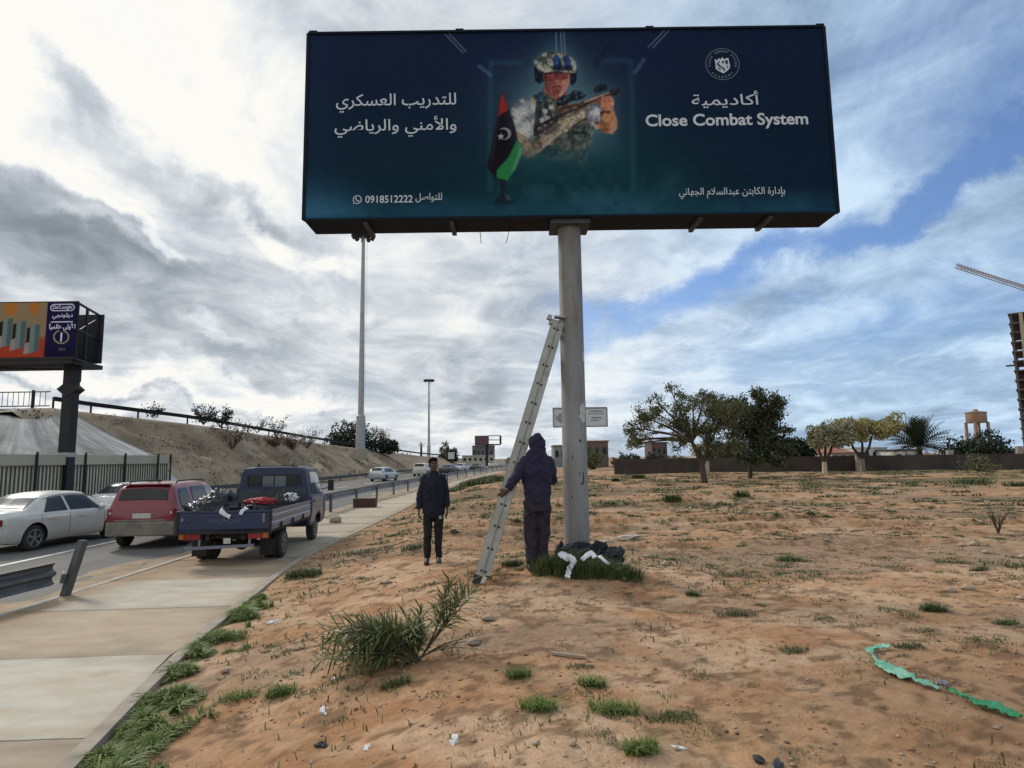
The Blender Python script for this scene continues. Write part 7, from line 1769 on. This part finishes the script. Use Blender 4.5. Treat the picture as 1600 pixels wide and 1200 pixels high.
mb = MB(); mb.box((0, 1.1, 2.72), (.56, .56, .22)); mb.build('collar', pm('collar_grey', (.36, .36, .34), (.3, .3, .28), scale=4, rough=.8), LB)

# ------------------------------------------------------------------ signboard behind the pole
YS = 62.0
a, b = at(864, 638, YS), at(949, 666, YS); sb_ = Vector((at(898, 730, YS).x, YS, .3))
sg = empty('signboard', sb_, 0, 'white framed signboard on a post, half hidden behind the billboard pole', 'sign')
m_swhite = pm('sign_white', (.50, .51, .52), (.44, .45, .46), scale=2, rough=.6); m_sframe = pm('sign_frame', (.22, .22, .23), (.17, .17, .18), scale=3, rough=.6)
cxs, czs = (a.x + b.x) / 2 - sb_.x, (a.z + b.z) / 2 - sb_.z; ws, hs = b.x - a.x, a.z - b.z
mb = MB(); mb.box((cxs, 0, czs), (ws, .12, hs)); pn = mb.build('panel', m_swhite, sg)
mb = MB()
for z in (-hs / 2, hs / 2): mb.bar((cxs - ws / 2, -.07, czs + z), (cxs + ws / 2, -.07, czs + z), .10, .12)
for x in (-ws / 2, ws / 2): mb.bar((cxs + x, -.07, czs - hs / 2), (cxs + x, -.07, czs + hs / 2), .10, .12)
mb.build('frame', m_sframe, sg)
mb = MB(); mb.tube([(0, .12, -.3), (0, .12, czs)], .13, 10); mb.build('post', m_dark, sg)
m_sgrey = pm('sign_grey', (.25, .25, .27), (.20, .20, .22), scale=5, rough=.6)
for (x0_, y0_, x1_, y1_) in ((921, 641.5, 942, 643.5), (918, 646, 944, 647.2), (924, 651.5, 940, 654), (922, 656, 936, 658)):
    p, q = at(x0_, y0_, YS), at(x1_, y1_, YS); mb = MB(); mb.box(((p.x + q.x) / 2 - sb_.x, -.066, (p.z + q.z) / 2 - sb_.z), (q.x - p.x, .01, p.z - q.z)); mb.build('sign_mark', m_sgrey, pn)
mb = MB(); p = at(872, 653, YS); mb.prism([(-.30, .35), (-.05, .10), (.15, .5), (.40, .45), (.42, -.6), (.1, -.4), (-.2, -.15)], (p.x - sb_.x, -.064, p.z - sb_.z), (1, 0, 0), (0, 0, 1), (0, -1, 0), .01); mb.build('sign_picture', m_sgrey, pn)

# ------------------------------------------------------------------ boundary wall, houses, tower, crane
m_bwall = pm('block_wall', (.062, .050, .043), (.040, .032, .028), scale=.6, rough=.95, bump=.3, bscale=6, dirt=((.085, .068, .055), .4, .55, .8))
wpts = [(960, 741, 64), (1120, 738, 64), (1290, 737, 63), (1483, 736, 62), (1700, 733, 61)]
wb0 = at(1290, 737, 63); bw = empty('boundary_wall', (wb0.x, 63, .1), 0, 'long dark block wall closing the waste ground on the right', 'wall')
for (p0, q0, Y0), (p1, q1, Y1) in zip(wpts[:-1], wpts[1:]):
    a, b = at(p0, q0, Y0), at(p1, q1, Y1); a.z = b.z = .05; top = 1.72
    mb = MB(); A, B_ = a - wb0, b - wb0; A.z = B_.z = (top - .3) / 2 - .1 + .0
    A = Vector((a.x - wb0.x, a.y - 63, (top) / 2 - .1)); B_ = Vector((b.x - wb0.x, b.y - 63, (top) / 2 - .1)); mb.bar(A, B_, .22, top + .3); mb.build('wall_panel', m_bwall, bw)
m_pillar = pm('pillar_render', (.34, .30, .25), (.26, .225, .185), scale=2, rough=.9)
for px, lim, hh in ((1102, 0, 1.7), (1340, 1, 1.85), (1341, 1, 1.85), (1483, 1, 2.3), (1592, 1, 2.6)):
    if px == 1341: continue
    p = at(px, 738, 62.6); mb = MB(); mb.box((p.x - wb0.x, -.75, hh / 2 - .1), (.55, .3, hh)); mb.build('pillar', m_pillar, bw)
def house(label, px0, px1, py0, py1, Y, wallc, roofc=None, win=3, depth=8, name='house', flat=True, roof_px=0):
    a, b = at(px0, py1, Y), at(px1, py0, Y); zb = -.2; c = Vector(((a.x + b.x) / 2, Y, zb)); root = empty(name, c, 0, label, 'house'); ww, hh = b.x - a.x, b.z - zb
    mw = pm('plaster_%d' % px0, wallc, tuple(x * .8 for x in wallc), scale=.4, rough=.9); rh = roof_px * Y / FPX
    mb = MB(); mb.box((0, depth / 2, (hh - rh) / 2), (ww, depth, hh - rh)); mb.build('wall', mw, root)
    mr = pm('roof_%d' % px0, roofc or wallc, tuple(x * .75 for x in (roofc or wallc)), scale=.6, rough=.9)
    mb = MB()
    if roof_px: mb.rings([[Vector((sx_ * ww * .54, depth / 2 + sy_ * depth * .54, hh - rh)) for sx_, sy_ in ((-1, -1), (1, -1), (1, 1), (-1, 1))], [Vector((sx_ * ww * .18, depth / 2 + sy_ * .2, hh)) for sx_, sy_ in ((-1, -1), (1, -1), (1, 1), (-1, 1))]])
    else: mb.box((0, depth / 2, hh + .12), (ww + .3, depth + .3, .24))
    mb.build('roof', mr, root)
    for k in range(win):
        x = -ww / 2 + ww * (k + .5) / win; mb = MB(); mb.box((x, -.03, (hh - rh) * .68), (min(1.1, ww / win * .5), .1, min(1.2, hh * .26))); mb.build('window', m_glass, root)
    return root
house('long low beige house with a flat dark roof behind the clipped trees', 1245, 1315, 690, 722, 95, (.42, .38, .31), (.08, .06, .055), 4)
house('small house with a red-brown tiled roof behind the clipped tree', 1300, 1336, 698, 722, 84, (.36, .31, .27), (.26, .11, .07), 3, roof_px=9)
house('white house between the clipped tree and the palm', 1336, 1386, 700, 722, 105, (.52, .52, .52), None, 4)
house('low white house left of the palm', 1398, 1440, 704, 722, 100, (.50, .50, .48), (.05, .05, .05), 3)
house('pale house behind the dark trees at centre right', 1100, 1150, 694, 722, 110, (.36, .37, .33), None, 4)
house('square brick-red house on the horizon left of the spreading tree', 1019, 1042, 692, 722, 150, (.10, .075, .07), None, 3)
house('brown brick building seen right of the billboard pole', 915, 950, 690, 724, 120, (.14, .10, .085), (.28, .12, .08), 3)
house('grey block building seen left of the billboard pole', 866, 884, 697, 724, 120, (.20, .20, .20), None, 2)
house('long pale wall and sheds at the right edge', 1535, 1640, 704, 722, 80, (.40, .37, .32), None, 2)
# unfinished grey building and the advert frame at the end of the road
house('dark grey flat-roofed building at the end of the road', 738, 771, 697, 722, 205, (.12, .12, .13), (.06, .06, .065), 5, 14)
house('low cream building under the distant billboard', 722, 772, 712, 722, 190, (.42, .39, .30), None, 6, 8)
a, b = at(742, 681, 160), at(782, 694, 160); c = Vector((at(761, 720, 160).x, 160, .2))
db = empty('billboard', c, 0, 'small distant billboard on a black post beyond the far cars', 'billboard')
mb = MB(); mb.box((0, 0, (b.z - c.z) / 2), (.7, .5, b.z - c.z)); mb.build('pole', m_dark, db)
mb = MB(); mid = at(764, 687, 160).x; mb.box(((a.x + mid) / 2 - c.x, -.6, (a.z + b.z) / 2 - c.z), (mid - a.x, .2, a.z - b.z)); mb.build('poster', pm('faded_poster', (.13, .055, .06), (.10, .07, .075), scale=.6, rough=.8), db)
mb = MB()
for z in (a.z, (a.z + b.z) / 2, b.z): mb.bar((mid - c.x, -.5, z - c.z), (b.x - c.x, 1.2, z - c.z), .18, .18)
mb.bar((b.x - c.x, 1.2, b.z - c.z), (b.x - c.x, 1.2, a.z - c.z), .5, .2); mb.box(((a.x + b.x) / 2 - c.x, .4, b.z - c.z - .1), (b.x - a.x, 2, .25)); mb.build('box_frame', m_dark, db)
p = at(705, 712, 140); nb_ = empty('signboard', (p.x, 140, .2), 0, 'small blank white sign beside the far road', 'sign')
mb = MB(); mb.box((0, 0, p.z - .2), (1.4, .1, 1.5)); mb.build('panel', m_swhite, nb_); mb = MB(); mb.bar((0, .08, -.2), (0, .08, p.z - .2), .1, .1); mb.build('post', m_dark, nb_)
# water tower
YW = 150.0; c = at(1530, 700, YW); c.z = .3; wt_ = empty('water_tower', c, 0, 'brown concrete water tower on four legs', 'water tower')
z0_, z1_ = at(1530, 659, YW).z - c.z, at(1530, 646, YW).z - c.z; rw_ = 13.8 * YW / FPX
m_wt = pm('tank_concrete', (.30, .195, .135), (.235, .15, .105), scale=.5, rough=.9, dirt=((.16, .11, .085), .4, .5, .8))
mb = MB(); mb.lathe((0, 0, z0_), (0, 0, 1), [(-.3, rw_ * .9), (0, rw_), (z1_ - z0_, rw_), (z1_ - z0_ + .12, rw_ * 1.05), (z1_ - z0_ + .3, rw_ * 1.05), (z1_ - z0_ + .6, rw_ * .25), (z1_ - z0_ + 1.0, rw_ * .2)], 32); mb.build('tank', m_wt, wt_, smooth=True)
for sx_ in (-1, 1):
    for sy_ in (-1, 1):
        mb = MB(); mb.box((sx_ * rw_ * .72, sy_ * rw_ * .72, z0_ / 2 - .2), (.5, .5, z0_ + .2)); mb.build('leg', m_wt, wt_)
mb = MB(); mb.box((0, 0, z0_ * .55), (rw_ * 1.5, .3, .4)); mb.box((0, 0, z0_ * .55), (.3, rw_ * 1.5, .4)); mb.build('tie_beam', m_wt, wt_)
# tower block under construction, floor by floor
YT = 200.0; c = at(1598, 690, YT); topz = at(1577, 491, YT).z
tb = empty('tower_block', (c.x, YT, 0), -math.atan2(c.x, YT) - .03, 'unfinished concrete tower block at the right edge', 'tower block')
m_con = pm('raw_concrete', (.115, .105, .10), (.08, .072, .07), scale=.3, rough=.9); m_conl = pm('pale_column', (.36, .32, .24), (.29, .26, .2), scale=.4, rough=.9); m_brk = pm('dark_infill', (.05, .04, .038), (.07, .055, .05), scale=.4, rough=.95)
nf = 15; fh = topz / nf
for k in range(nf + 1):
    mb = MB(); mb.box((13, 9, k * fh), (26.6, 18.6, .38)); mb.build('floor_slab', m_con, tb)
for ix in range(6):
    for iy in range(3):
        mb = MB(); mb.box((.35 + ix * 5.05, .3 + iy * 8.6, topz / 2), (.6, .6, topz)); mb.build('column', m_conl if (ix == 1 and iy == 0) else m_con, tb)
mb = MB(); mb.box((2.95, -.1, topz / 2), (1.0, .5, topz)); mb.build('hoist_shaft', m_conl, tb)
rr = random.Random(5)
for k in range(nf):
    for ix in range(5):
        if rr.random() < .72: mb = MB(); mb.box((2.9 + ix * 5.05, 2.4 + rr.random() * 2, k * fh + fh * .5), (4.3, .2, fh * rr.choice((.4, .9, .9)))); mb.build('infill_wall', m_brk, tb)
mb = MB(); mb.box((-1.0, 1, topz * .64), (2.4, 2.2, .3)); mb.build('loading_platform', m_dark, tb)
# luffing crane above it
ct = empty('tower_crane', (at(1600, 455, 192).x + 9, 197, 0), 0, 'lattice jib of a tower crane reaching in at the right edge', 'crane')
tip, rt_ = at(1495, 418, 165), at(1602, 458, 192); rt_.z = tip.z + .4; org = Vector((ct.location.x, 197, 0)); m_cr = pm('crane_paint', (.33, .27, .25), (.26, .21, .2), scale=1, rough=.6)
d_ = (rt_ - tip); hub = Vector((0, 0, tip.z + .4)); tipl = tip - org; far_ = hub + (hub - tipl).normalized() * 12
mb = MB(); sdir = (hub - tipl).cross(Vector((0, 0, 1))).normalized()
n = 30
for o_ in (sdir * .7, sdir * -.7): mb.bar(tipl + o_ * .6, hub + o_, .16, .16)
upz = Vector((0, 0, 1.5)); mb.bar(tipl + upz * .5, hub + upz, .16, .16)
for k in range(n):
    a, b = tipl.lerp(hub, k / n), tipl.lerp(hub, (k + 1) / n)
    for s_ in (-1, 1): mb.bar(a + sdir * .65 * s_, (a + b) / 2 + upz * .9, .09, .09); mb.bar((a + b) / 2 + upz * .9, b + sdir * .65 * s_, .09, .09)
mb.build('jib', m_cr, ct)
mb = MB(); mb.bar(hub, far_, 1.2, 1.0); mb.box(far_, (2, 2, 3)); mb.build('counter_jib', m_cr, ct)
mb = MB(); mb.box((0, 0, hub.z / 2), (1.8, 1.8, hub.z)); mb.build('mast', m_cr, ct); mb = MB(); mb.box(hub + Vector((0, 0, 1.5)), (2, 2, 2.6)); mb.build('cab', m_cr, ct)
mb = MB(); q = tipl.lerp(hub, .80); mb.bar(q, q - Vector((0, 0, 2.4)), .05, .05); mb.box(q - Vector((0, 0, 2.6)), (.5, .3, .8)); mb.build('hook', m_dark, ct)
# street lamp and posts beyond the wall
p = at(1421, 720, 90); q = at(1418, 646, 90); sl = empty('street_lamp', (p.x, 90, 0), 0, 'grey street lamp rising behind the palm', 'street lamp')
mb = MB(); mb.tube([(0, 0, 0), (0, 0, q.z - .3), (-.2, 0, q.z)], [.1, .07, .05], 8); mb.build('post', m_mast, sl)
mb = MB(); mb.box((-.5, 0, q.z + .05), (.9, .3, .14)); mb.build('lamp_head', m_dark, sl, bevel=.03)
# ------------------------------------------------------------------ litter, stones and the bits at the pole foot
m_green = pm('green_sheet', (.30, .55, .42), (.10, .34, .21), scale=5, rough=.55, bump=.3, bscale=14)
m_white = pm('scrap_white', (.58, .57, .56), (.44, .43, .43), scale=14, rough=.7)
def strip_on_ground(name, L, label, cat, mat, seed, lift=.025, n=6):
    """L: (px, py, half width in px) along the strip"""
    P = [(gnd(px, py), hw) for px, py, hw in L]; V = []; rr = random.Random(seed); pts = []
    for (a, wa), (b, wb_) in zip(P[:-1], P[1:]):
        for k in range(8): pts.append((a.lerp(b, k / 8), wa + (wb_ - wa) * k / 8))
    pts.append(P[-1])
    for i, (p, hw) in enumerate(pts):
        d = (pts[min(i + 1, len(pts) - 1)][0] - pts[max(i - 1, 0)][0]); d.z = 0; d.normalize(); s = Vector((-d.y, d.x, 0)); w_ = hw * p.y / FPX * (1 + .8 * float(vnoise(i * .28, seed, 3))); p = p + s * (hw * p.y / FPX * .3 * float(vnoise(i * .33, seed + 7, 5)))
        for j in range(n):
            q = p + s * (w_ * (j / (n - 1) * 2 - 1)); V.append((q.x, q.y, T(q.x, q.y) + lift * (.3 + 1.3 * abs(float(vnoise(i * .35 + seed, j * .8, seed)) * 2)) + .012))
    o = np_mesh(name, V, [(i * n + j, i * n + j + 1, (i + 1) * n + j + 1, (i + 1) * n + j) for i in range(len(pts) - 1) for j in range(n - 1)], mat, None, smooth=True)
    md = o.modifiers.new('s', 'SOLIDIFY'); md.thickness = .003
    return tag(o, label, cat)
strip_on_ground('plastic_strip', [(1392, 1014, 5), (1372, 1017, 6), (1358, 1020, 5), (1364, 1030, 2), (1372, 1038, 4), (1384, 1046, 10), (1404, 1056, 12), (1424, 1065, 9), (1434, 1069, 4), (1446, 1074, 8), (1470, 1082, 3)], 'torn pale green plastic strip lying on the sand at right', 'plastic strip', m_green, 2, .022)
strip_on_ground('plastic_strip', [(1480, 1082, 3), (1510, 1097, 5), (1530, 1106, 10), (1556, 1114, 12), (1580, 1123, 9), (1598, 1130, 4)], 'bright green twisted plastic strip at the right edge', 'plastic strip', pm('green_sheet_bright', (.07, .36, .16), (.04, .22, .09), scale=5, rough=.5, bump=.3), 5, .03)
strip_on_ground('plastic_scrap', [(1464, 1080, 6), (1476, 1079, 9), (1484, 1082, 5)], 'grey plastic scrap joining the two green strips', 'scrap', pm('grey_scrap', (.30, .28, .29), (.22, .2, .2), scale=9, rough=.6), 7, .05)
for px, py, wp, lab in ((428, 972, 11, 'pale stone slab scrap beside the lance-leaved shrub'), (506, 1110, 13, 'silver foil wrapper on the sand left of centre'), (709, 1156, 13, 'silver crisp packet near the bottom of the picture'), (522, 1060, 7, 'white pebble-like scrap below the shrub'), (1060, 1168, 9, 'pale rag scrap near the bottom'), (573, 1168, 9, 'white stone near the bottom left')):
    p = gnd(px, py); k = p.y / FPX; crumple('litter_scrap', [m_white], p, (wp * k, wp * k * .42, wp * k * .22), int(px), lab, 'litter', .75, 2.4, rz=px * .37, flat=.6, sub=3, group='pale scraps on the sand')
for px, py, wp, lab, mt in ((502, 1166, 10, 'dark grey stone at the bottom left', m_tarp), (1186, 1190, 11, 'dark stone at the bottom centre right', m_tarp), (1215, 1198, 12, 'dark flat stone at the bottom edge', m_bag), (708, 832, 7, 'brown clod in front of the standing man', m_rust)):
    p = gnd(px, py); k = p.y / FPX; crumple('stone', [mt], p, (wp * k, wp * k * .7, wp * k * .4), int(px + 3), lab, 'stone', .6, 2.2, rz=px * .2, sub=2, group='loose dark stones')
a, b = gnd(862, 1024), gnd(916, 1030)
mb = MB(); mb.bar(a + Vector((0, 0, .02)), b + Vector((0, 0, .018)), .03, .022); o = mb.build('wood_lath', pm('old_wood', (.38, .30, .215), (.28, .215, .15), scale=9, rough=.9), bevel=.003); tag(o, 'thin weathered wooden lath lying on the sand below the pole', 'lath')
a, b = gnd(925, 842), gnd(1000, 838); 
for i, (px, py, wp, lab) in enumerate(((985, 842, 22, 'flat pale rubble slab on the sand right of the pole'), (948, 848, 14, 'smaller pale rubble piece near the pole'), (1010, 870, 9, 'pale broken stone right of the grass clump'))):
    p = gnd(px, py); k = p.y / FPX; crumple('rubble', [pm('rubble_stone', (.46, .38, .30), (.36, .28, .21), scale=6, rough=.95, bump=.4)], p, (wp * k * .8, wp * k * .5, wp * k * .22), 50 + i, lab, 'rubble', .6, 2.2, rz=.3 * i, sub=2)
# brown trough by the guardrail and a concrete lump on the pavement
a, b = place(553, 793, 0), place(588, 792, 0); c = (a + b) / 2
mb = MB(); ww = (b - a).length
mb.rings([[Vector((sx_ * ww / 2 * f, sy_ * .28 * f, z)) for sx_, sy_ in ((-1, -1), (1, -1), (1, 1), (-1, 1))] for f, z in ((.98, 0), (1.0, .36))]); mb.add([(x * ww / 2, y * .28, z) for z in (.362, .40) for x, y in ((-1, -1), (1, -1), (1, 1), (-1, 1))], [(0, 1, 5, 4), (1, 2, 6, 5), (2, 3, 7, 6), (3, 0, 4, 7), (4, 5, 6, 7)])
o = mb.build('planter_box', pm('brown_box', (.085, .036, .028), (.06, .03, .024), scale=5, rough=.85, bump=.2), bevel=.02); o.location = c; tag(o, 'dark red-brown box standing on the pavement by the guardrail', 'box')
p = place(524, 817, 0); crumple('rubble', [pm('lump_concrete', (.33, .27, .20), (.25, .20, .145), scale=5, rough=.95, bump=.4)], p, (.20, .15, .16), 61, 'square lump of broken concrete on the pavement in front of the pickup', 'rubble', .12, 2, sub=4)
# bags and cloths bundled round the pole foot
pb = Vector((POLE[0], POLE[1] - .30, T(POLE[0], POLE[1] - .3)))
m_navyc = pm('navy_cloth', (.006, .007, .012), (.011, .013, .022), scale=6, rough=.7, bump=.4, bscale=12)
crumple('cloth_bundle', [m_navyc, m_bag], pb + Vector((-.02, -.02, .06)), (.26, .15, .15), 71, 'dark blue cloth bundle heaped at the front of the pole foot', 'bundle', .26)
crumple('cloth_bundle', [m_navyc], pb + Vector((.27, .04, .0)), (.16, .13, .17), 73, 'dark cloth bundle at the right of the pole foot', 'bundle', .26)
crumple('cloth_bundle', [m_tarp, m_bag], pb + Vector((.50, -.02, .0)), (.15, .12, .13), 75, 'grey and black bag lying furthest right of the pole foot', 'bundle', .4)
crumple('cloth_bundle', [m_navyc], pb + Vector((-.27, .06, .02)), (.08, .08, .15), 77, 'dark cloth standing up left of the pole foot', 'bundle', .4)
def PW(px, py, Y): return at(px, py, Y)
Yf = pb.y - .62
ragstrip('white_cloth', [PW(878, 866, Yf + .15), PW(890, 869, Yf + .05), PW(897, 876, Yf - .04), PW(890, 888, Yf - .10), PW(886, 903, Yf - .14)], .075, m_wcloth, 'long white cloth strip hanging down over the grass at the pole foot', 12, nrm=(0, -1, .2))
ragstrip('white_cloth', [PW(874, 863, Yf + .16), PW(884, 872, Yf + .06), PW(896, 874, Yf)], .09, m_wcloth, 'white cloth lying on the dark bundle at the left of the pole foot', 14, nrm=(0, -1, .6))
ragstrip('white_cloth', [PW(909, 875, Yf + .05), PW(918, 867, Yf + .08), PW(924, 863, Yf + .12), PW(930, 871, Yf + .06)], .07, m_wcloth, 'white cloth folded on the bundle at the right of the pole foot', 16, nrm=(0, -1, .5))
ragstrip('white_cloth', [PW(936, 868, Yf + .12), PW(944, 876, Yf + .05), PW(952, 882, Yf + .02)], .05, m_wcloth, 'small grey-white cloth at the far right of the pole foot', 18, nrm=(0, -1, .5))
# pebbles and clods: nobody could count them
def pebbles(name, n, smin, smax, mat, label, seed, ymax=16, pw=1.7, dens=-.05):
    r = np.random.default_rng(seed); yy = 2.4 + ymax * r.uniform(0, 1, n * 4) ** pw; xx = r.uniform(-4.7, 15, n * 4); ok = (xx < yy * .92 + .8) & (xx > edge(yy) + .1) & (fbm(xx / .9, yy / .9, seed + 5, 3) > dens); xx, yy = xx[ok][:n], yy[ok][:n]; n = len(xx)
    base = np.array([(1, 0, 0), (.3, .95, 0), (-.8, .6, 0), (-.8, -.6, 0), (.3, -.95, 0), (.1, .1, .75), (.0, 0, -.6)]); fc_ = np.array([(0, 1, 5), (1, 2, 5), (2, 3, 5), (3, 4, 5), (4, 0, 5), (1, 0, 6), (2, 1, 6), (3, 2, 6), (4, 3, 6), (0, 4, 6)])
    s = smin + (smax - smin) * r.uniform(0, 1, n) ** 3; a = r.uniform(0, 6.28, n); P = base[None] * (1 + .25 * r.normal(size=(n, 7, 3))) * s[:, None, None]; P[:, :, 2] *= .75
    ca_, sa_ = np.cos(a)[:, None], np.sin(a)[:, None]; X = P[:, :, 0] * ca_ - P[:, :, 1] * sa_ + xx[:, None]; Y_ = P[:, :, 0] * sa_ + P[:, :, 1] * ca_ + yy[:, None]; Z = P[:, :, 2] + (terrain(xx, yy) + s * .2)[:, None]
    o = np_mesh(name, np.stack([X, Y_, Z], -1).reshape(-1, 3), (np.arange(n)[:, None, None] * 7 + fc_[None]).reshape(-1, 3), mat); o['kind'] = 'stuff'; return tag(o, label, 'stones')
m_peb = pm('pebble', (.42, .33, .25), (.30, .21, .145), scale=3, rough=.95); m_clod = pm('clod', (.30, .165, .09), (.38, .225, .13), scale=3, rough=.95)
pebbles('pebbles', 3600, .004, .022, m_peb, 'pale pebbles scattered over the sandy ground', 3)
pebbles('clods', 4500, .004, .024, m_clod, 'small clods of orange soil scattered over the ground', 5, dens=.06)
pebbles('dark_stones', 1200, .005, .022, pm('dark_pebble', (.10, .075, .055), (.16, .11, .08), scale=3, rough=.95), 'dark small stones scattered over the ground', 7)
pebbles('rubble_field', 1500, .02, .10, m_peb, 'broken pale rubble scattered in the middle distance', 9, ymax=38, pw=.8, dens=.2)
